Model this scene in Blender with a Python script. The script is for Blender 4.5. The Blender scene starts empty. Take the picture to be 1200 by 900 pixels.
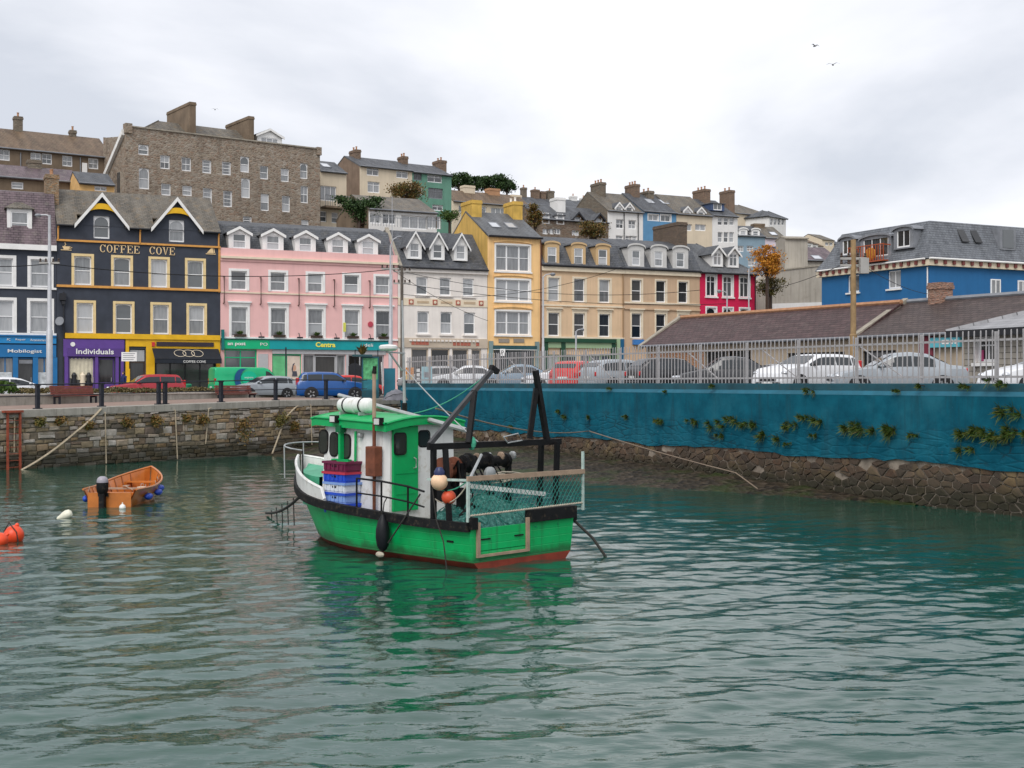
import bpy, math, random
import numpy as np
from mathutils import Vector, Matrix
random.seed(11)
rng = np.random.default_rng(5)
SC = bpy.context.scene
COL = SC.collection
# ------------------------------------------------------------------ camera, sky, sun, exposure
F, EYE, HY = 1500.0, 3.5, 449.0            # focal length in photo pixels, eye height over the water, horizon row
cam = bpy.data.objects.new('camera', bpy.data.cameras.new('camera'))
COL.objects.link(cam)
cam.location = (0, 0, EYE)
cam.rotation_euler = (math.pi / 2, 0, 0)
cam.data.sensor_width = 36
cam.data.lens = 36 * F / 1200
cam.data.shift_y = -1.0 / 1200
cam.data.clip_end = 3000
SC.camera = cam
SUN_EL, SUN_AZ = math.radians(48), math.radians(200)     # azimuth clockwise from +Y
W = bpy.data.worlds.new('World')
SC.world = W
W.use_nodes = True
nt = W.node_tree
nt.nodes.clear()
def wn(t, **k):
    n = nt.nodes.new(t)
    for a, b in k.items():
        setattr(n, a, b)
    return n
out = wn('ShaderNodeOutputWorld'); bg = wn('ShaderNodeBackground')
bg.inputs['Strength'].default_value = 0.1
sky = wn('ShaderNodeTexSky', sky_type='NISHITA', sun_disc=False, sun_elevation=SUN_EL, sun_rotation=SUN_AZ, dust_density=2.0)
tc = wn('ShaderNodeTexCoord'); sep = wn('ShaderNodeSeparateXYZ')
nt.links.new(tc.outputs['Generated'], sep.inputs[0])
zz = wn('ShaderNodeMath', operation='MAXIMUM'); nt.links.new(sep.outputs['Z'], zz.inputs[0]); zz.inputs[1].default_value = 0.0
za = wn('ShaderNodeMath', operation='ADD'); nt.links.new(zz.outputs[0], za.inputs[0]); za.inputs[1].default_value = 0.16
dv = wn('ShaderNodeVectorMath', operation='DIVIDE'); cmb = wn('ShaderNodeCombineXYZ')
for i in range(3):
    nt.links.new(za.outputs[0], cmb.inputs[i])
nt.links.new(tc.outputs['Generated'], dv.inputs[0]); nt.links.new(cmb.outputs[0], dv.inputs[1])
mp = wn('ShaderNodeMapping'); mp.inputs['Location'].default_value = (3.1, 1.7, 0); mp.inputs['Scale'].default_value = (0.75, 0.55, 0.0)
nt.links.new(dv.outputs[0], mp.inputs[0])
n1 = wn('ShaderNodeTexNoise'); n1.inputs['Scale'].default_value = 1.1; n1.inputs['Detail'].default_value = 7; n1.inputs['Roughness'].default_value = 0.52
n1.inputs['Distortion'].default_value = 0.25
nt.links.new(mp.outputs[0], n1.inputs['Vector'])
cr = wn('ShaderNodeValToRGB')
e = cr.color_ramp.elements
e[0].position = 0.36; e[0].color = (4.9, 5.15, 5.7, 1)
e[1].position = 0.7; e[1].color = (8.6, 8.6, 8.75, 1)
m = cr.color_ramp.elements.new(0.5); m.color = (6.7, 6.8, 7.2, 1)
nt.links.new(n1.outputs['Fac'], cr.inputs[0])
mx = wn('ShaderNodeMix', data_type='RGBA'); mx.inputs[0].default_value = 0.94
nt.links.new(sky.outputs[0], mx.inputs[6]); nt.links.new(cr.outputs[0], mx.inputs[7])
nt.links.new(mx.outputs[2], bg.inputs['Color']); nt.links.new(bg.outputs[0], out.inputs[0])
sl = bpy.data.lights.new('sun', 'SUN'); sl.energy = 1.5; sl.angle = math.radians(35); sl.color = (1, 0.965, 0.92)
so = bpy.data.objects.new('sun', sl); COL.objects.link(so)
sd = Vector((math.sin(SUN_AZ) * math.cos(SUN_EL), math.cos(SUN_AZ) * math.cos(SUN_EL), math.sin(SUN_EL)))
so.rotation_euler = (-sd).to_track_quat('-Z', 'Y').to_euler()
so.location = sd * 60
SC.view_settings.view_transform = 'Standard'
SC.view_settings.look = 'None'
SC.view_settings.exposure = 0.54
SC.view_settings.gamma = 1
SC.render.engine = 'CYCLES'
SC.cycles.use_denoising = True
SC.cycles.max_bounces = 6
SC.cycles.diffuse_bounces = 3
SC.cycles.glossy_bounces = 4
# ------------------------------------------------------------------ places: a photo pixel + a distance or height -> a point of the world
def U(px, py, D):
    return Vector(((px - 600) * D / F, D, EYE + (HY - py) * D / F))
def G(px, py, z):
    D = F * (EYE - z) / (py - HY)
    return U(px, py, D)
def on_line(px, A, d):
    """distance t along the plan line A + t d where the photo column px meets it"""
    r = (px - 600) / F
    return (r * A[1] - A[0]) / (d[0] - r * d[1])
# ------------------------------------------------------------------ materials
MATS = {}
def nodes(name):
    m = bpy.data.materials.new(name); m.use_nodes = True
    t = m.node_tree; b = t.nodes['Principled BSDF']
    def N(ty, **k):
        n = t.nodes.new(ty)
        for a, v in k.items():
            setattr(n, a, v)
        return n
    return m, t, b, N
def L(t, a, b):
    t.links.new(a, b)
def mixc(t, N, fac, a, b, mode='MIX'):
    n = N('ShaderNodeMix', data_type='RGBA', blend_type=mode)
    for s, v in ((0, fac), (6, a), (7, b)):
        if isinstance(v, (int, float)):
            n.inputs[s].default_value = v
        elif isinstance(v, tuple):
            n.inputs[s].default_value = (*v[:3], 1)
        else:
            t.links.new(v, n.inputs[s])
    return n.outputs[2]
def ramp(t, N, src, pts):
    r = N('ShaderNodeValToRGB'); t.links.new(src, r.inputs[0])
    el = r.color_ramp.elements
    while len(el) < len(pts):
        el.new(0.5)
    for e_, (p, c) in zip(el, pts):
        e_.position = p
        e_.color = (c, c, c, 1) if isinstance(c, (int, float)) else (*c[:3], 1)
    return r.outputs[0]
def noise(t, N, scale, vec=None, detail=4, rough=.55, out='Fac'):
    n = N('ShaderNodeTexNoise'); n.inputs['Scale'].default_value = scale; n.inputs['Detail'].default_value = detail
    n.inputs['Roughness'].default_value = rough
    if vec is not None:
        t.links.new(vec, n.inputs['Vector'])
    return n.outputs[out]
def mapped(t, N, src='Object', scale=(1, 1, 1), loc=(0, 0, 0)):
    c = N('ShaderNodeTexCoord'); mp_ = N('ShaderNodeMapping')
    mp_.inputs['Scale'].default_value = scale; mp_.inputs['Location'].default_value = loc
    t.links.new(c.outputs[src], mp_.inputs[0])
    return mp_.outputs[0]
def bump(t, N, b, h, strength=.3, dist=.02):
    n = N('ShaderNodeBump'); n.inputs['Strength'].default_value = strength; n.inputs['Distance'].default_value = dist
    t.links.new(h, n.inputs['Height']); t.links.new(n.outputs[0], b.inputs['Normal'])
def mat(name, col, rough=.6, var=.14, sc=1.5, bmp=.0, bsc=25., streak=.0, metal=0., spec=.4, coat=0., dirt=None, dirt_amt=.0, rand=0.):
    """painted / plastered / metal surface: colour with patchy wear, rain streaks, grime"""
    if name in MATS:
        return MATS[name]
    m, t, b, N = nodes(name)
    v = mapped(t, N)
    c = mixc(t, N, ramp(t, N, noise(t, N, sc, v, 6), [(.3, 0.), (.7, 1.)]), tuple(x * (1 - var) for x in col), tuple(min(1, x * (1 + var)) for x in col))
    if streak:
        vs = mapped(t, N, scale=(2.2, 2.2, .14))
        c = mixc(t, N, ramp(t, N, noise(t, N, 1.6, vs, 5, .65), [(.48, 0.), (.72, streak)]), c, tuple(x * .45 for x in col))
    if dirt_amt:
        c = mixc(t, N, ramp(t, N, noise(t, N, sc * 2.7, v, 8, .7), [(.55, 0.), (.7, dirt_amt)]), c, dirt or (.12, .1, .07))
    if rand:
        oi = N('ShaderNodeObjectInfo'); hs = N('ShaderNodeHueSaturation')
        mr = N('ShaderNodeMapRange'); t.links.new(oi.outputs['Random'], mr.inputs[0]); mr.inputs[3].default_value = 1 - rand; mr.inputs[4].default_value = 1 + rand
        t.links.new(mr.outputs[0], hs.inputs['Value']); t.links.new(c, hs.inputs['Color']); c = hs.outputs[0]
    t.links.new(c, b.inputs['Base Color'])
    b.inputs['Roughness'].default_value = rough; b.inputs['Metallic'].default_value = metal
    b.inputs['Specular IOR Level'].default_value = spec; b.inputs['Coat Weight'].default_value = coat; b.inputs['Coat Roughness'].default_value = .08
    if bmp:
        bump(t, N, b, noise(t, N, bsc, v, 6, .6), bmp, .015)
    MATS[name] = m
    return m
def slate(name, c1, c2, lichen=(.2, .15, .07), lich=.5, w=.32, h=.2, stain=.5):
    if name in MATS:
        return MATS[name]
    m, t, b, N = nodes(name)
    uv = mapped(t, N, 'UV')
    br = N('ShaderNodeTexBrick'); t.links.new(uv, br.inputs['Vector'])
    br.inputs['Color1'].default_value = (*c1, 1); br.inputs['Color2'].default_value = (*c2, 1); br.inputs['Mortar'].default_value = (*[x * .35 for x in c1], 1)
    br.inputs['Scale'].default_value = 1; br.inputs['Brick Width'].default_value = w; br.inputs['Row Height'].default_value = h
    br.inputs['Mortar Size'].default_value = .014; br.inputs['Mortar Smooth'].default_value = .3; br.inputs['Bias'].default_value = 0
    c = br.outputs[0]
    us = mapped(t, N, 'UV', scale=(1.3, .3, 1))
    c = mixc(t, N, ramp(t, N, noise(t, N, 1.1, us, 7, .65), [(.38, 0.), (.7, stain)]), c, tuple(min(1, x * 1.9) for x in c2))
    c = mixc(t, N, ramp(t, N, noise(t, N, 1.7, uv, 9, .7), [(.52, 0.), (.72, lich)]), c, lichen)
    t.links.new(c, b.inputs['Base Color'])
    b.inputs['Roughness'].default_value = .62
    b.inputs['Specular IOR Level'].default_value = .35
    sx = N('ShaderNodeSeparateXYZ'); t.links.new(uv, sx.inputs[0])
    fr = N('ShaderNodeMath', operation='FRACT'); dvd = N('ShaderNodeMath', operation='DIVIDE'); t.links.new(sx.outputs[1], dvd.inputs[0]); dvd.inputs[1].default_value = h
    t.links.new(dvd.outputs[0], fr.inputs[0])
    ad = N('ShaderNodeMath', operation='SUBTRACT'); mu = N('ShaderNodeMath', operation='MULTIPLY'); t.links.new(br.outputs['Fac'], mu.inputs[0]); mu.inputs[1].default_value = .8
    inv = N('ShaderNodeMath', operation='SUBTRACT'); inv.inputs[0].default_value = 1; t.links.new(fr.outputs[0], inv.inputs[1])
    t.links.new(inv.outputs[0], ad.inputs[0]); t.links.new(mu.outputs[0], ad.inputs[1])
    bump(t, N, b, ad.outputs[0], .8, .03)
    MATS[name] = m
    return m
def rubble(name, cols, sx=2.2, sy=4.0, mortar=(.3, .26, .2), brick=0.):
    """coursed rubble or brick too far off to model stone by stone"""
    if name in MATS:
        return MATS[name]
    m, t, b, N = nodes(name)
    uv = mapped(t, N, 'UV', scale=(sx, sy, 1))
    nv = noise(t, N, 3, uv, 3, .5, 'Color')
    av = mixc(t, N, .08, uv, nv)
    vo = N('ShaderNodeTexVoronoi'); vo.inputs['Scale'].default_value = 1; t.links.new(av, vo.inputs['Vector'])
    ve = N('ShaderNodeTexVoronoi', feature='DISTANCE_TO_EDGE'); ve.inputs['Scale'].default_value = 1; t.links.new(av, ve.inputs['Vector'])
    sp = N('ShaderNodeSeparateColor'); t.links.new(vo.outputs['Color'], sp.inputs[0])
    c = ramp(t, N, sp.outputs[0], [(i / (len(cols) - 1) * .9 + .05, k) for i, k in enumerate(cols)])
    c = mixc(t, N, ramp(t, N, noise(t, N, .35, uv, 6, .6), [(.4, 0.), (.65, .55)]), c, (.2, .14, .1))
    ed = ramp(t, N, ve.outputs['Distance'], [(.0, 1.), (.09, 0.)])
    c = mixc(t, N, ed, c, mortar)
    us = mapped(t, N, 'UV', scale=(.6, .12, 1))
    c = mixc(t, N, ramp(t, N, noise(t, N, 1.3, us, 6, .7), [(.5, 0.), (.75, .55)]), c, (.08, .065, .05))
    t.links.new(c, b.inputs['Base Color']); b.inputs['Roughness'].default_value = .9
    b.inputs['Specular IOR Level'].default_value = .2
    bump(t, N, b, ramp(t, N, ve.outputs['Distance'], [(.0, 0.), (.25, 1.)]), .7, .04)
    MATS[name] = m
    return m
def glass(name, lo, hi, rough=.06, spec=.9):
    """window pane: dark room or pale blind behind, per pane, with the sky mirrored in it"""
    if name in MATS:
        return MATS[name]
    m, t, b, N = nodes(name)
    oi = N('ShaderNodeObjectInfo')
    v = mapped(t, N, scale=(5, 1, .7))
    av = N('ShaderNodeVectorMath', operation='ADD'); t.links.new(v, av.inputs[0])
    cm = N('ShaderNodeCombineXYZ'); ml = N('ShaderNodeMath', operation='MULTIPLY'); ml.inputs[1].default_value = 37; t.links.new(oi.outputs['Random'], ml.inputs[0])
    t.links.new(ml.outputs[0], cm.inputs[0]); t.links.new(ml.outputs[0], cm.inputs[2]); t.links.new(cm.outputs[0], av.inputs[1])
    n = noise(t, N, 1.1, av.outputs[0], 3)
    nm_ = N('ShaderNodeMath', operation='MULTIPLY_ADD'); t.links.new(n, nm_.inputs[0]); nm_.inputs[1].default_value = .5; nm_.inputs[2].default_value = .25
    f = N('ShaderNodeMath', operation='ADD'); t.links.new(nm_.outputs[0], f.inputs[0])
    mr = N('ShaderNodeMapRange'); t.links.new(oi.outputs['Random'], mr.inputs[0]); mr.inputs[3].default_value = -.45; mr.inputs[4].default_value = .45
    t.links.new(mr.outputs[0], f.inputs[1])
    c = mixc(t, N, ramp(t, N, f.outputs[0], [(.2, 0.), (.8, 1.)]), lo, hi)
    t.links.new(c, b.inputs['Base Color'])
    b.inputs['Roughness'].default_value = rough; b.inputs['Specular IOR Level'].default_value = spec; b.inputs['IOR'].default_value = 1.6
    MATS[name] = m
    return m
def leafmat(name, cols, rough=.55):
    if name in MATS:
        return MATS[name]
    m, t, b, N = nodes(name)
    g = N('ShaderNodeNewGeometry')
    c = ramp(t, N, g.outputs['Random Per Island'], [(i / max(1, len(cols) - 1), k) for i, k in enumerate(cols)])
    t.links.new(c, b.inputs['Base Color']); b.inputs['Roughness'].default_value = rough
    b.inputs['Specular IOR Level'].default_value = .25
    MATS[name] = m
    return m
# ------------------------------------------------------------------ mesh building
class MB:
    def __init__(s):
        s.v = []; s.f = []
    def add(s, vs, fs):
        n = len(s.v); s.v += [tuple(p) for p in vs]; s.f += [tuple(i + n for i in f) for f in fs]
        return s
    def box(s, x0, x1, y0, y1, z0, z1):
        return s.add([(x0, y0, z0), (x1, y0, z0), (x1, y1, z0), (x0, y1, z0), (x0, y0, z1), (x1, y0, z1), (x1, y1, z1), (x0, y1, z1)],
                     [(0, 3, 2, 1), (4, 5, 6, 7), (0, 1, 5, 4), (1, 2, 6, 5), (2, 3, 7, 6), (3, 0, 4, 7)])
    def bar(s, p, q, w, h=None, up=(0, 0, 1)):
        p, q = Vector(p), Vector(q); d = (q - p).normalized(); h = h or w
        a = d.cross(Vector(up))
        if a.length < 1e-4:
            a = d.cross(Vector((1, 0, 0)))
        a.normalize(); b = a.cross(d).normalized(); a = a * w / 2; b = b * h / 2
        vs = [p - a - b, p + a - b, p + a + b, p - a + b, q - a - b, q + a - b, q + a + b, q - a + b]
        return s.add(vs, [(0, 1, 2, 3), (7, 6, 5, 4), (1, 0, 4, 5), (2, 1, 5, 6), (3, 2, 6, 7), (0, 3, 7, 4)])
    def tube(s, pts, r, n=8, caps=True):
        pts = [Vector(p) for p in pts]; k = len(pts)
        rs = r if isinstance(r, (list, tuple)) else [r] * k
        base = len(s.v); ref = None
        for i, p in enumerate(pts):
            d = (pts[min(i + 1, k - 1)] - pts[max(i - 1, 0)]).normalized()
            if ref is None:
                ref = Vector((0, 0, 1)) if abs(d.z) < .9 else Vector((1, 0, 0))
            a = d.cross(ref)
            if a.length < 1e-4:
                a = d.cross(Vector((0, 1, 0)))
            a.normalize(); b = a.cross(d).normalized()
            for j in range(n):
                t_ = 2 * math.pi * j / n
                s.v.append(tuple(p + (a * math.cos(t_) + b * math.sin(t_)) * rs[i]))
        for i in range(k - 1):
            for j in range(n):
                j2 = (j + 1) % n
                s.f.append((base + i * n + j, base + i * n + j2, base + (i + 1) * n + j2, base + (i + 1) * n + j))
        if caps:
            s.f.append(tuple(base + j for j in range(n))[::-1]); s.f.append(tuple(base + (k - 1) * n + j for j in range(n)))
        return s
    def lathe(s, prof, c=(0, 0, 0), ax=(0, 0, 1), n=16):
        """prof: (radius, distance along ax) pairs"""
        c = Vector(c); ax = Vector(ax).normalized()
        return s.tube([c + ax * h for _, h in _mono(prof)], [max(1e-4, r) for r, _ in prof], n, True)
    def poly(s, pts, ex):
        """flat outline pushed along ex"""
        n = len(pts); ex = Vector(ex); P = [Vector(p) for p in pts]
        return s.add(P + [p + ex for p in P], [tuple(range(n))[::-1], tuple(range(n, 2 * n))] + [(i, (i + 1) % n, n + (i + 1) % n, n + i) for i in range(n)])
    def ball(s, c, rx, ry=None, rz=None, n=16, m=10, tilt=None):
        ry = ry or rx; rz = rz or rx; c = Vector(c); base = len(s.v)
        R = tilt or Matrix.Identity(3)
        for i in range(1, m):
            a = math.pi * i / m
            for j in range(n):
                b = 2 * math.pi * j / n
                s.v.append(tuple(c + R @ Vector((rx * math.sin(a) * math.cos(b), ry * math.sin(a) * math.sin(b), rz * math.cos(a)))))
        s.v.append(tuple(c + R @ Vector((0, 0, rz)))); s.v.append(tuple(c + R @ Vector((0, 0, -rz))))
        T, B = base + (m - 1) * n, base + (m - 1) * n + 1
        for i in range(m - 2):
            for j in range(n):
                j2 = (j + 1) % n
                s.f.append((base + i * n + j, base + (i + 1) * n + j, base + (i + 1) * n + j2, base + i * n + j2))
        for j in range(n):
            j2 = (j + 1) % n
            s.f.append((T, base + j, base + j2)); s.f.append((B, base + (m - 2) * n + j2, base + (m - 2) * n + j))
        return s
    def grid(s, P):
        """P[i][j] points"""
        b = len(s.v); r, c = len(P), len(P[0])
        for row in P:
            s.v += [tuple(p) for p in row]
        for i in range(r - 1):
            for j in range(c - 1):
                s.f.append((b + i * c + j, b + i * c + j + 1, b + (i + 1) * c + j + 1, b + (i + 1) * c + j))
        return s
    def mesh(s, name, m=None, smooth=False, uv=False):
        me = bpy.data.meshes.new(name)
        me.from_pydata(s.v, [], s.f)
        if m:
            me.materials.append(m)
        if smooth:
            me.polygons.foreach_set('use_smooth', [True] * len(me.polygons))
            if smooth != 'all':
                me.set_sharp_from_angle(angle=math.radians(40))
        if uv:
            lay = me.uv_layers.new(name='UVMap'); Z = Vector((0, 0, 1))
            for p in me.polygons:
                n = p.normal; t_ = Z.cross(n)
                if t_.length < 1e-3:
                    t_ = Vector((1, 0, 0))
                t_.normalize(); b_ = n.cross(t_)
                for li in p.loop_indices:
                    co = me.vertices[me.loops[li].vertex_index].co
                    lay.data[li].uv = (co.dot(t_), co.dot(b_))
        me.update()
        return me
    def build(s, name, m, parent=None, smooth=False, uv=False, loc=None, bevel=0):
        o = link(name, s.mesh(name, m, smooth, uv), parent, loc)
        if bevel:
            b = o.modifiers.new('bevel', 'BEVEL'); b.width = bevel; b.segments = 2; b.limit_method = 'ANGLE'
        return o
def _mono(prof):
    return [(r, h + i * 1e-5) for i, (r, h) in enumerate(prof)]
def link(name, me, parent=None, loc=None, rz=None, scale=None):
    o = bpy.data.objects.new(name, me); COL.objects.link(o)
    if parent:
        o.parent = parent
    if loc is not None:
        o.location = loc
    if rz is not None:
        o.rotation_euler = (0, 0, rz)
    if scale is not None:
        o.scale = scale
    return o
def tag(o, label, cat, group=None):
    o['label'] = label; o['category'] = cat
    if group:
        o['group'] = group
    return o
def thing(name, label, cat, loc=(0, 0, 0), rz=0, group=None):
    return tag(link(name, None, None, loc, rz), label, cat, group)
def struct(o, kind='structure'):
    o['kind'] = kind
    return o
def dup(o, parent=None):
    c = o.copy(); COL.objects.link(c); c.parent = parent
    for ch in list(o.children):
        dup(ch, c)
    return c
def lettering(parent, s, w, h, c, m, name='lettering', ex=.015, facing=(1, 0, 0), bold=0.0, shear=0.):
    """raised lettering fitted to w x h metres, centred at c, reading along `facing`, standing upright"""
    cu = bpy.data.curves.new('t', 'FONT'); cu.body = s; cu.extrude = .5; cu.offset = bold; cu.shear = shear; cu.resolution_u = 3
    o = bpy.data.objects.new('t', cu); COL.objects.link(o)
    dg = bpy.context.evaluated_depsgraph_get()
    me = bpy.data.meshes.new_from_object(o.evaluated_get(dg))
    bpy.data.objects.remove(o); bpy.data.curves.remove(cu)
    co = np.array([v.co[:] for v in me.vertices])
    lo, hi = co.min(0), co.max(0)
    X = Vector(facing).normalized(); Y = Vector((0, 0, 1)); Zn = X.cross(Y)
    sx, sy = w / max(1e-6, hi[0] - lo[0]), h / max(1e-6, hi[1] - lo[1])
    for v in me.vertices:
        p = v.co
        q = Vector(c) + X * ((p.x - (lo[0] + hi[0]) / 2) * sx) + Y * ((p.y - (lo[1] + hi[1]) / 2) * sy) + Zn * (p.z * 2 * ex)
        v.co = q
    me.name = name; me.materials.clear(); me.materials.append(m)
    return link(name, me, parent)
# ================================================================== the setting: water, land, hillside, promenade
def unit(v):
    v = Vector(v); return v.normalized()
QA = G(0, 551, 0).to_2d(); QB = G(330, 531.5, 0).to_2d(); QD = (QB - QA).normalized()
WA = G(1200, 607, 0).to_2d(); WB = G(680, 542, .2).to_2d(); WD = (WA - WB).normalized()      # corner -> near
_den = QD.x * WD.y - QD.y * WD.x
_t = ((WB.x - QA.x) * WD.y - (WB.y - QA.y) * WD.x) / _den
CN = QA + QD * _t                                                  # where quay and blue wall meet
QN, WN = Vector((-QD.y, QD.x)), Vector((-WD.y, WD.x))              # landward normals
FA = Vector(((66 - 600) * 90 / F, 90.0)); FDIR = Vector((3200, F)).normalized()      # line of the terrace facades
FN = Vector((-FDIR.y, FDIR.x))
STREET_Z = 2.6
def v3(p, z):
    return Vector((p[0], p[1], z))
# --- water: real waves, tessellated finer close to the viewer
def wave_height(X, Y):
    r = np.random.default_rng(3)
    Z = np.zeros_like(X)
    for i in range(110):
        lam = math.exp(r.uniform(math.log(.17), math.log(2.2)))
        th = math.radians(100) + r.normal(0, .5)
        k = 2 * math.pi / lam
        slope = .0175 * (1.0 if lam < 1.0 else .8)
        ph = r.uniform(0, 2 * math.pi)
        env = .55 + .45 * np.sin(X * r.uniform(-.25, .25) + Y * r.uniform(-.25, .25) + r.uniform(0, 6.3))
        Z += slope / k * env * np.sin(k * (X * math.cos(th) + Y * math.sin(th)) + ph)
    dq = np.abs((X - QA.x) * QN.x + (Y - QA.y) * QN.y); dw = np.abs((X - CN.x) * WN.x + (Y - CN.y) * WN.y)      # sheltered under the walls
    d_ = np.clip((np.minimum(dq, dw) - 1) / 11.0, 0, 1)
    return Z * (.3 + .7 * d_ * d_ * (3 - 2 * d_))
def make_water():
    ys = [8.0]
    while ys[-1] < 74:
        ys.append(ys[-1] + max(.036, ys[-1] * .0036))
    ys = np.array(ys); nc = 480
    q = np.linspace(-1, 1, nc)
    X = q[None, :] * (ys[:, None] * .46 + 3.0); Y = np.repeat(ys[:, None], nc, 1)
    Z = wave_height(X, Y)
    fade = np.minimum(1, np.minimum((1 - np.abs(q))[None, :] * 18, np.minimum(np.arange(len(ys)), np.arange(len(ys))[::-1])[:, None] / 12.0))
    Z *= fade
    V = np.stack([X, Y, Z], -1).reshape(-1, 3)
    r, c = X.shape
    idx = np.arange(r * c).reshape(r, c)
    Q = np.stack([idx[:-1, :-1], idx[:-1, 1:], idx[1:, 1:], idx[1:, :-1]], -1).reshape(-1, 4)
    n0 = len(V)
    L0, R0, L1, R1 = idx[0, 0], idx[0, -1], idx[-1, 0], idx[-1, -1]
    ex = np.array([(-160, -60, 0), (160, -60, 0), (160, 74.2, 0), (-160, 74.2, 0)], float)
    V = np.vstack([V, ex])
    me = bpy.data.meshes.new('water')
    faces = [tuple(x) for x in Q] + [(n0, n0 + 1, int(R0), int(L0)), (n0 + 1, n0 + 2, int(R1), int(R0)), (n0 + 3, n0, int(L0), int(L1))]
    me.from_pydata(V.tolist(), [], faces)
    me.polygons.foreach_set('use_smooth', [True] * len(me.polygons))
    m, t, b, N = nodes('harbour_water')
    v = mapped(t, N, scale=(1.0, 2.6, 1))
    a = noise(t, N, 3.4, v, 3, .55)
    v2 = mapped(t, N, scale=(1.0, 1.9, 1), loc=(3, 8, 0))
    b2 = noise(t, N, 11.0, v2, 2, .5)
    s_ = N('ShaderNodeMath', operation='MULTIPLY_ADD'); t.links.new(b2, s_.inputs[0]); s_.inputs[1].default_value = .22; t.links.new(a, s_.inputs[2])
    bump(t, N, b, s_.outputs[0], .2, .03)
    pat = noise(t, N, .16, mapped(t, N), 4)
    c = mixc(t, N, ramp(t, N, pat, [(.35, 0.), (.65, 1.)]), (.003, .046, .03), (.007, .063, .043))
    t.links.new(c, b.inputs['Base Color'])
    b.inputs['Roughness'].default_value = .02; b.inputs['IOR'].default_value = 1.48; b.inputs['Specular IOR Level'].default_value = .55
    me.materials.append(m)
    return struct(link('water', me))
make_water()
# --- land sheets
M_ground = mat('ground_earth', (.11, .1, .07), .95, .3, .6, .3, 6)
M_tarmac = mat('tarmac', (.06, .06, .062), .9, .25, 1.2, .25, 60)
M_paving = mat('paving', (.23, .16, .13), .85, .18, 1.4, .2, 30, dirt_amt=.5, dirt=(.1, .085, .07))
M_conc = mat('concrete', (.33, .31, .27), .88, .2, 1.6, .3, 22, streak=.6, dirt_amt=.5)
Q0 = QA - QD * 60; W0 = CN + WD * 78
g = MB()
far = 900
g.add([v3(Q0 + QN * .35, 2.3), v3(CN + QN * .35, 2.3), (CN.x, far, 2.3), (-far, far, 2.3), (-far, Q0.y + 20, 2.3)], [(0, 1, 2, 3, 4)])
g.add([v3(CN + QN * .35, 2.3), v3(CN + WN * .35, 2.3), v3(W0 + WN * .35, 2.3), (far, W0.y, 2.3), (far, far, 2.3), (CN.x, far, 2.3)], [(0, 1, 2, 3, 4, 5)])
struct(g.build('ground', M_ground))
# hillside behind the terrace
def hill_z(X, Y):
    s = (X - FA.x) * FN.x + (Y - FA.y) * FN.y
    t_ = (X - FA.x) * FDIR.x + (Y - FA.y) * FDIR.y
    k = np.interp(t_, [-80, 30, 55, 75, 110, 160], [0, 0, 6, 26, 40, 48])
    h = np.interp(s - k, [0, 11, 13, 20, 45, 80, 140, 260, 420, 700], [0, 0, 4.5, 9, 16, 22, 31, 44, 50, 46])
    cut = np.interp(t_, [40, 90, 200], [1, .9, .72])
    return 2.35 + h * cut
xs = np.linspace(-170, 260, 110); ys = np.linspace(84, 760, 120) ** 1.0
XX, YY = np.meshgrid(xs, ys); ZZ = hill_z(XX, YY) + rng.normal(0, .12, XX.shape)
ZZ -= 2.5 * (hill_z(XX, YY) < 2.36)
hg = MB().grid(np.stack([XX, YY, ZZ], -1).tolist())
m, t, b, N = nodes('hillside_scrub')
v = mapped(t, N)
c = ramp(t, N, noise(t, N, .16, v, 8, .7), [(.3, (.035, .05, .02)), (.5, (.075, .08, .035)), (.62, (.12, .085, .04)), (.75, (.05, .06, .025))])
t.links.new(c, b.inputs['Base Color']); b.inputs['Roughness'].default_value = .95
bump(t, N, b, noise(t, N, 1.3, v, 8, .7), 1, .6)
struct(hg.build('hillside', m, smooth='all'))
# promenade between the quay edge and the planter, street, pavement
PL = [U(-60, 478, 60.0).to_2d(), U(352, 466, 82.0).to_2d()]           # line of the planter
PD = (PL[1] - PL[0]).normalized(); PN = Vector((-PD.y, PD.x))
def quay_z(s):                                                         # the quay climbs a little towards the corner
    return 2.38 + max(-.1, min(.26, .0165 * s))
p = MB()
rows = []
for s in (-40, -10, 0, 8, 16, _t - 1.0):
    a = QA + QD * s
    rows.append([v3(a + QN * .1, quay_z(s)), v3(a + QN * 7, quay_z(s - 5) + .03), v3(a + QN * 14.5, quay_z(s - 11) + .02)])
p.grid(rows)
struct(p.build('promenade', M_paving))
st = MB()
a0, a1 = FA - FDIR * 60, FA + FDIR * 75
st.add([v3(PL[0] - PD * 40 + PN * .5, 2.53), v3(PL[1] + PD * 30 + PN * .5, 2.56), v3(a1 - FN * 3.2, 2.56), v3(a0 - FN * 3.2, 2.56)], [(0, 1, 2, 3)])
st.add([v3(PL[1] - PD * 1 - PN * 10, 2.535), v3(PL[1] + PD * 30 - PN * 12, 2.535), v3(PL[1] + PD * 30 + PN * .5, 2.555), v3(PL[1] - PD * 1 + PN * .5, 2.545)], [(0, 1, 2, 3)])
struct(st.build('road', M_tarmac))
pv = MB()
pv.poly([v3(a0 - FN * 3.2, 2.3), v3(a1 - FN * 3.2, 2.3), v3(a1 + FN * .5, 2.3), v3(a0 + FN * .5, 2.3)], (0, 0, .38))
struct(pv.build('pavement', M_conc))
# car park behind the blue wall
CP_Z = 3.08
cp = MB()
e0 = CN + WD * 1.2 + WN * .2
cp.poly([v3(e0, 2.2), v3(W0 + WN * .2, 2.2), v3(W0 + WN * 46, 2.2), v3(CN + WD * 16 + WN * 34, 2.2), v3(e0 + WN * 3.0 - WD * .5, 2.2)], (0, 0, CP_Z - 2.2))
struct(cp.build('car_park', M_tarmac))
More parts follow.
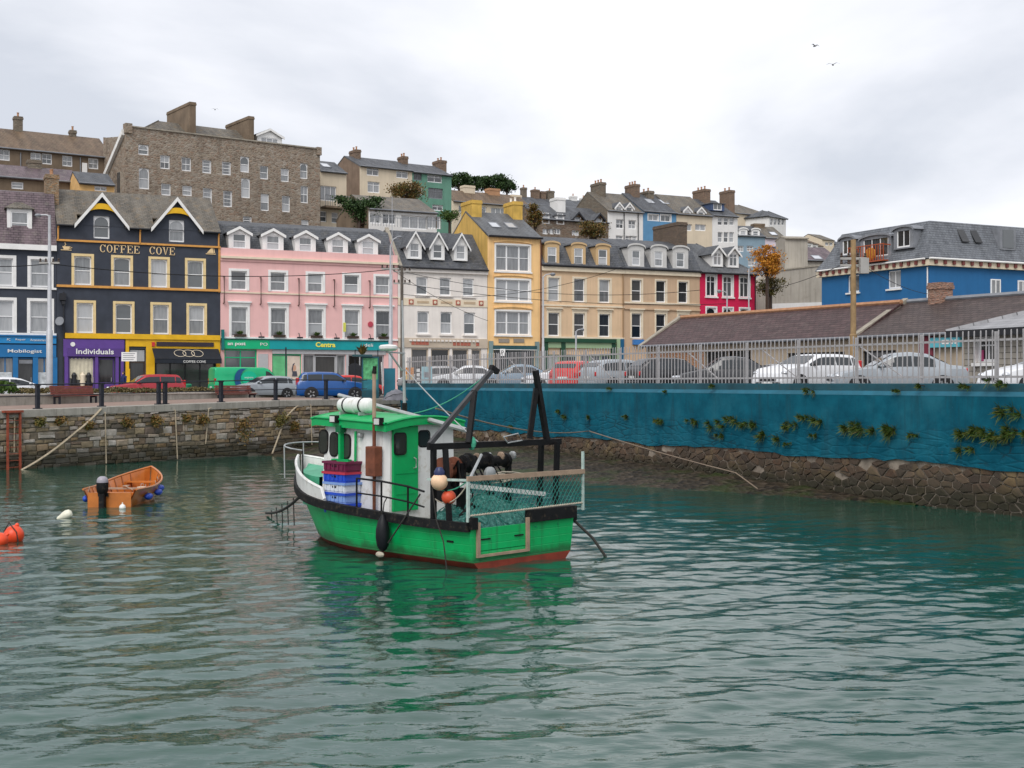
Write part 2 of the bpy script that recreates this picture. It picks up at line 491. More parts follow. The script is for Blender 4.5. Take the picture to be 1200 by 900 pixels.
# foreshore of mud and stones below the blue wall
def shore():
    n, k = 90, 16
    P = []
    for i in range(n):
        s = 1.0 + i * .42                       # along the wall from the corner
        o = CN + WD * s
        wdt = np.interp(s, [0, 4, 10, 17, 22, 27, 33, 38], [8.5, 8.2, 8.2, 7.6, 6.0, 4.2, 2.4, .8])
        top = np.interp(s, [0, 6, 14, 22, 30, 38], [.95, .8, .62, .46, .3, .05])
        row = []
        for j in range(k):
            f_ = j / (k - 1)
            q = o - WN * (f_ * wdt * 1.25 - .2)
            z = top * (1 - f_) ** .8 - .14 * f_ + random.gauss(0, .03) * (1 - .5 * f_)
            row.append(v3(q, z))
        P.append(row)
    m, t, b, N = nodes('foreshore_mud')
    v = mapped(t, N)
    vo = N('ShaderNodeTexVoronoi'); vo.inputs['Scale'].default_value = 4.5; t.links.new(v, vo.inputs['Vector'])
    sp = N('ShaderNodeSeparateColor'); t.links.new(vo.outputs['Color'], sp.inputs[0])
    c = ramp(t, N, sp.outputs[0], [(0., (.012, .009, .006)), (.5, (.032, .024, .015)), (.9, (.06, .045, .03))])
    c = mixc(t, N, ramp(t, N, noise(t, N, .5, v, 6, .6), [(.48, 0.), (.62, .8)]), c, (.025, .04, .008))
    t.links.new(c, b.inputs['Base Color']); b.inputs['Roughness'].default_value = .6; b.inputs['Specular IOR Level'].default_value = .2
    bump(t, N, b, vo.outputs['Distance'], .9, .12)
    return struct(MB().grid(P).build('foreshore', m, smooth='all'))
shore()
# ================================================================== stone walls of the harbour
def stone_mat(name, cols, wet):
    m, t, b, N = nodes(name)
    oi = N('ShaderNodeObjectInfo'); g_ = N('ShaderNodeNewGeometry')
    ad = N('ShaderNodeMath', operation='ADD'); t.links.new(oi.outputs['Random'], ad.inputs[0]); t.links.new(g_.outputs['Random Per Island'], ad.inputs[1])
    fr = N('ShaderNodeMath', operation='FRACT'); t.links.new(ad.outputs[0], fr.inputs[0])
    c = ramp(t, N, fr.outputs[0], [(i / (len(cols) - 1), k) for i, k in enumerate(cols)])
    wv = N('ShaderNodeVectorMath', operation='MULTIPLY'); t.links.new(g_.outputs['Position'], wv.inputs[0]); wv.inputs[1].default_value = (1, 1, 1)
    n = noise(t, N, 5.0, wv.outputs[0], 8, .7)
    c = mixc(t, N, ramp(t, N, n, [(.4, 0.), (.75, .6)]), c, (.07, .06, .045))
    n2 = noise(t, N, 1.1, wv.outputs[0], 6, .6)
    c = mixc(t, N, ramp(t, N, n2, [(.52, 0.), (.68, .5)]), c, (.26, .19, .09))
    sp = N('ShaderNodeSeparateXYZ'); t.links.new(g_.outputs['Position'], sp.inputs[0])
    zn = N('ShaderNodeMath', operation='MULTIPLY_ADD'); t.links.new(n2, zn.inputs[0]); zn.inputs[1].default_value = -.7; t.links.new(sp.outputs[2], zn.inputs[2])
    c = mixc(t, N, ramp(t, N, zn.outputs[0], [(max(0, wet - .45), .85), (wet, 0.)]), c, (.022, .022, .012))      # weed and slime up to the tide line
    t.links.new(c, b.inputs['Base Color']); b.inputs['Roughness'].default_value = .8; b.inputs['Specular IOR Level'].default_value = .3
    bump(t, N, b, n, .6, .05)
    return m
M_qstone = stone_mat('quay_stone', [(.2, .165, .12), (.36, .28, .17), (.12, .1, .08), (.42, .38, .32), (.3, .19, .09), (.52, .48, .43), (.16, .12, .095), (.32, .22, .12)], .55)
M_wstone = stone_mat('sea_wall_stone', [(.065, .04, .028), (.1, .065, .042), (.045, .032, .025), (.13, .09, .06), (.08, .042, .025), (.055, .045, .034)], .5)
M_mortar = mat('old_mortar', (.2, .175, .135), .95, .35, 2.5, .6, 18, dirt_amt=.6, dirt=(.06, .05, .035))
M_limem = mat('lime_mortar', (.24, .2, .16), .95, .45, 2.2, .9, 14, dirt_amt=.95, dirt=(.06, .04, .028))
def stone_variants(m):
    out_ = []
    for k in range(10):
        r = random.Random(k * 7 + 1); j = lambda a: r.uniform(-a, a)
        base = [(-.5, -.5), (.5, -.5), (.5, .5), (-.5, .5)]
        vs = [(x, 0, z) for x, z in base]
        vs += [(x + j(.04), -.7 + j(.1), z + j(.07)) for x, z in base]
        vs += [(x * .76 + j(.07), -1 + j(.12), z * .7 + j(.09)) for x, z in base]
        fs = []
        for a in (0, 4):
            for i in range(4):
                fs.append((a + i, a + (i + 1) % 4, a + 4 + (i + 1) % 4, a + 4 + i))
        fs.append((8, 9, 10, 11))
        q = MB().add(vs, fs).mesh('stone', m)
        out_.append(q)
    return out_
def lay_stones(parent, x0, x1, z0, ztop, m, rowh, roww, prio, limit=300, deep=.09, gap=.02, zslope=0., drop=None):
    """courses of stones on the wall face; `prio(x,z)` high = shows large -> an object of its own"""
    var = stone_variants(m); todo = []
    z = z0
    while z < ztop - .06:
        h = min(random.uniform(*rowh), ztop - z)
        x = x0 - random.uniform(0, .4)
        while x < x1:
            w = random.uniform(*roww) * (1.35 if random.random() < .15 else 1)
            sub = [(h, 0)] if random.random() > .14 or h < .22 else [(h * .52, 0), (h * .48, h * .52)]
            if drop and random.random() < drop(z):
                x += w
                continue
            for hh, dz in sub:
                todo.append((x + w / 2, z + dz + hh / 2 + random.gauss(0, .018), w - gap, hh - gap, random.uniform(.45, 1.25) * deep, random.randrange(10), random.gauss(0, .035)))
            x += w
        z += h
    todo.sort(key=lambda q: -prio(q[0], q[1]))
    rest = MB()
    for i, (x, zc, w, h, dp, k, rot) in enumerate(todo):
        zc += zslope * x
        if i < limit:
            o = link('stone', var[k], parent, (x, 0, zc)); o.scale = (w, dp, h); o.rotation_euler = (0, rot, 0)
        else:
            me = var[k]
            rest.add([(v.co.x * w + x, v.co.y * dp, v.co.z * h + zc) for v in me.vertices], [tuple(p_.vertices) for p_ in me.polygons])
    if rest.v:
        r = rest.build('rest_of_stones', m, parent); r['kind'] = 'stuff'
qw = thing('quay_wall', 'old rubble stone quay wall with concrete coping below the promenade railing', 'wall', v3(QA, 0), math.atan2(QD.y, QD.x))
MB().box(-60, _t - .02, 0.0, .6, -1.5, 2.34).build('wall_core', M_mortar, qw)
cpg = MB()
for i in range(-24, int(_t * 10 // 25) + 1):
    s0, s1 = i * 2.5, min(i * 2.5 + 2.49, _t)
    za, zb = quay_z(s0), quay_z(s1)
    c_ = MB().add([(s0, -.1, za - .3), (s1, -.1, zb - .3), (s1, .75, zb - .3), (s0, .75, za - .3), (s0, -.1, za + .015), (s1, -.1, zb + .015), (s1, .75, zb + .015), (s0, .75, za + .015)],
                  [(0, 3, 2, 1), (4, 5, 6, 7), (0, 1, 5, 4), (1, 2, 6, 5), (2, 3, 7, 6), (3, 0, 4, 7)])
    c_.build('coping_slab', M_conc, qw, bevel=.02)
lay_stones(qw, -3.5, _t, -.1, 2.12, M_qstone, (.15, .33), (.26, .62), lambda x, z: -abs(x - 6.5) + z * .3, zslope=.0145, gap=.032)
# --- blue painted sea wall: local x from the corner towards the viewer
bw = thing('sea_wall', 'long blue painted masonry sea wall with a bare stone foot along the car park', 'wall', v3(CN, 0), math.atan2(WD.y, WD.x))
m, t, b, N = nodes('blue_wall_paint')
v = mapped(t, N)
uvb = mapped(t, N, 'UV', scale=(1.5, 5.6, 1))
nv = noise(t, N, 2.5, uvb, 3, .5, 'Color'); av = mixc(t, N, .12, uvb, nv)
ve = N('ShaderNodeTexVoronoi', feature='DISTANCE_TO_EDGE'); ve.inputs['Scale'].default_value = 1; t.links.new(av, ve.inputs['Vector'])
sp = N('ShaderNodeSeparateXYZ'); t.links.new(v, sp.inputs[0])
n = noise(t, N, 1.4, v, 8, .65)
c = mixc(t, N, ramp(t, N, n, [(.32, 0.), (.68, 1.)]), (.0, .062, .1), (.004, .115, .17))
c = mixc(t, N, ramp(t, N, noise(t, N, .45, mapped(t, N, loc=(7, 3, 2)), 7, .65), [(.5, 0.), (.66, .45)]), c, (.025, .15, .2))
zn = N('ShaderNodeMath', operation='MULTIPLY_ADD'); t.links.new(noise(t, N, .35, v, 5), zn.inputs[0]); zn.inputs[1].default_value = 1.1; t.links.new(sp.outputs[2], zn.inputs[2])
low = ramp(t, N, zn.outputs[0], [(2.5 / 4, 1.), (3.1 / 4, 0.)])
mr = N('ShaderNodeMapRange'); t.links.new(zn.outputs[0], mr.inputs[0]); mr.inputs[1].default_value = 2.45; mr.inputs[2].default_value = 2.95; mr.inputs[3].default_value = 1; mr.inputs[4].default_value = 0
joint = ramp(t, N, ve.outputs['Distance'], [(.0, 1.), (.07, 0.)])
jm = N('ShaderNodeMath', operation='MULTIPLY'); t.links.new(joint, jm.inputs[0]); t.links.new(mr.outputs[0], jm.inputs[1])
pk = ramp(t, N, noise(t, N, .9, v, 6, .6), [(.5, 0.), (.62, 1.)])
jm2 = N('ShaderNodeMath', operation='MULTIPLY'); t.links.new(jm.outputs[0], jm2.inputs[0]); t.links.new(pk, jm2.inputs[1])
c = mixc(t, N, jm2.outputs[0], c, (.012, .028, .034))
flake = ramp(t, N, noise(t, N, 4.5, v, 9, .75), [(.64, 0.), (.68, 1.)])
fm = N('ShaderNodeMath', operation='MULTIPLY'); t.links.new(flake, fm.inputs[0]); t.links.new(mr.outputs[0], fm.inputs[1])
fm2 = N('ShaderNodeMath', operation='MULTIPLY'); t.links.new(fm.outputs[0], fm2.inputs[0]); fm2.inputs[1].default_value = .35
c = mixc(t, N, fm2.outputs[0], c, (.2, .3, .34))
vst = mapped(t, N, scale=(2.4, 2.4, .22))
c = mixc(t, N, ramp(t, N, noise(t, N, 1.5, vst, 7, .7), [(.52, 0.), (.74, .65)]), c, (.012, .045, .06))
c = mixc(t, N, ramp(t, N, noise(t, N, 8, v, 9, .8), [(.66, 0.), (.7, .45)]), c, (.1, .2, .24))
t.links.new(c, b.inputs['Base Color']); b.inputs['Roughness'].default_value = .8; b.inputs['Specular IOR Level'].default_value = .15
hh = N('ShaderNodeMath', operation='MULTIPLY'); t.links.new(ramp(t, N, ve.outputs['Distance'], [(0., 0.), (.16, 1.)]), hh.inputs[0]); t.links.new(mr.outputs[0], hh.inputs[1])
h2 = N('ShaderNodeMath', operation='MULTIPLY_ADD'); t.links.new(noise(t, N, 6, v, 7, .65), h2.inputs[0]); h2.inputs[1].default_value = .45; t.links.new(hh.outputs[0], h2.inputs[2])
bump(t, N, b, h2.outputs[0], .55, .02)
M_bluewall = m
M_bluecap = mat('blue_wall_cap', (.012, .07, .095), .8, .3, 1.2, .5, 18, dirt_amt=.75, dirt=(.05, .06, .04))
M_bluebev = mat('blue_wall_bevel', (.012, .11, .165), .75, .2, 1.5, .3, 18, dirt_amt=.3, dirt=(.03, .07, .08))
LWALL = 78.0
MB().box(0, LWALL, .18, .8, -1.5, 1.3).build('wall_core', M_limem, bw)
f_ = MB()
xs_ = np.arange(0, LWALL + .1, .5)
lowz = 1.2 + .05 * np.sin(xs_ * .7) + rng.normal(0, .025, len(xs_))
f_.grid([[(x, .1 + random.gauss(0, .008), lz), (x, .1, 1.75), (x, .09, 2.4), (x, .08, 3.15)] for x, lz in zip(xs_, lowz)])
f_.grid([[(x, .3, lz - .005), (x, .1, lz)] for x, lz in zip(xs_, lowz)])
f_.f = [q[::-1] for q in f_.f]
f_.build('painted_face', M_bluewall, bw, uv=True)
MB().grid([[(x, .075, 3.14), (x, .17, 3.27)] for x in (0, LWALL)]).build('chamfer', M_bluebev, bw)
MB().box(0, LWALL, .171, .75, 3.2, EYE - .01).build('coping', M_bluecap, bw, bevel=.02)
def rubble_stones(parent, x0, x1, z0, z1, m, cell, prio, limit=300, asp=.58, gap=.0085, y=.16):
    """random rubble: every stone the cell of a scattered point, shrunk to its joint and rounded"""
    nx, nz = int((x1 - x0) * asp / cell), max(1, round((z1 - z0) / cell))
    cw, ch = (x1 - x0) / nx, (z1 - z0) / nz
    S = {}
    for i in range(-1, nx + 1):
        for j in range(-1, nz + 1):
            S[i, j] = Vector((x0 + (i + .5 + (.5 if j % 2 else 0) + random.uniform(-.46, .46)) * cw, z0 + (j + .5 + random.uniform(-.42, .42)) * ch))
    todo = []
    for i in range(nx):
        for j in range(nz):
            c_ = S[i, j]
            P = [Vector((c_.x + a * cw * 1.6, c_.y + b_ * ch * 1.6)) for a, b_ in ((-1, -1), (1, -1), (1, 1), (-1, 1))]
            for di in (-2, -1, 0, 1, 2):
                for dj in (-2, -1, 0, 1, 2):
                    o_ = S.get((i + di, j + dj))
                    if o_ is None or (di == 0 and dj == 0):
                        continue
                    sc_ = Vector((asp, 1)); a_, d_ = Vector((c_.x * asp, c_.y)), Vector((o_.x * asp, o_.y))
                    n_ = d_ - a_; mid = (a_ + d_) / 2 - n_.normalized() * gap * random.uniform(.4, 2.2)
                    Q = []
                    for k in range(len(P)):
                        p_, q_ = P[k], P[(k + 1) % len(P)]
                        fp = (Vector((p_.x * asp, p_.y)) - mid).dot(n_); fq = (Vector((q_.x * asp, q_.y)) - mid).dot(n_)
                        if fp <= 0:
                            Q.append(p_)
                        if (fp < 0) != (fq < 0) and abs(fp - fq) > 1e-9:
                            Q.append(p_.lerp(q_, fp / (fp - fq)))
                    P = Q
                    if len(P) < 3:
                        break
                if len(P) < 3:
                    break
            if len(P) >= 3:
                ctr = sum(P, Vector((0, 0))) / len(P)
                P = [Vector((p_.x, min(max(p_.y, z0), z1 + .03 * math.sin(p_.x * 3)))) for p_ in P]
                if random.random() < (.12 if ctr.y > z1 - .22 else .01):
                    continue
                todo.append((ctr, P))
    todo.sort(key=lambda q: -prio(q[0].x, q[0].y))
    rest = MB()
    for i, (ctr, P) in enumerate(todo):
        dp = random.uniform(.012, .045); n = len(P); t_ = random.uniform(-.012, .012)
        k1, k2 = .94, random.uniform(.66, .8)
        vs = [(p_.x - ctr.x, 0, p_.y - ctr.y) for p_ in P] + [((p_.x - ctr.x) * k1, -dp * .75, (p_.y - ctr.y) * k1) for p_ in P] + [((p_.x - ctr.x) * k2, -dp + t_ * (1 if p_.x > ctr.x else -1), (p_.y - ctr.y) * k2) for p_ in P]
        fs = [(a + k, a + (k + 1) % n, a + n + (k + 1) % n, a + n + k) for a in (0, n) for k in range(n)] + [tuple(range(2 * n, 3 * n))]
        if i < limit:
            MB().add(vs, fs).build('stone', m, parent, loc=(ctr.x, y, ctr.y))
        else:
            rest.add([(a + ctr.x, b_ + y, c_ + ctr.y) for a, b_, c_ in vs], fs)
    if rest.v:
        r = rest.build('rest_of_stones', m, parent); r['kind'] = 'stuff'
rubble_stones(bw, 1, 46, -.12, 1.2, M_wstone, .225, lambda x, z: -abs(x - 36) if x < 43 else -99)
# left return of the blue wall towards the street
MB().box(-.4, .0, .1, 3.4, 2.2, EYE - .12).build('wall_return', M_bluecap, bw)
# ================================================================== houses: helpers
M_white = mat('white_paint', (.78, .77, .75), .5, .07, 2, dirt_amt=.12, dirt=(.4, .38, .34))
M_upvc = mat('white_window_frame', (.8, .8, .8), .4, .05, 3)
M_cream = mat('cream_frame', (.72, .55, .28), .55, .1, 3)
M_black = mat('black_metal', (.015, .016, .02), .45, .2, 5)
M_lead = mat('lead_grey', (.2, .21, .23), .6, .2, 2)
M_stonecap = mat('cap_stone', (.3, .27, .22), .9, .25, 3, .4, 15, dirt_amt=.5)
M_clay = mat('chimney_clay', (.38, .2, .11), .85, .2, 4, .2, 20)
M_brown = mat('dark_brown_wood', (.05, .03, .02), .6, .2, 3)
P_pale = glass('pane_pale', (.07, .08, .085), (.42, .43, .44))
P_mid = glass('pane_mid', (.02, .024, .028), (.3, .31, .32))
P_dark = glass('pane_dark', (.01, .011, .012), (.07, .07, .07), .08, .45)
M_slate = slate('slate_grey', (.05, .054, .062), (.085, .09, .1), (.17, .15, .1), .35)
M_slate_b = slate('slate_brown', (.08, .072, .06), (.135, .12, .098), (.24, .15, .06), .6)
M_slate_p = slate('slate_purple', (.075, .055, .064), (.125, .092, .102), (.26, .24, .2), .5)
M_slate_t = slate('slate_teal', (.075, .08, .086), (.115, .12, .128), (.2, .2, .18), .3)
M_tile = slate('roof_tile_brown', (.085, .055, .035), (.14, .095, .06), (.09, .09, .05), .5, .3, .3)
WCACHE = {}
def frame_mesh(w, h, kind, m, arch=0.):
    """sash frame seen from -y; origin at the centre of the bottom edge"""
    key = (round(w, 2), round(h, 2), kind, m.name, arch)
    if key in WCACHE:
        return WCACHE[key]
    w, h = round(w, 2), round(h, 2)
    q = MB(); b = min(.085, w * .09); hw = w / 2
    q.box(-hw, -hw + b, 0, .07, 0, h).box(hw - b, hw, 0, .07, 0, h).box(-hw + b, hw - b, 0, .07, 0, b * 1.3).box(-hw + b, hw - b, 0, .07, h - b, h)
    iw = hw - b
    if arch:
        n = 8
        pts = [(-iw, 0, h - b + .001)]
        for i in range(n + 1):
            a_ = math.pi * (1 - i / n)
            pts.append((iw * math.cos(a_), 0.005, h - b - arch + arch * math.sin(a_)))
        pts.append((iw, 0.005, h - b + .001))
        for i in range(n):
            a, c_ = pts[i + 1], pts[i + 2]
            q.poly([(a[0], .004, a[2]), (c_[0], .004, c_[2]), (c_[0], .004, h - b), (a[0], .004, h - b)], (0, .05, 0))
    def vb(x, z0, z1, t_=.035):
        q.box(x - t_ / 2, x + t_ / 2, .012, .06, z0, z1)
    def hb(z, t_=.05, x0=-iw, x1=iw):
        q.box(x0, x1, .008, .064, z - t_ / 2, z + t_ / 2)
    if kind in ('sash', 'sash2', 'grid'):
        hb(h * .5, .06)
    if kind == 'sash2':
        vb(0, b, h - b)
    if kind == 'grid':
        for k in (-.34, .34):
            vb(k * w, b, h - b, .03)
        hb(h * .27, .03); hb(h * .74, .03)
    if kind == 'case2':
        vb(0, b, h - b, .07); hb(h * .7, .05)
    if kind == 'case3':
        vb(-w / 6, b, h - b, .07); vb(w / 6, b, h - b, .07)
    if kind == 'vert2':
        vb(0, b, h - b, .07)
    if kind == 'bay':
        for x in (-.17, .2):
            vb(x * w, b, h - b, .13)
        hb(h * .52, .05)
    me = q.mesh('window', m)
    pane = []
    for y_, a_, c_ in (((.032, .5, 1.), (.052, 0., .5)) if kind in ('sash', 'sash2') else ((.045, 0., 1.),)):
        pane.append(MB().add([(-iw - .01, y_, max(b * .5, h * a_)), (iw + .01, y_, max(b * .5, h * a_)), (iw + .01, y_, min(h - b * .5, h * c_)), (-iw - .01, y_, min(h - b * .5, h * c_))], [(0, 1, 2, 3)]))
    pm = {}
    WCACHE[key] = (me, pane, pm)
    return WCACHE[key]
def window(parent, xc, z0, w, h, fm=None, pm=None, kind='sash', y=.12, sur=None, sill=None, arch=0., head=None):
    """sur = (material, width): architrave; sill = material; head = material of a moulded hood"""
    fm = fm or M_upvc; pm = pm or P_mid
    me, pane, cache = frame_mesh(w, h, kind, fm, arch)
    o = link('window', me, parent, (xc, y, z0))
    if pm.name not in cache:
        cache[pm.name] = [p_.mesh('pane', pm) for p_ in pane]
    for me_ in cache[pm.name]:
        link('pane', me_, o)
    w, h = round(w, 2), round(h, 2)
    key = ('sur', w, h, sur and (sur[0].name, sur[1]), y)
    if sur:
        if key not in WCACHE:
            s = sur[1]; q = MB(); hw = w / 2; f0, f1 = -y - .045, -y + .0
            q.box(-hw - s, -hw + .005, f0, .02, -.02, h + s).box(hw - .005, hw + s, f0, .02, -.02, h + s).box(-hw + .005, hw - .005, f0, .02, h - .005, h + s)
            WCACHE[key] = q.mesh('surround', sur[0])
        link('surround', WCACHE[key], o)
    if sill:
        k2 = ('sill', w, y, sill.name, sur and sur[1])
        if k2 not in WCACHE:
            e = (sur[1] if sur else .06) + .06
            WCACHE[k2] = MB().box(-w / 2 - e, w / 2 + e, -y - .13, .03, -.14, -.021).mesh('sill', sill)
        link('sill', WCACHE[k2], o)
    if head:
        k3 = ('head', w, h, y, head.name)
        if k3 not in WCACHE:
            e = (sur[1] if sur else .05) + .1; zz_ = h + (sur[1] if sur else .05)
            q = MB().box(-w / 2 - e + .07, w / 2 + e - .07, -y - .07, -y + .02, zz_ + .001, zz_ + .16).box(-w / 2 - e, w / 2 + e, -y - .19, -y + .02, zz_ + .161, zz_ + .27)
            WCACHE[k3] = q.mesh('hood', head)
        link('hood', WCACHE[k3], o)
    return o
def opening_wall(q, L_, H_, ops, rev=.16, x0=0., z0=0.):
    """front wall at y=0 with real openings (x0,x1,z0,z1) and reveals"""
    xs = sorted(set([x0, L_] + [v_ for o in ops for v_ in o[:2] if x0 < v_ < L_])); zs = sorted(set([z0, H_] + [v_ for o in ops for v_ in o[2:4] if z0 < v_ < H_]))
    for i in range(len(xs) - 1):
        run = None
        for j in range(len(zs) - 1):
            cx, cz = (xs[i] + xs[i + 1]) / 2, (zs[j] + zs[j + 1]) / 2
            solid = not any(o[0] < cx < o[1] and o[2] < cz < o[3] for o in ops)
            if solid and run is None:
                run = zs[j]
            if (not solid) and run is not None:
                q.add([(xs[i], 0, run), (xs[i + 1], 0, run), (xs[i + 1], 0, zs[j]), (xs[i], 0, zs[j])], [(0, 1, 2, 3)]); run = None
        if run is not None:
            q.add([(xs[i], 0, run), (xs[i + 1], 0, run), (xs[i + 1], 0, H_), (xs[i], 0, H_)], [(0, 1, 2, 3)])
    for a, b_, c_, d in ops:
        q.add([(a, 0, c_), (b_, 0, c_), (b_, 0, d), (a, 0, d), (a, rev, c_), (b_, rev, c_), (b_, rev, d), (a, rev, d)],
              [(0, 4, 5, 1), (1, 5, 6, 2), (2, 6, 7, 3), (3, 7, 4, 0)])
    return q
class House:
    """a house on the line from photo column a=(px, D) to b=(px, D); local x along the front, y into the hill, z up from base"""
    def __init__(s, name, label, cat, a, b_, z0, group=None, line=None):
        if line:
            A, d = line
            t0, t1 = on_line(a, A, d), on_line(b_, A, d)
            s.A = Vector(A) + Vector(d) * t0; s.B = Vector(A) + Vector(d) * t1
        else:
            s.A = U(a[0], HY, a[1]).to_2d(); s.B = U(b_[0], HY, b_[1]).to_2d()
        s.d = (s.B - s.A).normalized(); s.L = (s.B - s.A).length; s.z0 = z0
        s.root = thing(name, label, cat, v3(s.A, z0), math.atan2(s.d.y, s.d.x), group)
        s.n = Vector((-s.d.y, s.d.x))
        s.ops = []; s.wins = []
    def u(s, px, y=0.):
        return on_line(px, s.A + s.n * y, s.d)
    def z(s, px, py, y=0.):
        p_ = s.A + s.n * y + s.d * s.u(px, y)
        return EYE + (HY - py) * p_.y / F - s.z0
    def win(s, px, zb, zt, w, margin=0., **k):
        xc = s.u(px)
        s.wins.append((xc, zb, w, zt - zb, k)); s.ops.append((xc - w / 2, xc + w / 2, zb, zt))
    def row(s, pxs, y0, y1, w, ref=None, **k):
        """a row of equal windows: columns pxs, top/bottom photo rows measured at column ref"""
        ref = ref if ref is not None else pxs[0]
        zt, zb = s.z(ref, y0), s.z(ref, y1)
        for i, px in enumerate(pxs):
            s.win(px, zb, zt, w, **k)
    def walls(s, H_, prof, m, depth, side=None, sideops=None):
        q = MB(); opening_wall(q, s.L, H_, s.ops)
        q.build('wall', m, s.root, uv=True)
        g_ = MB()
        gp = [(0, 0)] + [(y, z) for y, z in prof] + [(depth, 0)]
        gp = [(max(0, min(depth, y)), z) for y, z in gp]
        for x, fl in ((0.0, 1), (s.L, 0)):
            pts = [(x, y, z - (.06 if 0 < i < len(gp) - 1 else 0)) for i, (y, z) in enumerate(gp)]
            g_.add(pts, [tuple(range(len(pts)))[::1 if fl else -1]])
        g_.add([(0, depth, 0), (s.L, depth, 0), (s.L, depth, prof[-1][1]), (0, depth, prof[-1][1])], [(3, 2, 1, 0)])
        g_.build('side_wall', side or m, s.root, uv=True)
        for xc, zb, w, h, k in s.wins:
            window(s.root, xc, zb, w, h, **k)
    def roof(s, prof, m, ov=.12, thick=.12, il=None, ir=None, name='roof', x0=0., x1=None):
        """prof: (y,z) from front eave over the ridge to the back eave; il/ir: hip insets per point"""
        x1 = s.L if x1 is None else x1
        n = len(prof); il = il or [0] * n; ir = ir or [0] * n
        P = [[(x0 - ov + il[i], y, z), (x1 + ov - ir[i], y, z)] for i, (y, z) in enumerate(prof)]
        q = MB().grid(P)
        q.f = [f[::1] for f in q.f]
        # hip ends
        for i in range(n - 1):
            pass
        if any(il):
            q.add([P[i][0] for i in range(n)], [tuple(range(n))[::-1]])
        if any(ir):
            q.add([P[i][1] for i in range(n)], [tuple(range(n))])
        o = q.build(name, m, s.root, uv=True)
        sm = o.modifiers.new('thickness', 'SOLIDIFY'); sm.thickness = thick; sm.offset = -1
        return o
    def band(s, name, z0, z1, out_, m, x0=None, x1=None, y1=.0):
        x0 = 0 if x0 is None else x0; x1 = s.L if x1 is None else x1
        return MB().box(x0, x1, -out_, y1 - .001, z0, z1).build(name, m, s.root)
    def gutter(s, z, m=None, y=-.16):
        return MB().tube([(0, y, z), (s.L, y, z)], .07, 6).build('gutter', m or M_black, s.root)
    def pipe(s, x, z0, z1, m=None):
        return MB().tube([(x, -.08, z0), (x, -.08, z1)], .05, 6).build('downpipe', m or M_black, s.root)
    def chimney(s, x, y, w, d, z0, z1, m, pots=3, potm=None, along='y'):
        q = MB().box(x - w / 2, x + w / 2, y - d / 2, y + d / 2, z0, z1 - .3)
        q.box(x - w / 2 - .05, x + w / 2 + .05, y - d / 2 - .05, y + d / 2 + .05, z1 - .3 + .001, z1 - .12)
        q.box(x - w / 2 - .02, x + w / 2 + .02, y - d / 2 - .02, y + d / 2 + .02, z1 - .119, z1)
        o = q.build('chimney', m, s.root, uv=True)
        for i in range(pots):
            f_ = (i + .5) / pots - .5
            cx, cy = (x, y + f_ * d * .85) if d >= w else (x + f_ * w * .85, y)
            MB().lathe([(.13, 0), (.1, .1), (.09, .34), (.12, .36), (.12, .42)], (cx, cy, z1 - .01), n=8).build('chimney_pot', potm or M_clay, o)
        return o
    def dormer(s, px, y0, y1, w, yf, style='gable', fm=None, wallm=None, roofm=None, pm=None, kind='sash', rise=.5, eave=.12, ww=None, back=2.6, fasc=None, wh=None):
        """front face at local y=yf, from photo row y1 (foot) to y0 (top of wall); roof above"""
        xc = s.u(px, yf); zt, zb = s.z(px, y0, yf), s.z(px, y1, yf); h = zt - zb
        fm = fm or M_upvc; wallm = wallm or M_white; roofm = roofm or M_slate; fasc = fasc or M_white
        hw = w / 2; ww = ww or w * .62; wh = wh or h * .8
        q = MB()
        ops = [(-ww / 2, ww / 2, h * .08, h * .08 + wh)]
        opening_wall(q, hw, h, ops, .08, -hw)
        for x in (-hw, hw):
            q.add([(x, 0, 0), (x, back, 0), (x, back, h), (x, 0, h)], [(0, 1, 2, 3)])
        if style == 'gable':
            q.add([(-hw, 0, h), (hw, 0, h), (0, 0, h + rise)], [(0, 1, 2)])
        if style == 'seg':
            pts = [(hw * math.cos(a), 0, h + rise * math.sin(a)) for a in [math.pi * i / 10 for i in range(11)]]
            q.add(pts, [tuple(range(11))])
        o = q.build('dormer', wallm, s.root, loc=(xc, yf, zb))
        r = MB(); e = eave
        if style == 'gable':
            k = rise / hw
            r.grid([[(-hw - e, -e, h - k * e), (-hw - e, back, h - k * e)], [(0, -e, h + rise), (0, back, h + rise)], [(hw + e, -e, h - k * e), (hw + e, back, h - k * e)]])
            f_ = MB(); t_ = .17
            for sg in (-1, 1):
                a, c_ = Vector((sg * (hw + e), 0, h - k * e)), Vector((0, 0, h + rise))
                f_.poly([a + Vector((0, -e - .03, .04)), c_ + Vector((0, -e - .03, .05)), c_ + Vector((0, -e - .03, -t_)), a + Vector((0, -e - .03, -t_))], (0, .05, 0))
            f_.build('bargeboard', fasc, o)
        elif style == 'seg':
            n = 10
            P = []
            for i in range(n + 1):
                a = math.pi * (1 - i / n)
                P.append([((hw + e) * math.cos(a), -e, h + (rise + .04) * math.sin(a) + .02), ((hw + e) * math.cos(a), back, h + (rise + .04) * math.sin(a) + .02)])
            r.grid(P)
            f_ = MB()
            for i in range(n):
                a, c_ = Vector(P[i][0]), Vector(P[i + 1][0])
                f_.poly([a + Vector((0, -.02, .05)), c_ + Vector((0, -.02, .05)), c_ + Vector((0, -.02, -.1)), a + Vector((0, -.02, -.1))], (0, .05, 0))
            f_.build('hood', fasc, o)
        elif style == 'hip':
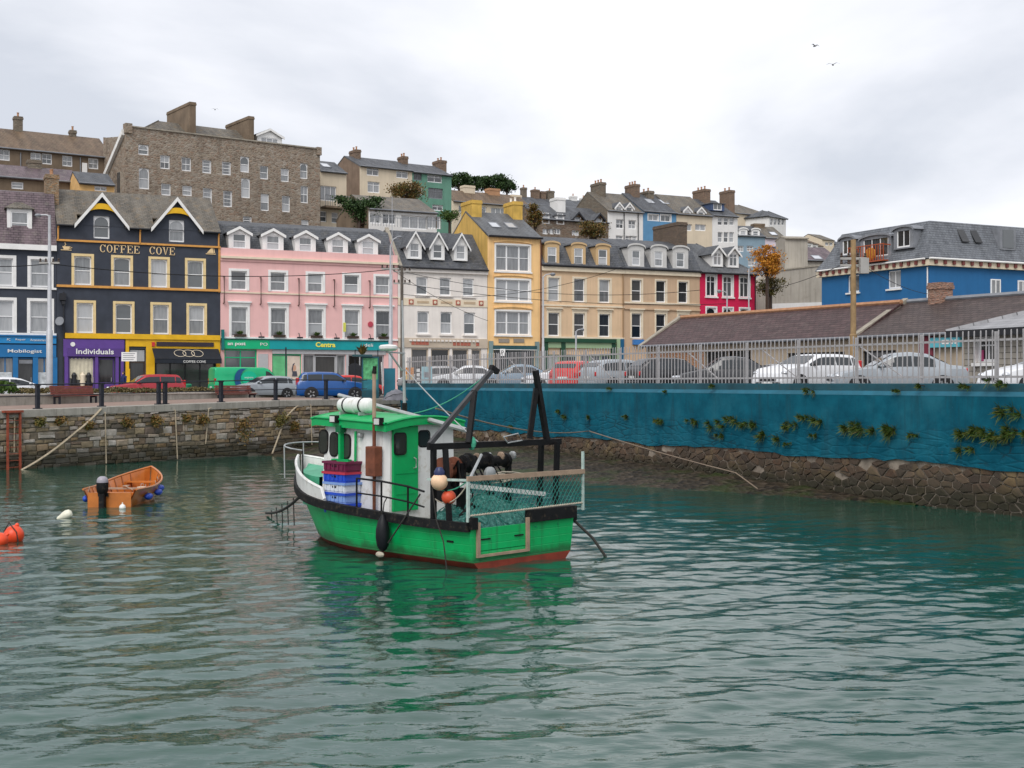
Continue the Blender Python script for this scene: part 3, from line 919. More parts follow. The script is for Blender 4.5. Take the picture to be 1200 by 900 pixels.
            r.add([(-hw - e, -e, h), (hw + e, -e, h), (hw + e, back, h), (-hw - e, back, h), (-hw * .3, hw * .8, h + rise), (hw * .3, hw * .8, h + rise), (hw * .3, back, h + rise), (-hw * .3, back, h + rise)],
                  [(0, 1, 5, 4), (1, 2, 6, 5), (3, 0, 4, 7), (4, 5, 6, 7)])
        else:
            r.box(-hw - e, hw + e, -e, back, h, h + .1)
        ro = r.build('dormer_roof', roofm, o, uv=True)
        if style != 'flat':
            sm = ro.modifiers.new('thickness', 'SOLIDIFY'); sm.thickness = .06
        me, pane, cache = frame_mesh(ww, wh, kind, fm)
        pm = pm or P_pale
        link('window_frame', me, o, (0, .04, h * .08))
        if pm.name not in cache:
            cache[pm.name] = [p_.mesh('pane', pm) for p_ in pane]
        for me_ in cache[pm.name]:
            link('pane', me_, o, (0, .04, h * .08))
        return o
    def skylight(s, px, py, prof, w=.7, h=1.0, pm=None, seg=0):
        """roof light lying on slope segment seg of the profile"""
        (ya, za), (yb, zb) = prof[seg], prof[seg + 1]
        best = None
        for i in range(101):
            f_ = i / 100; y, z = ya + (yb - ya) * f_, za + (zb - za) * f_
            e_ = abs(s.z(px, py, y) - z)
            if best is None or e_ < best[0]:
                best = (e_, y, z)
        _, y, z = best
        sl = Vector((0, yb - ya, zb - za)).normalized(); nn = Vector((0, -sl.z, sl.y)); X = Vector((1, 0, 0))
        c_ = Vector((s.u(px, y), y, z)) + nn * .03
        q = MB()
        for a, b2 in (((-1, -1), (1, -1)), ((1, -1), (1, 1)), ((1, 1), (-1, 1)), ((-1, 1), (-1, -1))):
            q.bar(c_ + X * a[0] * w / 2 + sl * a[1] * h / 2, c_ + X * b2[0] * w / 2 + sl * b2[1] * h / 2, .08, .1, nn)
        o = q.build('skylight', M_lead, s.root)
        MB().add([c_ + nn * .03 + X * a * w / 2 + sl * b2 * h / 2 for a, b2 in ((-1, -1), (1, -1), (1, 1), (-1, 1))], [(0, 1, 2, 3)]).build('pane', pm or M_skyglass, o)
M_skyglass = glass('skylight_pane', (.45, .47, .5), (.6, .62, .65), .1)
def quad_frame(q, x0, x1, z0, z1, t_, y0, y1):
    q.box(x0, x0 + t_, y0, y1, z0, z1).box(x1 - t_, x1, y0, y1, z0, z1).box(x0 + t_, x1 - t_, y0, y1, z0, z0 + t_).box(x0 + t_, x1 - t_, y0, y1, z1 - t_, z1)
    return q
def shop_window(parent, x0, x1, z0, z1, fm, pm, mull=1, trans=0., name='shop_window', y=.12):
    q = MB(); quad_frame(q, x0, x1, z0, z1, .1, y - .02, y + .06)
    for i in range(1, mull):
        x = x0 + (x1 - x0) * i / mull
        q.box(x - .04, x + .04, y - .015, y + .055, z0 + .1, z1 - .1)
    if trans:
        q.box(x0 + .1, x1 - .1, y - .016, y + .056, trans - .04, trans + .04)
    o = q.build(name, fm, parent)
    MB().add([(x0 + .05, y + .04, z0 + .05), (x1 - .05, y + .04, z0 + .05), (x1 - .05, y + .04, z1 - .05), (x0 + .05, y + .04, z1 - .05)], [(0, 1, 2, 3)]).build('pane', pm, o)
    return o
# ================================================================== the terrace on the street
LINE = (FA, FDIR); BZ = 2.66
M_navy = mat('charcoal_blue_render', (.038, .045, .062), .75, .2, 1.2, .15, 30, streak=.15)
M_yel = mat('yellow_paint', (.75, .43, .01), .5, .1, 2)
M_orange = mat('orange_moulding', (.62, .3, .07), .55, .12, 3)
M_pink = mat('pink_render', (.77, .46, .44), .75, .05, .8, .1, 30, streak=.12)
M_whiter = mat('white_render', (.76, .71, .66), .75, .08, .8, .12, 30, streak=.2)
M_ochre = mat('ochre_yellow_render', (.86, .55, .25), .75, .1, .7, .15, 30, streak=.35)
M_tan = mat('tan_render', (.66, .47, .3), .75, .07, .8, .12, 30, streak=.2)
M_tan2 = mat('brown_tan_render', (.54, .38, .25), .75, .07, .8, .12, 30, streak=.2)
M_crim = mat('crimson_render', (.62, .012, .075), .7, .08, .8, .1, 30, streak=.12)
M_creamtrim = mat('cream_trim', (.72, .62, .47), .6, .08, 2, dirt_amt=.2, dirt=(.4, .33, .24))
def doorway(parent, x0, x1, z1, m, name='door', y=.14, glassm=None):
    q = MB(); quad_frame(q, x0, x1, 0.02, z1, .09, y - .02, y + .05); q.box(x0 + .09, x1 - .09, y, y + .04, .11, .9)
    o = q.build(name, m, parent)
    MB().box(x0 + .05, x1 - .05, y + .035, y + .045, .06, z1 - .05).build('pane', glassm or P_dark, o)
    MB().box(x1 - .22, x1 - .16, y - .06, y - .021, .95, 1.25).build('handle', M_lead, o)
    return o
# ---- dark shop house at the left edge
h = House('terrace_house', 'dark terrace house with white sash windows over a bright blue phone shop', 'house', -76, 66, BZ, 'terrace houses along the street', LINE)
x = h.u
sur = (M_white, .2)
z2, z2b = h.z(48, 304), h.z(48, 336.5); z3, z3b = h.z(48, 353), h.z(48, 390)
for px in (-46, 3.5, 47.5):
    h.win(px, z2b, z2, 1.32, sur=sur, kind='sash', pm=P_pale, sill=None)
    h.win(px, z3b, z3, 1.38, sur=sur, kind='sash', pm=P_pale, sill=None)
Hh = h.z(30, 287)
sz = h.z(30, 418.5)
h.ops += [(x(-5), x(17), .45, sz), (x(19.5), x(40), .03, sz), (x(43), x(67) - .35, .45, sz), (x(-60), x(-10), .45, sz)]
prof = [(-.25, Hh), (1.7, h.z(30, 225.5, 1.7)), (5.0, h.z(30, 225, 1.7) + .5), (9.5, Hh)]
h.walls(Hh, prof, M_navy, 9.5)
h.roof(prof, M_slate_p, .0)
h.band('cornice', h.z(30, 293), h.z(30, 287) + .02, .28, M_white)
h.band('string_course', z2b - .17, z2b - .03, .1, M_white)
h.band('lower_sill_band', z3b - .17, z3b - .03, .12, M_white)
M_blueshop = mat('bright_blue_shopfront', (.01, .14, .35), .4, .08, 2)
M_bluelite = mat('mid_blue_fascia', (.015, .22, .5), .4, .06, 2)
h.band('fascia', h.z(30, 418.5), h.z(30, 404), .14, M_blueshop, 0, h.L - .02)
h.band('fascia_strip', h.z(30, 402.5), h.z(30, 394.5), .2, M_bluelite, 0, h.L - .02)
h.band('fascia_cornice', h.z(30, 394.4), z3b - .18, .3, M_blueshop, 0, h.L - .02)
for px in (-7.5, 18, 41.5, 64):
    MB().box(x(px) - .17, x(px) + .17, -.12, -.001, 0, h.z(30, 418.6)).build('pilaster', M_blueshop, h.root)
M_shopglass = glass('shop_glass', (.05, .055, .06), (.3, .3, .3))
shop_window(h.root, x(-5), x(17), .45, sz, M_blueshop, M_shopglass, 2)
shop_window(h.root, x(43), x(67) - .35, .45, sz, M_blueshop, M_shopglass, 2)
shop_window(h.root, x(-60), x(-10), .45, sz, M_blueshop, M_shopglass, 3)
doorway(h.root, x(19.5), x(40), sz - .05, M_blueshop)
MB().box(x(22), x(38), -.02, .1, sz - .45, sz - .2).build('roller_shutter_box', M_lead, h.root)
for a_, b2 in ((-3, 14), (44, 64)):
    MB().box(x(a_), x(b2), .1, .112, .5, 1.6).build('window_poster', mat('pale_poster', (.55, .58, .6), .6, .4, 3), h.root)
lettering(h.root, 'Mobilogist', x(49) - x(9), .3, (x(29), -.16, h.z(30, 412)), M_white, bold=.01)
for tx_, pa, pb in (('PC', 8, 12), ('Repair', 18, 30), ('Accessories', 35, 53)):
    lettering(h.root, tx_, x(pb) - x(pa), .16, (x((pa + pb) / 2), -.22, h.z(30, 398.3)), M_white)
h.dormer(23, 244, 277.5, 1.62, .35, 'hip', rise=.5, wallm=M_white, ww=1.15, wh=1.6, pm=P_mid, eave=.18, back=1.6, roofm=M_slate_b)
h.chimney(h.L - .1, 2.4, .9, 1.2, Hh + 2.5, h.z(66, 206, 2.4), rubble('old_brick_stack', [(.35, .2, .1), (.28, .18, .1), (.22, .16, .1)], 4, 10), 2)
# ---- black coffee house with two white gables
h = House('terrace_house', 'black terrace house with two white gables and gold lettering over purple and yellow shops', 'house', 66.3, 258, BZ, 'terrace houses along the street', LINE)
x = h.u
sur = (M_cream, .17)
yr = lambda y, ref, px: y + (px - ref) * .035
z2, z2b = h.z(145, 302), h.z(145, 335.5); z3, z3b = h.z(145, 356), h.z(145, 391)
for i, (p2, p3) in enumerate(((97, 99.5), (143, 145), (186.5, 188.5), (229, 230.5))):
    h.win(p2, z2b, z2, 1.18, sur=sur, kind='sash', pm=P_pale, arch=.12, fm=M_upvc)
    h.win(p3, z3b, z3, 1.15, sur=sur, kind='sash', pm=P_pale, arch=.12, fm=M_upvc)
He = h.z(160, 267)
gz0, gz1 = h.z(119, 280), h.z(119, 254)
for px in (119, 207):
    h.win(px, h.z(119, 279.5), h.z(119, 253), 1.1, kind='sash', pm=P_pale, arch=.4)
sz = h.z(100, 418)
h.ops += [(x(80), x(111), .5, sz - .05), (x(115), x(134), .03, sz - .05), (x(152), x(170), .03, h.z(160, 409)), (x(182), x(252), .4, h.z(210, 410))]
ridge = (3.6, h.z(150, 226.5, 3.6))
prof = [(-.3, He - .06), ridge, (7.5, He)]
# the two gables rise through the eaves
h.ops = [o for o in h.ops]
Hw = He
q = MB(); low = [o for o in h.ops if o[3] <= Hw]; hi = [o for o in h.ops if o[3] > Hw]
h.ops = low + [(o[0], o[1], o[2], Hw) for o in hi]
h.walls(Hw, prof, M_navy, 7.5)
gx = [(x(119) - 1.6, x(119) + 1.6), (x(207) - 1.6, x(207) + 1.6)]
mid_z = lambda yy: prof[0][1] + (ridge[1] - prof[0][1]) * (yy + .3) / (ridge[0] + .3)
edges = [0, gx[0][0], gx[0][1], gx[1][0], gx[1][1], h.L]
for i in range(5):
    pr2 = prof if i % 2 == 0 else [(.9, mid_z(.9))] + prof[1:]
    h.roof(pr2, M_slate_b, .0, x0=edges[i], x1=edges[i + 1])
    if i % 2 == 0:
        MB().tube([(edges[i], -.3, He - .1), (edges[i + 1], -.3, He - .1)], .07, 6).build('gutter', M_black, h.root)
for px in (119, 207):
    xc = x(px); hw = 1.55; za = h.z(119, 227, -.2); zf = h.z(119, 259); wt = h.z(119, 253); ww = .55
    q = MB()
    sl = lambda xx: za - abs(xx) / hw * (za - zf)
    # gable wall around the window head
    q.add([(-ww, 0, Hw), (-ww, 0, wt), (-ww, 0, sl(ww)), (-hw, 0, zf), (-hw, 0, Hw)], [(4, 0, 1, 2, 3)])
    q.add([(ww, 0, Hw), (ww, 0, wt), (ww, 0, sl(ww)), (hw, 0, zf), (hw, 0, Hw)], [(3, 2, 1, 0, 4)])
    q.add([(-ww, 0, wt), (ww, 0, wt), (ww, 0, sl(ww)), (0, 0, za), (-ww, 0, sl(ww))], [(0, 1, 2, 3, 4)])
    q.add([(-ww, 0, Hw), (-ww, 0, wt), (ww, 0, wt), (ww, 0, Hw), (-ww, .16, Hw), (-ww, .16, wt), (ww, .16, wt), (ww, .16, Hw)], [(0, 4, 5, 1), (1, 5, 6, 2), (2, 6, 7, 3)])
    for sg in (-1, 1):
        q.add([(sg * hw, 0, Hw - .1), (sg * hw, 2.6, Hw - .1), (sg * hw, 2.6, zf), (sg * hw, 0, zf)], [(0, 1, 2, 3)])
    g_ = q.build('gable', M_navy, h.root, loc=(xc, -.02, 0))
    r = MB(); e = .32; k = (za - zf) / hw
    r.grid([[(-hw - e, -.35, zf - k * e), (-hw - e, 3.4, zf - k * e)], [(0, -.35, za), (0, 3.4, za)], [(hw + e, -.35, zf - k * e), (hw + e, 3.4, zf - k * e)]])
    ro = r.build('gable_roof', M_slate_b, g_, uv=True); sm = ro.modifiers.new('t', 'SOLIDIFY'); sm.thickness = .08
    f_ = MB(); T = .24
    for sg in (-1, 1):
        a, c_ = Vector((sg * (hw + e), -.37, zf - k * e)), Vector((0, -.37, za))
        f_.poly([a + Vector((0, 0, .06)), c_ + Vector((0, 0, .08)), c_ + Vector((0, 0, -T)), a + Vector((0, 0, -T))], (0, .07, 0))
    f_.build('bargeboard', M_white, g_)
    y_ = MB(); n = 10; zc = h.z(119, 251.5)
    for i in range(n):
        a0_, a1_ = math.pi * (.08 + .84 * i / n), math.pi * (.08 + .84 * (i + 1) / n)
        p0 = (-math.cos(a0_) * .95, -.3, zc + math.sin(a0_) * .36); p1 = (-math.cos(a1_) * .95, -.3, zc + math.sin(a1_) * .36)
        y_.poly([p0, p1, (p1[0] * .8, -.3, p1[2] + .4), (p0[0] * .8, -.3, p0[2] + .4)], (0, .06, 0))
    y_.build('curved_tie', M_yel, g_)
h.band('name_board_moulding', h.z(160, 286.5), h.z(160, 284.3), .12, M_orange)
h.band('sill_moulding', h.z(160, 339), z2b - .02, .14, M_orange)
h.band('side_strip', h.z(160, 340), h.z(160, 285), .05, M_orange, h.L - .14, h.L)
# serif capitals for the name
def serif(ch, w, H):
    """stroke capitals with contrast and serifs; returns boxes / arcs in x,z"""
    q = MB(); T, tn, sf = .2 * w, .09 * w, .07 * H
    def bx(x0, x1, z0, z1):
        q.box(x0, x1, -.03, .0, z0, z1)
    if ch in 'FE':
        bx(.12 * w, .12 * w + T, 0, H); bx(0, .45 * w, 0, sf); bx(0, .92 * w, H - tn, H); bx(.88 * w, .98 * w, H - .26 * H, H)
        bx(.12 * w + T, .62 * w, H * .5 - tn / 2, H * .5 + tn / 2); bx(.6 * w, .7 * w, H * .38, H * .62)
        if ch == 'E':
            bx(.45 * w, .95 * w, 0, tn); bx(.9 * w, w, 0, .28 * H)
    elif ch in 'CO':
        n = 22; a0, a1 = (0, 2 * math.pi) if ch == 'O' else (math.radians(38), math.radians(322))
        for i in range(n):
            p = []
            for a in (a0 + (a1 - a0) * i / n, a0 + (a1 - a0) * (i + 1) / n):
                th = tn + (T - tn) * abs(math.cos(a)) ** 1.2
                p.append(((.5 + .5 * math.cos(a)) * w, H / 2 + H / 2 * math.sin(a))); p.append((.5 * w + (.5 * w - th) * math.cos(a), H / 2 + (H / 2 - th * .9) * math.sin(a)))
            q.poly([(p[0][0], -.03, p[0][1]), (p[2][0], -.03, p[2][1]), (p[3][0], -.03, p[3][1]), (p[1][0], -.03, p[1][1])], (0, .03, 0))
        if ch == 'C':
            bx(.86 * w, .97 * w, H * .68, H * .98)
    elif ch == 'V':
        q.poly([(.05 * w, -.03, H), (.05 * w + T * 1.1, -.03, H), (.56 * w, -.03, 0), (.46 * w, -.03, 0)], (0, .03, 0))
        q.poly([(.84 * w, -.03, H), (.84 * w + tn, -.03, H), (.56 * w, -.03, 0), (.5 * w, -.03, 0)], (0, .03, 0))
        bx(-.08 * w, .4 * w, H - sf, H); bx(.7 * w, 1.06 * w, H - sf, H)
    return q
M_gold = mat('gold_letters', (.75, .55, .3), .4, .08, 5)
tx0, tx1 = x(117), x(206); chars = 'COFFEE COVE'; adv = (tx1 - tx0) / (len(chars) + .35)
nm = MB(); cx = tx0; zt = h.z(160, 297.3)
for ch in chars:
    if ch == ' ':
        cx += adv * 1.35; continue
    c_ = serif(ch, adv * .84, .56)
    nm.add([(a + cx, b2 - .02, c2 + zt) for a, b2, c2 in c_.v], c_.f); cx += adv
nm.build('lettering', M_gold, h.root)
# cup emblem at the left, sail emblem at the right
q = MB(); cx, cz = x(77.5), h.z(77, 290)
q.poly([(cx - .26, -.05, cz + .08), (cx + .26, -.05, cz + .08), (cx + .16, -.05, cz - .14), (cx - .16, -.05, cz - .14)], (0, .03, 0)); q.box(cx - .36, cx + .36, -.05, -.02, cz - .2, cz - .15)
q.tube([(cx - .1, -.04, cz + .1), (cx - .02, -.04, cz + .22), (cx - .1, -.04, cz + .34)], .03, 5); q.tube([(cx + .25, -.04, cz + .05), (cx + .4, -.04, cz), (cx + .2, -.04, cz - .08)], .03, 5)
q.build('cup_emblem', M_gold, h.root)
q = MB(); cx, cz = x(246.5), h.z(246, 296.5)
q.poly([(cx - .26, -.05, cz), (cx + .22, -.05, cz), (cx + .16, -.05, cz + .5)], (0, .03, 0)); q.poly([(cx + .24, -.05, cz + .02), (cx + .34, -.05, cz + .02), (cx + .24, -.05, cz + .44)], (0, .03, 0)); q.box(cx - .34, cx + .38, -.05, -.02, cz - .1, cz - .04)
q.build('sail_emblem', M_gold, h.root)
# shops
M_purple = mat('purple_shopfront', (.11, .05, .26), .45, .08, 2)
M_purple2 = mat('dark_purple_fascia', (.085, .04, .2), .45, .08, 2)
h.band('shop_cornice', h.z(160, 397.5), z3b - .02, .2, M_yel, x(76), h.L - .02)
h.band('purple_fascia', sz, h.z(100, 397.6), .14, M_purple, x(74), x(145.5))
h.band('purple_name_board', sz + .02, h.z(100, 408), .18, M_purple2, x(79), x(145))
lettering(h.root, 'Individuals', x(133) - x(89), .38, (x(111), -.2, h.z(110, 412)), M_white, bold=.015)
MB().lathe([(.16, 0), (.16, .03)], (x(85), -.17, h.z(85, 403.5)), (0, -1, 0), 14).build('round_badge', M_white, h.root)
for px, w_ in ((77.5, .25), (113, .2), (137, .22), (143, .2)):
    MB().box(x(px) - w_ / 2, x(px) + w_ / 2, -.13, -.001, 0, sz - .001).build('pilaster', M_purple, h.root)
sw = shop_window(h.root, x(80), x(111), .5, sz - .05, M_purple, P_dark, 1)
crt = MB(); rows = []
for i in range(25):
    f_ = i / 24; xx = x(81) + (x(110) - x(81)) * f_
    rows.append([(xx, .1 + .025 * math.sin(f_ * 40), sz - .1), (xx, .1 + .03 * math.sin(f_ * 40 + 1), sz - 1.5 - .35 * f_)])
crt.grid(rows).build('drape', mat('cream_drape', (.6, .55, .42), .8, .15, 3), h.root, smooth='all')
for i, (px, mm) in enumerate(((87, M_black), (97, M_creamtrim), (104, M_black))):
    MB().lathe([(.12, 0), (.2, .35), (.16, .6), (.2, .85), (.09, 1.0), (.08, 1.05)], (x(px), .07, .55), n=10).build('dress_dummy', mm, h.root, smooth=True)
doorway(h.root, x(115), x(134), sz - .1, M_purple2)
yl = M_yel
for a_, b2 in ((147, 151), (171, 181), (253, 257.6)):
    MB().box(x(a_), x(b2), -.1, -.001, 0, h.z(200, 397.6)).build('pilaster', yl, h.root)
h.band('door_head', h.z(160, 406), h.z(160, 397.6), .08, yl, x(151) + .002, x(171) - .002)
h.band('cafe_frieze', h.z(210, 410), h.z(210, 397.6), .09, yl, x(181) + .002, x(253) - .002)
h.band('cafe_sign', h.z(215, 406), h.z(215, 401), .16, mat('dark_sign_board', (.03, .02, .03), .4), x(183), x(250), -.09)
MB().box(x(177.5), x(181), -.2, -.1, h.z(180, 406), h.z(180, 401)).build('red_square', mat('red_sign', (.5, .03, .03), .4), h.root)
doorway(h.root, x(152), x(170), h.z(160, 409) - .9, M_brown)
MB().box(x(152.5), x(169.5), .1, .13, h.z(160, 409) - .88, h.z(160, 409) - .06).build('fanlight', P_pale, h.root)
shop_window(h.root, x(182), x(252), .4, h.z(210, 410), M_black, P_dark, 4)
aw = MB(); az, az2, az3 = h.z(215, 408.5), h.z(215, 421), h.z(215, 427)
aw.poly([(x(178), -.12, az), (x(178), -1.25, az2), (x(178), -1.25, az2 - .04), (x(178), -.12, az - .06)], (x(255.5) - x(178), 0, 0))
aw.box(x(178), x(255.5), -1.25, -1.22, az3 + .06, az2)
aw.build('awning', mat('black_awning', (.008, .012, .02), .6, .2, 3), h.root)
for k in (-.62, 0, .62):
    rr = [(x(219) + k + .33 * math.cos(a) * (1 if k else 1.1), -.8, 0) for a in [2 * math.pi * i / 16 for i in range(17)]]
    tt = MB()
    pts = []
    for i in range(17):
        a = 2 * math.pi * i / 16
        f_ = .5 + .32 * math.sin(a)
        pts.append((x(219) + k + .42 * math.cos(a), -.14 - 1.1 * f_ - .0, az + (az2 - az) * f_ + .03))
    tt.tube(pts, .02, 4, False).build('scroll_emblem', M_creamtrim, h.root)
lettering(h.root, 'COFFEE COVE', x(237) - x(211), .17, (x(224), -1.27, az2 - .19), M_white)
h.pipe(x(74.5), .2, h.z(74, 342))
for px in (68, 164, 256):
    MB().tube([(x(px), -.1, h.z(160, 285)), (x(px), -.1, He - .3), (x(px), -.28, He - .12)], .06, 6).build('downpipe', M_orange, h.root)
q = MB().box(x(75) - .3, x(75) + .12, -.3, -.02, h.z(75, 352), h.z(75, 344)); q.box(x(75) - .18, x(75) + .05, -.25, -.02, h.z(75, 357), h.z(75, 353)); q.build('cable_box', M_black, h.root)
MB().lathe([(.0, 0), (.2, .04), (.32, .12), (.3, .125), (.0, .03)], (x(70), -.35, h.z(70, 377)), (-.6, -1, .3), 14).build('satellite_dish', M_lead, h.root, smooth=True)
# ---- pink building
h = House('terrace_house', 'pale pink terrace building with five white gabled dormers over green and teal shops', 'house', 258.3, 466, BZ, 'terrace houses along the street', LINE)
x = h.u
sur = (M_white, .17)
z2, z2b = h.z(281, 317.5), h.z(281, 340); z3, z3b = h.z(281, 360), h.z(281, 394.5)
for i, px in enumerate((281, 327, 370.5, 413, 449.5)):
    h.win(px - 1, z2b, z2, 1.2, sur=sur, kind='sash', pm=P_mid)
    h.win(px - .5, z3b, z3, 1.22, sur=sur, kind='sash', pm=P_mid, head=M_white)
Hp = h.z(360, 295.5)
sz = h.z(300, 409)
h.ops += [(x(263), x(301), .3, sz - .03), (x(319), x(353), .35, sz - .35), (x(355), x(405), .03, sz - .35), (x(408), x(450), .4, sz - .35)]
prof = [(.35, Hp - .6), (2.3, h.z(360, 268, 2.3)), (5, h.z(360, 268, 2.3) + .6), (10, Hp)]
h.walls(Hp, [(0, Hp), (.35, Hp), (2.3, prof[1][1]), (5, prof[2][1]), (10, Hp)], M_pink, 10)
MB().box(0, h.L, .0, .34, Hp - .001, Hp + .06).build('parapet_cap', M_pink, h.root)
h.roof(prof, M_slate, .0)
h.band('cornice', h.z(360, 306.5), h.z(360, 304), .22, M_creamtrim)
h.band('frieze', h.z(360, 309.5), h.z(360, 306.6), .08, M_pink)
h.band('string_course', h.z(360, 346), h.z(360, 344.5), .07, M_creamtrim)
h.band('sill_band', z3b - .14, z3b - .02, .12, M_white)
for i, px in enumerate((280.5, 320, 358, 396, 431.5)):
    k = (px - 280.5)
    h.dormer(px, 272.5 + k * .058, 293 + k * .05, 1.62, .5, 'gable', rise=.42, ww=1.02, wh=1.14, pm=P_pale, wallm=M_white, eave=.16)
M_post = mat('post_green', (.0, .42, .18), .4, .05, 2); M_teal = mat('teal_fascia', (.0, .3, .32), .4, .06, 2); M_tealdk = mat('dark_teal_trim', (.0, .15, .15), .45, .06, 2)
h.band('shop_cornice', h.z(360, 398.6), z3b - .16, .3, M_tealdk, .05, h.L - .6)
h.band('post_fascia', sz, h.z(300, 398.3), .2, M_post, x(262), x(315))
h.band('store_fascia', sz, h.z(360, 399.2), .2, M_teal, x(315) + .01, h.L - .6)
MB().box(.05, x(262) - .01, -.32, -.001, sz - .1, z3b + .5).build('end_bracket', M_tealdk, h.root)
lettering(h.root, 'an post', x(287) - x(266), .3, (x(276.5), -.22, h.z(276, 403.5)), M_white, bold=.02)
lettering(h.root, 'PO', .55, .22, (x(308.5), -.22, h.z(308, 403.5)), M_white)
M_lemon = mat('lemon_letters', (.85, .75, .1), .4)
lettering(h.root, 'Centra', x(392) - x(369), .38, (x(380.5), -.22, h.z(380, 404)), M_lemon, bold=.03)
lettering(h.root, 'deli', .7, .25, (x(431), -.22, h.z(431, 404.5)), M_white)
shop_window(h.root, x(263), x(301), .3, sz - .03, M_post, P_pale, 2, h.z(280, 419))
M_fr = mat('shopfront_grey', (.42, .42, .43), .4, .06, 3)
for a_, b2 in ((302.5, 314), (354, 355.4), (405.6, 408)):
    MB().box(x(a_), x(b2), -.06, -.001, .0, sz - .36).build('pilaster', M_fr, h.root)
h.band('grey_head', sz - .34, sz - .02, .05, M_fr, x(319), x(452))
shop_window(h.root, x(319), x(353), .35, sz - .35, M_post, P_pale, 2)
MB().box(x(320), x(336), .09, .11, .45, sz - .5).build('green_poster', mat('poster_green', (.12, .45, .2), .5, .25, 1.2), h.root)
pp = MB().box(x(337), x(352), .09, .11, .45, sz - .5).build('portrait_poster', mat('poster_beige', (.6, .5, .42), .5, .2, 1.2), h.root)
pq = MB(); pq.poly([(x(345) + .16 * math.cos(a), .085, 2.0 + .24 * math.sin(a)) for a in [2 * math.pi * i / 14 for i in range(14)]], (0, -.006, 0))
pq.build('printed_face', mat('poster_skin', (.55, .32, .22), .6), pp)
pq = MB(); pq.poly([(x(342.5), .084, 1.35), (x(349), .084, 1.35), (x(348), .084, 1.75), (x(343.5), .084, 1.75)], (0, -.006, 0)).poly([(x(342), .083, 1.9), (x(343.6), .083, 2.3), (x(346), .083, 2.4), (x(344), .083, 2.1), (x(343.2), .083, 1.6)], (0, -.006, 0))
pq.build('printed_coat', mat('poster_dark', (.06, .06, .08), .6), pp)
shop_window(h.root, x(355), x(369), .03, sz - .35, M_fr, M_shopglass, 1, name='shop_window')
doorway(h.root, x(369), x(394), sz - .45, M_fr)
shop_window(h.root, x(394.2), x(405), .03, sz - .35, M_fr, P_pale, 1)
shop_window(h.root, x(408), x(450), .4, sz - .35, M_fr, P_dark, 3)
q = MB(); q.ball((x(416), .1, 1.6), .7, .03, .8); q.build('dark_poster_blob', M_black, h.root)
for px in (262, 305, 349.5, 391, 432.5):
    zb_, zt_ = h.z(px, 355 + (px - 262) * .03), h.z(px, 324 + (px - 262) * .03)
    MB().tube([(x(px), -.03, zt_), (x(px), -.22, zt_ + .02), (x(px), -.24, zb_), (x(px), -.03, zb_ - .02)], .06, 6).build('banner_bracket', mat('bracket_brown', (.16, .09, .08), .6), h.root)
for px in (305, 350, 393, 433):
    q = MB().box(x(px) - .22, x(px) + .22, -.42, -.32, z3b - .08, z3b + .04).tube([(x(px), -.32, z3b), (x(px), -.1, z3b + .3), (x(px), -.02, z3b + .34)], .03, 5)
    q.build('floodlight', M_black, h.root)
def tuft(name, label, cat, c_, r, hgt, n, mm, group=None, parent=None, leaf=.06, flat=.0, droop=.3):
    """small plant of thin blade leaves growing out of c_ (world or local)"""
    q = MB()
    for i in range(n):
        a = random.uniform(0, 6.28); rr = r * random.uniform(.15, 1) ; hh_ = hgt * random.uniform(.35, 1)
        base = Vector((math.cos(a) * r * .25 * random.random(), math.sin(a) * r * .25 * random.random() * (1 - flat), 0))
        tip = Vector((math.cos(a) * rr, math.sin(a) * rr * (1 - flat), hh_ * (1 - droop * rr / r)))
        sd_ = Vector((-math.sin(a), math.cos(a), random.uniform(-.4, .4))) * leaf * random.uniform(.5, 1)
        md = (base + tip) / 2 + Vector((0, 0, hh_ * .18))
        q.add([base, md - sd_, tip, md + sd_], [(0, 1, 2, 3)])
    o = q.build(name, mm, parent, loc=c_)
    if label:
        tag(o, label, cat, group)
    return o
LF_green = leafmat('leaf_green', [(.02, .05, .008), (.05, .1, .015), (.09, .14, .03)])
LF_olive = leafmat('leaf_olive', [(.05, .055, .012), (.09, .09, .02), (.13, .11, .03), (.16, .1, .02)])
LF_rust = leafmat('leaf_rust', [(.07, .04, .012), (.15, .08, .02), (.22, .13, .035), (.08, .08, .02), (.05, .06, .015)])
LF_orange = leafmat('leaf_orange', [(.34, .11, .012), (.5, .2, .02), (.58, .28, .035), (.25, .09, .012)])
LF_dark = leafmat('leaf_dark', [(.012, .03, .01), (.03, .065, .016), (.05, .09, .025)])
for i, px in enumerate((281, 327, 370.5, 413, 449.5)):
    bx_ = thing('window_box', 'dark plant box on the pink building, ' + ('first', 'second', 'third', 'fourth', 'fifth')[i] + ' lower window from the left', 'planter',
                h.root.matrix_basis @ Vector((x(px), -.16, z3b)), h.root.rotation_euler.z, 'window boxes on the pink building')
    MB().box(-.45, .45, -.1, .12, 0, .18).build('trough', M_brown, bx_)
    tuft('leaves', None, None, (0, 0, .15), .4, .38, 60, LF_green, parent=bx_)
q = MB().box(x(402), x(405), -.08, -.001, z3b + .5, z3b + 1.2).build('yellow_box', mat('lime_box', (.6, .6, .1), .5), h.root)
MB().lathe([(.22, 0), (.22, .04)], (x(434), -.02, h.z(434, 380)), (0, -1, 0), 14).build('round_plaque', mat('red_plaque', (.45, .05, .08), .5), h.root)
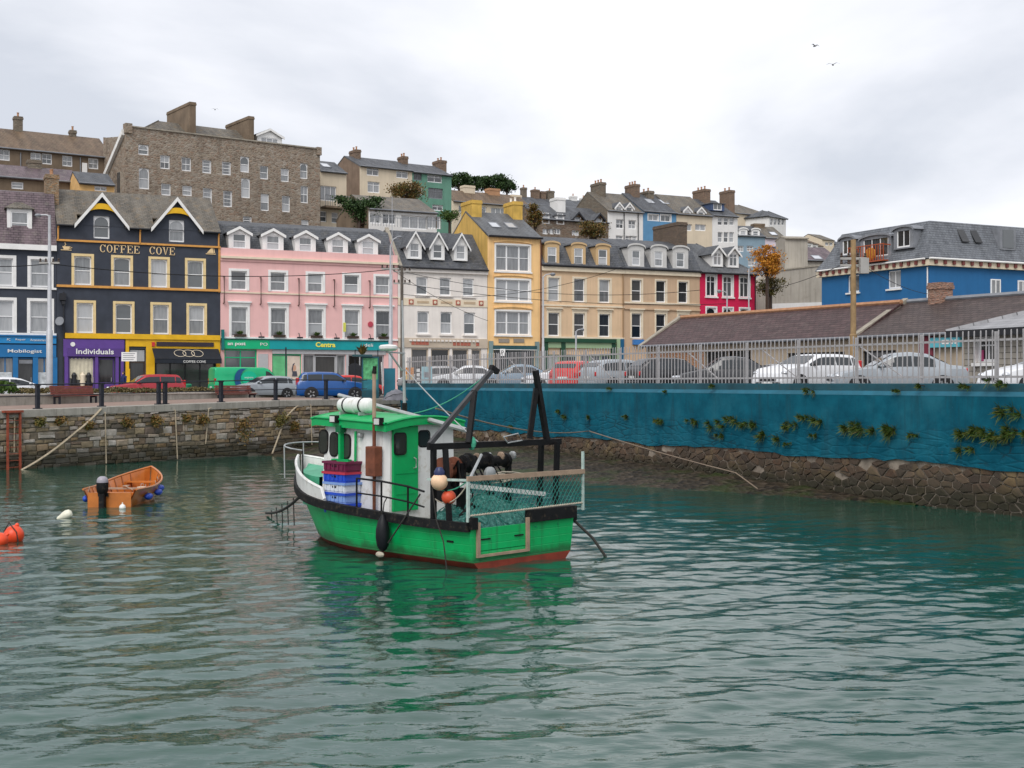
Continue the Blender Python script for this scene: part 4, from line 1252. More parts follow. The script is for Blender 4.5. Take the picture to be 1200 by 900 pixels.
# ---- white house with three pointed dormers
h = House('terrace_house', 'white three storey house with three pointed dormers and red square tiles between storeys', 'house', 466.3, 571, BZ, 'terrace houses along the street', LINE)
x = h.u
z2, z2b = h.z(522, 325.5), h.z(522, 346.5); z3, z3b = h.z(522, 365.5), h.z(522, 391.5)
for p2, p3 in ((494.6, 496), (522, 523), (549, 550.3)):
    h.win(p2, z2b, z2, .98, kind='sash', pm=P_pale, arch=.1, sill=M_whiter)
    h.win(p3, z3b, z3, 1.0, kind='sash', pm=P_pale, arch=.1, sill=M_whiter)
Hw = h.z(520, 315)
sz = h.z(520, 407.5)
for a_, b2 in ((482, 502), (505, 527), (530, 549), (552.5, 564)):
    h.ops.append((x(a_), x(b2), .9, sz - .08))
prof = [(-.3, Hw), (3.1, h.z(500, 272, 3.1)), (6.5, h.z(500, 272, 3.1) - .6), (9.5, Hw)]
h.walls(Hw, prof, M_whiter, 9.5, side=M_stonecap)
h.roof(prof, M_slate, .0)
MB().poly([(0, -.2, Hw + .1), (0, 3.1, prof[1][1] + .22), (0, 3.1, prof[1][1] - .3), (0, -.2, Hw - .4)], (.32, 0, 0)).build('gable_coping', M_stonecap, h.root)
h.band('cornice', Hw - .35, Hw - .06, .2, M_whiter)
h.gutter(Hw - .03, M_black, -.32)
h.band('frieze', h.z(520, 359), h.z(520, 350.5), .05, M_creamtrim)
M_red = mat('terracotta_tile', (.4, .12, .08), .7, .15, 4)
for px in (481.5, 509.5, 536.5, 563.5):
    zc = h.z(px, 354.6 + (px - 520) * .02)
    o = MB().box(x(px) - .2, x(px) + .2, -.08, -.05, zc - .2, zc + .2).build('red_tile', M_red, h.root)
    MB().lathe([(.12, 0), (.12, .02), (.07, .021), (.07, .03)], (x(px), -.081, zc), (0, -1, 0), 10).build('rosette', M_creamtrim, o)
for px in (495.5, 523, 550):
    zc = h.z(px, 354.6 + (px - 520) * .02)
    MB().box(x(px) - .5, x(px) + .5, -.07, -.05, zc - .09, zc + .09).build('relief_panel', mat('buff_panel', (.48, .36, .24), .7), h.root)
for i, px in enumerate((486, 513, 540)):
    k = px - 486
    h.dormer(px, 285.5 + k * .035, 303.5 + k * .04, 1.18, .2, 'gable', rise=.95, ww=.8, wh=1.15, pm=P_pale, eave=.22, back=2.6)
M_buff = mat('buff_render', (.5, .42, .33), .75, .1, 1.2, .2, 25)
h.band('shop_wall', h.z(520, 407.5), z3b - .35, .1, M_buff, .0, h.L)
q = MB()
nt_ = 18
for i in range(nt_):
    xa, xb = .9 + (h.L - 1.6) * i / nt_, .9 + (h.L - 1.6) * (i + .62) / nt_
    q = MB().box(xa, xb, -.2, -.101, h.z(520, 400.5), h.z(520, 398.5)).build('dentil', M_whiter, h.root)
for px in (483.5, 488, 492, 496, 500, 532, 536.5, 541, 545, 549, 559):
    zc = h.z(px, 402.8 + (px - 520) * .02)
    MB().box(x(px) - .13, x(px) + .13, -.13, -.101, zc - .13, zc + .13).build('red_tile', M_red, h.root)
for a_, b2 in ((482, 502), (505, 527), (530, 549), (552.5, 564)):
    shop_window(h.root, x(a_), x(b2), .9, sz - .08, M_buff, P_dark, 1)
h.pipe(.3, 0, Hw - .4, M_black)
# ---- tall yellow house
h = House('terrace_house', 'tall ochre yellow house with three wide triple windows and two yellow chimneys', 'house', 571.4, 634, BZ, 'terrace houses along the street', LINE)
x = h.u
for y0, y1 in ((287.5, 318), (328, 353), (365, 392.5)):
    h.win(601, h.z(600, y1), h.z(600, y0), 3.05, sur=(M_white, .14), kind='bay', pm=P_mid, sill=M_white)
Hy = h.z(600, 277)
sz = h.z(600, 410)
h.ops.append((x(579), x(626), .1, sz))
prof = [(-.3, Hy - .05), (4.6, h.z(578, 249.5, 4.6)), (9.6, Hy - .4)]
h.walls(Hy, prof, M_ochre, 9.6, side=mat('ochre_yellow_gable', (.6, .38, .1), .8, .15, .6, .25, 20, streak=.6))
h.roof(prof, M_slate_t, .02)
h.gutter(Hy - .06, M_black, -.36)
M_ochc = mat('yellow_chimney', (.58, .37, .08), .8, .2, 1.5, .2, 20, streak=.5)
h.chimney(.55, 4.6, .9, 2.3, Hy + .8, h.z(545, 236, 4.6), M_ochc, 0)
h.chimney(h.L - .5, 4.4, .85, 2.0, Hy + .5, h.z(612, 238.5, 4.4), M_ochc, 2, M_white)
h.skylight(579, 264, prof, .78, 1.1); h.skylight(598, 264.5, prof, .78, 1.1)
for y0 in (284.5, 324.5, 361.5):
    q = MB(); zc = h.z(600, y0); xc = x(601)
    pts = [(xc + 1.75 * f_, -.06, zc + .14 * (1 - f_ * f_)) for f_ in [i / 6 - 1 for i in range(13)]]
    for a, c_ in zip(pts, pts[1:]):
        q.bar(a, c_, .14, .1)
    q.build('window_hood', M_ochre, h.root)
for y0, y1 in ((320.5, 326.5), (355, 363)):
    h.band('apron_panel', h.z(600, y1), h.z(600, y0), .04, M_ochre, x(578), x(624))
for px in (590.5, 608):
    MB().box(x(px) - .48, x(px) + .48, -.05, -.001, h.z(px, 401.5), h.z(px, 397)).build('vent_panel', mat('grey_vent', (.28, .24, .2), .7), h.root)
M_dteal = mat('dark_teal_shop', (.02, .07, .08), .45)
h.band('shop_fascia', h.z(600, 409.5), h.z(600, 405), .2, M_dteal, x(577), x(628))
h.band('shop_fascia_line', h.z(600, 410.3), h.z(600, 409.6), .24, M_white, x(577), x(628))
for a_ in (575, 629):
    MB().box(x(a_) - .18, x(a_) + .18, -.15, -.001, 0, h.z(600, 400)).build('pilaster', mat('grey_teal_pilaster', (.2, .28, .28), .5), h.root)
shop_window(h.root, x(579), x(626), .1, sz, M_dteal, P_dark, 3)
h.pipe(h.L - .05, .3, Hy - .2, mat('brown_pipe', (.12, .04, .03), .6))
# ---- two tan houses and the crimson one
h = House('terrace_house', 'light tan house with three tan dormers over a green shopfront', 'house', 634.3, 731, BZ, 'terrace houses along the street', LINE)
x = h.u
sur = (M_creamtrim, .16)
z2, z2b = h.z(679, 326.5), h.z(679, 354); z3, z3b = h.z(679, 367), h.z(679, 394.5)
for px in (649, 679, 708.5):
    h.win(px, z2b, z2, 1.05, sur=sur, kind='sash', pm=P_mid)
    h.win(px, z3b, z3, 1.05, sur=sur, kind='sash', pm=P_dark, head=M_creamtrim)
Ht = h.z(680, 313)
sz = h.z(680, 413)
h.ops += [(x(640), x(656), .6, sz - .2), (x(661), x(676), .03, sz - .2), (x(680), x(716), .6, sz - .2)]
prof = [(-.3, Ht), (1.3, h.z(680, 286, 1.3)), (4.2, h.z(680, 279.5, 4.2)), (9, Ht)]
h.walls(Ht, prof, M_tan, 9)
h.roof(prof, M_slate, .0, x1=h.L)
h.gutter(Ht + .02, M_black, -.34)
h.band('cornice', Ht - .42, Ht - .08, .2, M_creamtrim)
h.band('string_course', h.z(680, 359.5), h.z(680, 357.7), .1, M_creamtrim)
h.band('sill_band', z3b - .16, z3b - .02, .12, M_creamtrim)
M_dormtan = mat('tan_dormer', (.55, .38, .2), .7, .1, 1.5)
for px in (647, 678, 706.5):
    k = px - 647
    h.dormer(px, 286.5 + k * .05, 310.5 + k * .04, 1.35, -.12, 'seg', rise=.2, ww=.85, wh=1.35, wallm=M_dormtan, fasc=M_dormtan, pm=P_pale, eave=.08, back=2.0)
M_dkgr = mat('dark_green_shop', (.01, .06, .03), .5, .1, 2); M_ltgr = mat('pale_green_shop', (.3, .42, .25), .55, .08, 2)
h.band('shop_cornice', h.z(680, 401.5), z3b - .17, .34, M_dkgr, x(637), x(720))
h.band('shop_fascia', h.z(680, 408), h.z(680, 401.6), .18, M_ltgr, x(637), x(720))
for px in (638.5, 659, 718):
    MB().box(x(px) - .2, x(px) + .2, -.22, -.001, 0, h.z(680, 401.7)).build('pilaster', M_dkgr, h.root)
MB().box(x(722), x(726), -.14, -.001, 0, h.z(680, 396.5)).build('pilaster', M_ltgr, h.root)
MB().box(x(726.3), x(730.5), -.14, -.001, 0, h.z(680, 396.5)).build('pilaster', mat('blue_pilaster', (.01, .1, .2), .5), h.root)
shop_window(h.root, x(640), x(656), .6, sz - .2, M_ltgr, P_pale, 2); shop_window(h.root, x(680), x(716), .6, sz - .2, M_ltgr, P_mid, 3)
doorway(h.root, x(661), x(676), sz - .3, M_ltgr)
h.pipe(h.L - .12, .4, Ht - .2, mat('tan_pipe', (.35, .22, .12), .6))
h = House('terrace_house', 'brown tan house with three pale segmental dormers beside the crimson house', 'house', 731.3, 820, BZ, 'terrace houses along the street', LINE)
x = h.u
sur = (M_creamtrim, .14)
z2, z2b = h.z(774, 329), h.z(774, 354.5); z3, z3b = h.z(774, 368), h.z(774, 397)
for px in (746, 774.5, 800.5):
    h.win(px, z2b, z2, 1.0, sur=sur, kind='sash', pm=P_dark)
    h.win(px, z3b, z3, 1.0, sur=sur, kind='sash', pm=P_dark, head=M_creamtrim)
Ht = h.z(775, 317)
h.ops += [(x(738), x(760), .05, 2.7), (x(766), x(812), .6, 2.7)]
prof = [(-.3, Ht), (1.3, h.z(775, 291, 1.3)), (4.2, h.z(775, 283, 4.2)), (9, Ht)]
h.walls(Ht, prof, M_tan2, 9)
h.roof(prof, M_slate, .0)
h.gutter(Ht + .02, M_black, -.34)
h.band('cornice', Ht - .42, Ht - .08, .2, M_creamtrim)
h.band('string_course', h.z(775, 363.5), h.z(775, 361.5), .12, M_tan2)
h.band('sill_band', z2b - .16, z2b - .02, .1, M_creamtrim)
M_dormgr = mat('pale_grey_dormer', (.55, .54, .52), .65, .08, 2)
for px in (745.5, 772, 797.5):
    k = px - 745
    h.dormer(px, 290.5 + k * .045, 313 + k * .04, 1.6, -.12, 'seg', rise=.3, ww=.82, wh=1.3, wallm=M_dormgr, fasc=M_dormgr, pm=P_pale, eave=.1, back=2.0)
h.band('blue_sign', h.z(748, 404), h.z(748, 398), .3, mat('blue_sign_board', (.05, .18, .45), .4), x(741), x(753))
doorway(h.root, x(738), x(760), 2.7, M_brown); shop_window(h.root, x(766), x(812), .6, 2.7, M_brown, P_dark, 3)
h.chimney(h.L - .2, 4.6, 1.0, 4.2, Ht + .5, h.z(773, 262.5, 4.6), rubble('dark_brick', [(.12, .09, .07), (.16, .12, .09), (.1, .08, .07)], 4, 10, (.12, .1, .08)), 0)
h = House('terrace_house', 'crimson house with white arched windows and two small gabled dormers', 'house', 820.3, 886, BZ, 'terrace houses along the street', LINE)
x = h.u
z2, z2b = h.z(853, 323.5), h.z(853, 348); z3, z3b = h.z(853, 361), h.z(853, 386)
sur = (M_white, .12)
for px in (833.5, 853, 872.5):
    h.win(px, z2b, z2, 1.0, sur=sur, kind='case2', pm=P_mid, arch=.12, sill=M_white)
    h.win(px, z3b, z3, 1.0, sur=sur, kind='sash', pm=P_dark, arch=.3, sill=M_white)
Hc = h.z(853, 320.5)
prof = [(-.35, Hc - .02), (4.6, h.z(835, 287, 4.6)), (9.4, Hc)]
h.walls(Hc, [(0, Hc), (9.4, Hc)], M_crim, 9.4)
h.roof(prof, M_slate_t, .15, ir=[0, 3.6, 0])
h.gutter(Hc - .05, M_black, -.4)
for px in (841, 859.5):
    k = px - 841
    h.dormer(px, 296 + k * .06, 312.5 + k * .06, 1.15, .5, 'gable', rise=.6, ww=.85, wh=1.15, pm=P_pale, kind='case2', eave=.22, back=2.6, roofm=M_slate)
h.pipe(h.L - .15, .3, Hc - .2)
# ================================================================== houses up the hill
def at_vp(pa, Da, pb, vp):
    A = U(pa, HY, Da).to_2d(); d = Vector((vp, F)).normalized()
    t_ = on_line(pb, A, d)
    return (A + d * t_).y
def hill(label, pa, Da, pb, vp, eave, ridge, depth, wm, rm, wins=(), chim=(), cat='house', name='hillside_house', ref=None, group='houses on the hillside', side=None, sky=(), dorm=(), ov=.25, hip=0., gut=True, yr=None, prof=None):
    Db = at_vp(pa, Da, pb, vp)
    A, B = U(pa, HY, Da), U(pb, HY, Db)
    z0 = float(min(hill_z(A.x, A.y), hill_z(B.x, B.y))) - 1.5
    h = House(name, label, cat, (pa, Da), (pb, Db), z0, group)
    ref = ref if ref is not None else (pa + pb) / 2
    He = h.z(ref, eave)
    yr = yr or depth / 2
    pr = prof(h, He) if prof else [(-.25, He - .05), (yr, h.z(ref, ridge, yr)), (depth + .2, He - .05)]
    for w_ in wins:
        px, y0, y1, w = w_[:4]; k = w_[4] if len(w_) > 4 else {}
        h.win(px, h.z(px, y1), h.z(px, y0), w, **k)
    h.walls(He, [(0, He)] + ([(y, z) for y, z in pr[1:-1]] if not hip else []) + [(depth, He)], wm, depth, side=side)
    n = len(pr)
    h.roof(pr, rm, ov if hip else .03, il=[0] + [hip] * (n - 2) + [0] if hip else None, ir=[0] + [hip] * (n - 2) + [0] if hip else None)
    if gut:
        h.gutter(He - .04, M_lead, -.3)
    for c_ in chim:
        px, ytop, w, d, cm, pots = c_[:6]; yy = c_[6] if len(c_) > 6 else yr
        h.chimney(h.u(px, yy), yy, w, d, He + .2, h.z(px, ytop, yy), cm, pots)
    for s_ in sky:
        h.skylight(s_[0], s_[1], pr, .9, 1.2)
    for d_ in dorm:
        h.dormer(*d_[:5], **d_[5])
    return h
M_brick1 = rubble('brown_brick_stack', [(.2, .14, .1), (.26, .17, .12), (.15, .11, .09)], 4, 11, (.16, .13, .1))
M_brick2 = rubble('grey_stack', [(.17, .15, .12), (.22, .19, .15), (.13, .12, .1)], 3, 8, (.15, .13, .1))
M_rub = rubble('hill_rubble', [(.17, .13, .1), (.31, .26, .2), (.26, .18, .13), (.36, .32, .27), (.21, .17, .13)], 3.3, 6.4, (.32, .28, .23))
M_rub2 = rubble('dark_rubble', [(.13, .1, .08), (.2, .16, .12), (.16, .11, .08), (.22, .2, .17)], 2.4, 4.6, (.17, .14, .11))
M_dark_render = mat('dark_brown_render', (.17, .125, .085), .9, .25, .7, .3, 12, streak=.4)
M_crm = mat('cream_render', (.62, .53, .4), .8, .06, .8, .1, 25, streak=.25)
M_wht = mat('hill_white_render', (.72, .71, .69), .8, .05, .8, .1, 25, streak=.2)
M_grn = mat('sea_green_render', (.12, .27, .2), .8, .1, .8, .1, 25, streak=.3)
M_blu = mat('sky_blue_render', (.1, .25, .42), .8, .1, .8, .1, 25, streak=.2)
M_gbl = mat('grey_blue_render', (.22, .31, .38), .8, .1, .8, .1, 25, streak=.2)
M_lil = mat('lilac_render', (.62, .55, .62), .8, .06, .8, .1, 25, streak=.15)
M_grayw = mat('grey_concrete_wall', (.38, .35, .3), .9, .12, .6, .2, 20, streak=.5, dirt_amt=.25)
k_ = dict
# big rubble block
V = 2078
wl = []
A1 = k_(arch=.35, kind='sash', pm=P_pale); S1 = k_(kind='sash2', pm=P_mid); G1 = k_(kind='grid', pm=P_mid); P1 = k_(kind='sash', pm=P_pale)
for px, y0, y1, w, kk in ((168.3, 169.5, 181.5, 1.0, A1), (169, 197, 221.5, 1.0, A1), (193.5, 182, 198, .95, S1), (218.5, 184.5, 200.5, .95, S1), (242.5, 187.5, 203, .95, G1), (265.5, 189.5, 205, .95, G1),
                          (287, 183.5, 202, .95, A1), (309.7, 194.5, 210, .9, P1), (334, 197.5, 213, .9, P1), (356.3, 191.5, 209.5, .85, A1), (194.7, 215, 229, .95, P1), (219.5, 217.5, 229.5, .95, P1), (243.3, 220.5, 241, .95, G1),
                          (267, 223.5, 242.5, .95, G1), (288, 209, 232, .95, A1), (310.5, 227, 247, .9, P1), (335.3, 229.5, 248.5, .9, P1), (356.8, 218, 238, .85, S1), (290, 253.5, 263, .95, G1), (357.5, 257.5, 268, .85, P1)):
    wl.append((px, y0, y1, w, kk))
h = hill('massive brown rubble stone block with flat parapet and tall angled chimneys', 147.5, 118, 375, V, 161.5, 150, 6.4, M_rub, M_slate_b, wl, cat='building', name='stone_block', ref=260, group=None, gut=False,
         prof=lambda h, He: [(.5, He - .5), (1.0, He - .7), (6.4, He - 4.4)])
hh = h.z(260, 161.5)
MB().box(-.05, h.L + .05, -.12, .5, hh - .001, hh + .12).build('parapet_coping', M_stonecap, h.root)
MB().box(-.08, .55, -.2, .55, hh - .6, hh + .3).build('corner_block', M_rub, h.root, uv=True)
MB().box(h.L - .4, h.L + .1, -.2, .55, hh - .6, hh + .2).build('corner_block', M_rub, h.root, uv=True)
h.roof([(.55, hh - .5), (4.4, h.z(200, 143.5, 4.4)), (7.5, hh - .5)], M_slate_b, 0, il=[0, 3.8, 0], ir=[0, 1.2, 0], x0=1.0, x1=h.u(322))
h.chimney(h.u(226, 1.4), 4.4, .62, 6.0, hh - .8, h.z(226, 119.5, 1.4), M_dark_render, 0)
h.chimney(h.u(295, 1.4), 4.3, .58, 5.6, hh - .8, h.z(295, 136, 1.4), M_dark_render, 0)
h.dormer(316, 159, 172, 2.7, 2.0, 'gable', rise=.65, ww=1.9, wh=.8, kind='case3', pm=P_mid, eave=.2, back=5)
for zf in (187, 212):
    pass
q = MB().box(-.06, -.0, 1.6, 2.3, hh - 7, hh - 4).box(-.06, 0, 4.2, 4.8, hh - 7.5, hh - 5)
q.build('side_window', P_dark, h.root)
MB().poly([(-.3, .3, hh - .25), (-.3, 6.4, hh - 4.2), (-.3, 6.4, hh - 4.7), (-.3, .3, hh - .75)], (.29, 0, 0)).build('verge_board', M_white, h.root)
# long brown house beyond it at the left edge
wl = [(5, 175, 188, 1.0, S1), (42, 179, 191.5, .95, S1), (55, 180, 192.5, .95, S1), (79, 182.5, 195, .95, S1), (109.5, 185.5, 198, .95, S1)]
h = hill('long brown house with a mossy tiled roof and two slim chimneys behind the black house', -45, 116, 131, 2300, 179, 157, 9, M_dark_render, M_tile, wl,
         [(21, 137, .75, .75, M_brick2, 1), (85, 153, .6, .6, M_brick2, 1)], ref=65)
for px in (24, 94):
    h.pipe(h.u(px), 4, h.z(px, 177 + px * .08), M_lead)
MB().box(h.u(96), h.u(102), -.06, -.001, h.z(99, 205), h.z(99, 191)).build('white_panel', M_white, h.root)
# low sheds and returns between it and the terrace
h = hill('low slate roofed outhouse beside a yellow chimney behind the black house', -45, 104, 92, 2600, 209, 195, 6, M_dark_render, M_slate_p, [(20.5, 213, 221.5, .95, P1)], [(40, 188, 1.1, .8, M_brick2, 0)], ref=30, name='outhouse', cat='outhouse', group=None)
h = hill('small outhouse with a pale orange wall squeezed below the stone block', 92.5, 105, 134, 2600, 215.5, 203, 5, mat('pale_orange_render', (.62, .38, .15), .8), M_slate, [(118, 218, 224, 1.0, k_(kind='case2', pm=P_mid))], ref=115, name='outhouse', cat='outhouse', group=None)
# cream house with a balcony
h = hill('narrow cream house with a grey balcony beside the stone block', 375.5, 133, 406, 2300, 201.5, 190, 6, M_crm, M_slate, [(384.5, 218, 235.5, 1.9, k_(kind='case3', pm=P_mid)), (379, 247.5, 260, .75, P1), (392.5, 249, 261.5, .75, P1)], ref=390, sky=((381, 194),))
zb = h.z(390, 240)
q = MB().box(.0, h.L, -1.3, -.001, zb - .5, zb - .3); o = q.build('balcony', M_dark_render, h.root)
q = MB()
for i in range(12):
    xx = h.L * i / 11
    q.box(xx - .02, xx + .02, -1.28, -1.24, zb - .3, zb + .75)
q.box(0, h.L, -1.29, -1.23, zb + .751, zb + .81); q.build('balustrade', M_lead, o)
# cream + green pair
wl = [(437, 196.5, 206, 1.5, k_(kind='case2', pm=P_mid)), (471.5, 200.5, 209, 1.5, k_(kind='case2', pm=P_mid)), (438, 213, 226, 1.5, k_(kind='case2', pm=P_mid)), (476, 222, 234, 1.4, k_(kind='case2', pm=P_mid))]
h = hill('tall cream rendered house with brick chimneys above the bungalow', 421.5, 140, 483, 2380, 197, 187.5, 8, M_crm, M_slate, wl, [(416, 176.5, .65, 1.7, M_brick1, 2), (472, 184, .7, 1.3, M_brick1, 2)], ref=452, side=mat('brown_slate_hung', (.2, .14, .1), .9, .2, 1, .3, 14, streak=.5))
DG = at_vp(421.5, 140, 483.2, 2380)
wl = [(489.5, 203, 211.5, 1.05, k_(kind='vert2', pm=P_dark, fm=M_lead)), (509.5, 205, 214, 1.9, k_(kind='case2', pm=P_mid)), (490, 218, 229, 1.1, k_(kind='vert2', pm=P_mid)), (510.5, 220.5, 233, 1.9, k_(kind='case2', pm=P_mid, fm=M_lead)), (513, 240, 247, 1.4, k_(kind='case2', pm=P_mid))]
h = hill('tall sea green rendered house joined to the cream one', 483.2, DG, 529, 2380, 203.5, 194.5, 8, M_grn, M_slate, wl, [(515, 189, .95, 1.7, M_brick1, 2)], ref=507)
# bungalow
wl = [(440, 250.5, 262, 1.1, k_(kind='vert2', pm=P_mid)), (456, 250, 263, 1.3, k_(kind='vert2', pm=P_mid)), (485.5, 253, 268.5, 2.6, k_(kind='case3', pm=P_pale)), (508, 253.5, 268, 1.4, k_(kind='vert2', pm=P_pale))]
h = hill('white bungalow with a brown tiled roof below the cream house', 432, 116, 512, 3000, 247, 232, 9, M_wht, M_slate_b, wl, ref=470, side=M_dark_render)
q = MB()
zr = h.z(470, 268)
for i in range(26):
    xx = h.L * i / 25
    q.box(xx - .015, xx + .015, -1.0, -.97, zr, zr + .8)
q.box(0, h.L, -1.01, -.96, zr + .801, zr + .85); q.build('terrace_rail', M_lead, h.root)
# jumble of lower terraces in the middle distance
M_orgbrick = mat('orange_brick_render', (.4, .22, .12), .85, .2, 1, .2, 15)
h = hill('distant long low terrace with rusty roof left of the yellow chimney', 531, 165, 622, 2600, 239, 226.5, 7, M_crm, M_tile, [(543, 241, 249, 1.4, k_(kind='vert2', pm=P_mid)), (563, 242, 250, 1.8, k_(kind='case2', pm=P_mid)), (584, 244, 251, 2.2, k_(kind='case3', pm=P_pale))], [(577, 221.5, 1.7, 1.2, M_orgbrick, 0), (548, 218, 1.6, 1.2, M_crm, 0), (603, 229, 1.5, 1.2, M_crm, 0)], ref=575)
h = hill('distant grey terrace on the skyline with dark brick stacks', 612, 185, 688, 2600, 241, 233, 7, M_rub2, M_slate, [(630, 243, 249, 1.3, P1), (652, 244, 250, 1.3, P1)], [(613.5, 220, .7, .8, M_brick2, 1), (627, 222.5, 1.0, 1.0, M_brick1, 1), (635.5, 224.5, .8, .9, M_brick1, 0), (644, 224, 1.1, 1.0, M_brick2, 1)], ref=645)
h = hill('distant pale cottage on the skyline behind the stone dormer house', 655, 200, 700, 2600, 243, 235, 7, M_wht, M_slate, [(668, 246, 250, 1.4, P1)], [(671.5, 230, 1.0, 1.0, M_wht, 1), (683.5, 232, .9, 1.0, M_wht, 1)], ref=680)
# stone house with dormers
wl = [(640, 268, 274.5, .85, k_(kind='vert2', pm=P_pale)), (646.5, 268, 274.5, .85, k_(kind='vert2', pm=P_pale)), (653, 268, 274.5, .85, k_(kind='vert2', pm=P_pale)), (674.5, 270, 276, .9, P1), (700, 268, 276, .9, P1)]
dm = [(639.5, 252, 262, .95, -.02, k_(style='flat', ww=.7, wh=1.15, pm=P_pale, back=2.0)), (656.7, 253, 263, .95, -.02, k_(style='flat', ww=.7, wh=1.15, pm=P_pale, back=2.0)),
      (677, 254.5, 264, 1.05, -.02, k_(style='gable', rise=.55, ww=.75, wh=1.05, pm=P_pale, wallm=M_dark_render, fasc=M_black, back=2.2, eave=.3)), (702, 256, 264, 1.05, -.02, k_(style='gable', rise=.55, ww=.8, wh=.8, pm=P_pale, wallm=M_dark_render, fasc=M_black, back=2.2, eave=.3))]
h = hill('rubble stone house with white dormers and a white chimney', 632, 138, 713, 3000, 258.5, 243, 8, M_rub2, M_slate, wl, [(653.5, 232.5, 1.1, 1.6, M_wht, 0, 3)], ref=670, dorm=dm)
# stepped row on the skyline
VR = 3000
wl = [(726.5, 257, 268, 1.0, S1), (741, 258, 268.5, 1.0, S1), (726, 276, 282, .95, S1), (737, 276.5, 282, .9, S1), (742.5, 276.5, 282, .9, S1)]
dm = [(725.5, 243, 251, 1.05, .1, k_(style='gable', rise=.55, ww=.75, wh=.75, pm=P_pale, back=2.5)), (737.5, 243.5, 251.5, 1.05, .1, k_(style='gable', rise=.55, ww=.75, wh=.75, pm=P_pale, back=2.5))]
h = hill('white house with twin gabled dormers and a tall stack on the skyline', 712, 142, 753.5, VR, 248, 228, 9, M_wht, M_slate_b, wl, [(701, 215, .75, 2.2, M_brick2, 3), (741, 217, .8, 2.0, M_brick1, 3)], ref=733, dorm=dm, side=M_brick2)
h.pipe(h.u(731), 0, h.z(731, 249)); h.pipe(h.u(747.5), 0, h.z(747, 250))
DI = at_vp(712, 142, 753.7, VR)
h = hill('sky blue house with two roof lights on the skyline', 753.7, DI, 792.5, VR, 248.5, 229.5, 9, M_blu, M_slate, [(765.5, 251.5, 259, 1.35, k_(kind='vert2', pm=P_pale, sur=(M_white, .1))), (780, 252, 260, 1.35, k_(kind='vert2', pm=P_pale, sur=(M_white, .1)))], [(757, 225, .8, 2.2, M_brick2, 2)], ref=773, sky=((761, 236), (778, 237)))
DI = at_vp(712, 142, 792.7, VR)
dm = [(805.5, 247, 254, 1.1, .1, k_(style='gable', rise=.5, ww=.75, wh=.6, pm=P_pale, back=2.5)), (821.5, 248, 255, 1.1, .1, k_(style='gable', rise=.5, ww=.75, wh=.6, pm=P_pale, back=2.5))]
h = hill('cream house with two small dormers on the skyline beside the blue house', 792.7, DI, 834.5, VR, 252, 231, 9, M_crm, M_slate_b, [(805, 262.5, 270.5, 1.4, k_(kind='vert2', pm=P_pale)), (821, 263, 270.5, 1.5, k_(kind='vert2', pm=P_pale))], [(822, 223, .9, 2.4, M_brick1, 3)], ref=814, dorm=dm)
DI = at_vp(712, 142, 834.7, VR)
wl = [(p_, y0, y1, .68, k_(kind='sash', pm=P_mid)) for y0, y1 in ((255, 264), (272, 284)) for p_ in (844, 851, 857.5)]
h = hill('tall white house with triple bay windows and a dark dormer on the skyline', 834.7, DI, 864.5, VR, 253, 236, 9, M_wht, M_slate, wl, [(852, 224, .8, 2.0, M_brick1, 2)], ref=850, dorm=[(841, 239, 247, 1.9, .8, k_(style='flat', ww=1.2, wh=.8, kind='vert2', wallm=mat('navy_cladding', (.05, .08, .16), .6), fm=M_white, back=2.5))])
# hipped villa with a glazed lantern
h = hill('pale villa with a brown hipped roof at the right end of the skyline', 862, 202, 902, 2400, 251.5, 242, 9, M_crm, M_slate_b, [(896, 253, 262, 1.6, k_(kind='vert2', pm=P_mid))], ref=882, hip=3.2, ov=.5)
wl = [(p_, 256, 264, .75, k_(kind='sash', pm=P_pale)) for p_ in (904, 908.5, 913, 917.5)]
h = hill('white glazed sunroom wing with a small grey hipped roof beside the villa', 901, 200, 921, 1500, 255, 249.5, 4.5, M_wht, M_slate, wl, ref=911, hip=2.0, ov=.3, name='sunroom', cat='sunroom', group=None)
# grey-blue and lilac houses lower down
dm = [(871, 270, 276, 1.25, .1, k_(style='seg', rise=.3, ww=.8, wh=.6, pm=P_pale, back=2.5)), (885.5, 270.5, 276.5, 1.25, .1, k_(style='seg', rise=.3, ww=.8, wh=.6, pm=P_pale, back=2.5))]
h = hill('grey blue house with two round topped dormers below the skyline', 864, 176, 896.5, 5700, 276.5, 265, 8, M_gbl, M_slate, [(879, 288, 294.5, 1.0, S1), (868, 288, 295, .9, S1), (881, 302, 312, 1.1, S1)], [(888, 262.5, 1.6, 1.2, M_dark_render, 0)], ref=880, dorm=dm)
DI = at_vp(864, 176, 896.7, 5700)
h = hill('lilac house with a roof light between the grey blue house and the concrete stack', 896.7, DI, 921, 5700, 279, 266, 8, M_lil, M_slate_b, [(909, 289, 296, 1.2, k_(kind='vert2', pm=P_mid, fm=M_blu))], ref=908, sky=((906, 274),))
h = hill('tall weathered concrete gable stack above the blank grey wall', 920, 126, 946.5, 9000, 278.5, 277, 2.5, M_grayw, M_stonecap, ref=933, name='concrete_stack', cat='building', gut=False, group=None)
h = hill('slate roofed house behind the concrete stack beside the blue building', 944, 132, 984, 9000, 305, 290, 8, M_grayw, M_slate_p, ref=960, sky=((957, 302),))
bwl = thing('blank_wall', 'blank grey concrete gable wall with a sloping top beside the blue mansard building', 'wall', (0, 0, 0))
P_ = [U(px, py, 119 + (px - 886) * .03) for px, py in ((886, 385), (886, 337), (911, 317), (963, 311), (968, 385))]
MB().poly(P_, (-.6, 5.5, 0)).build('wall_face', M_grayw, bwl)
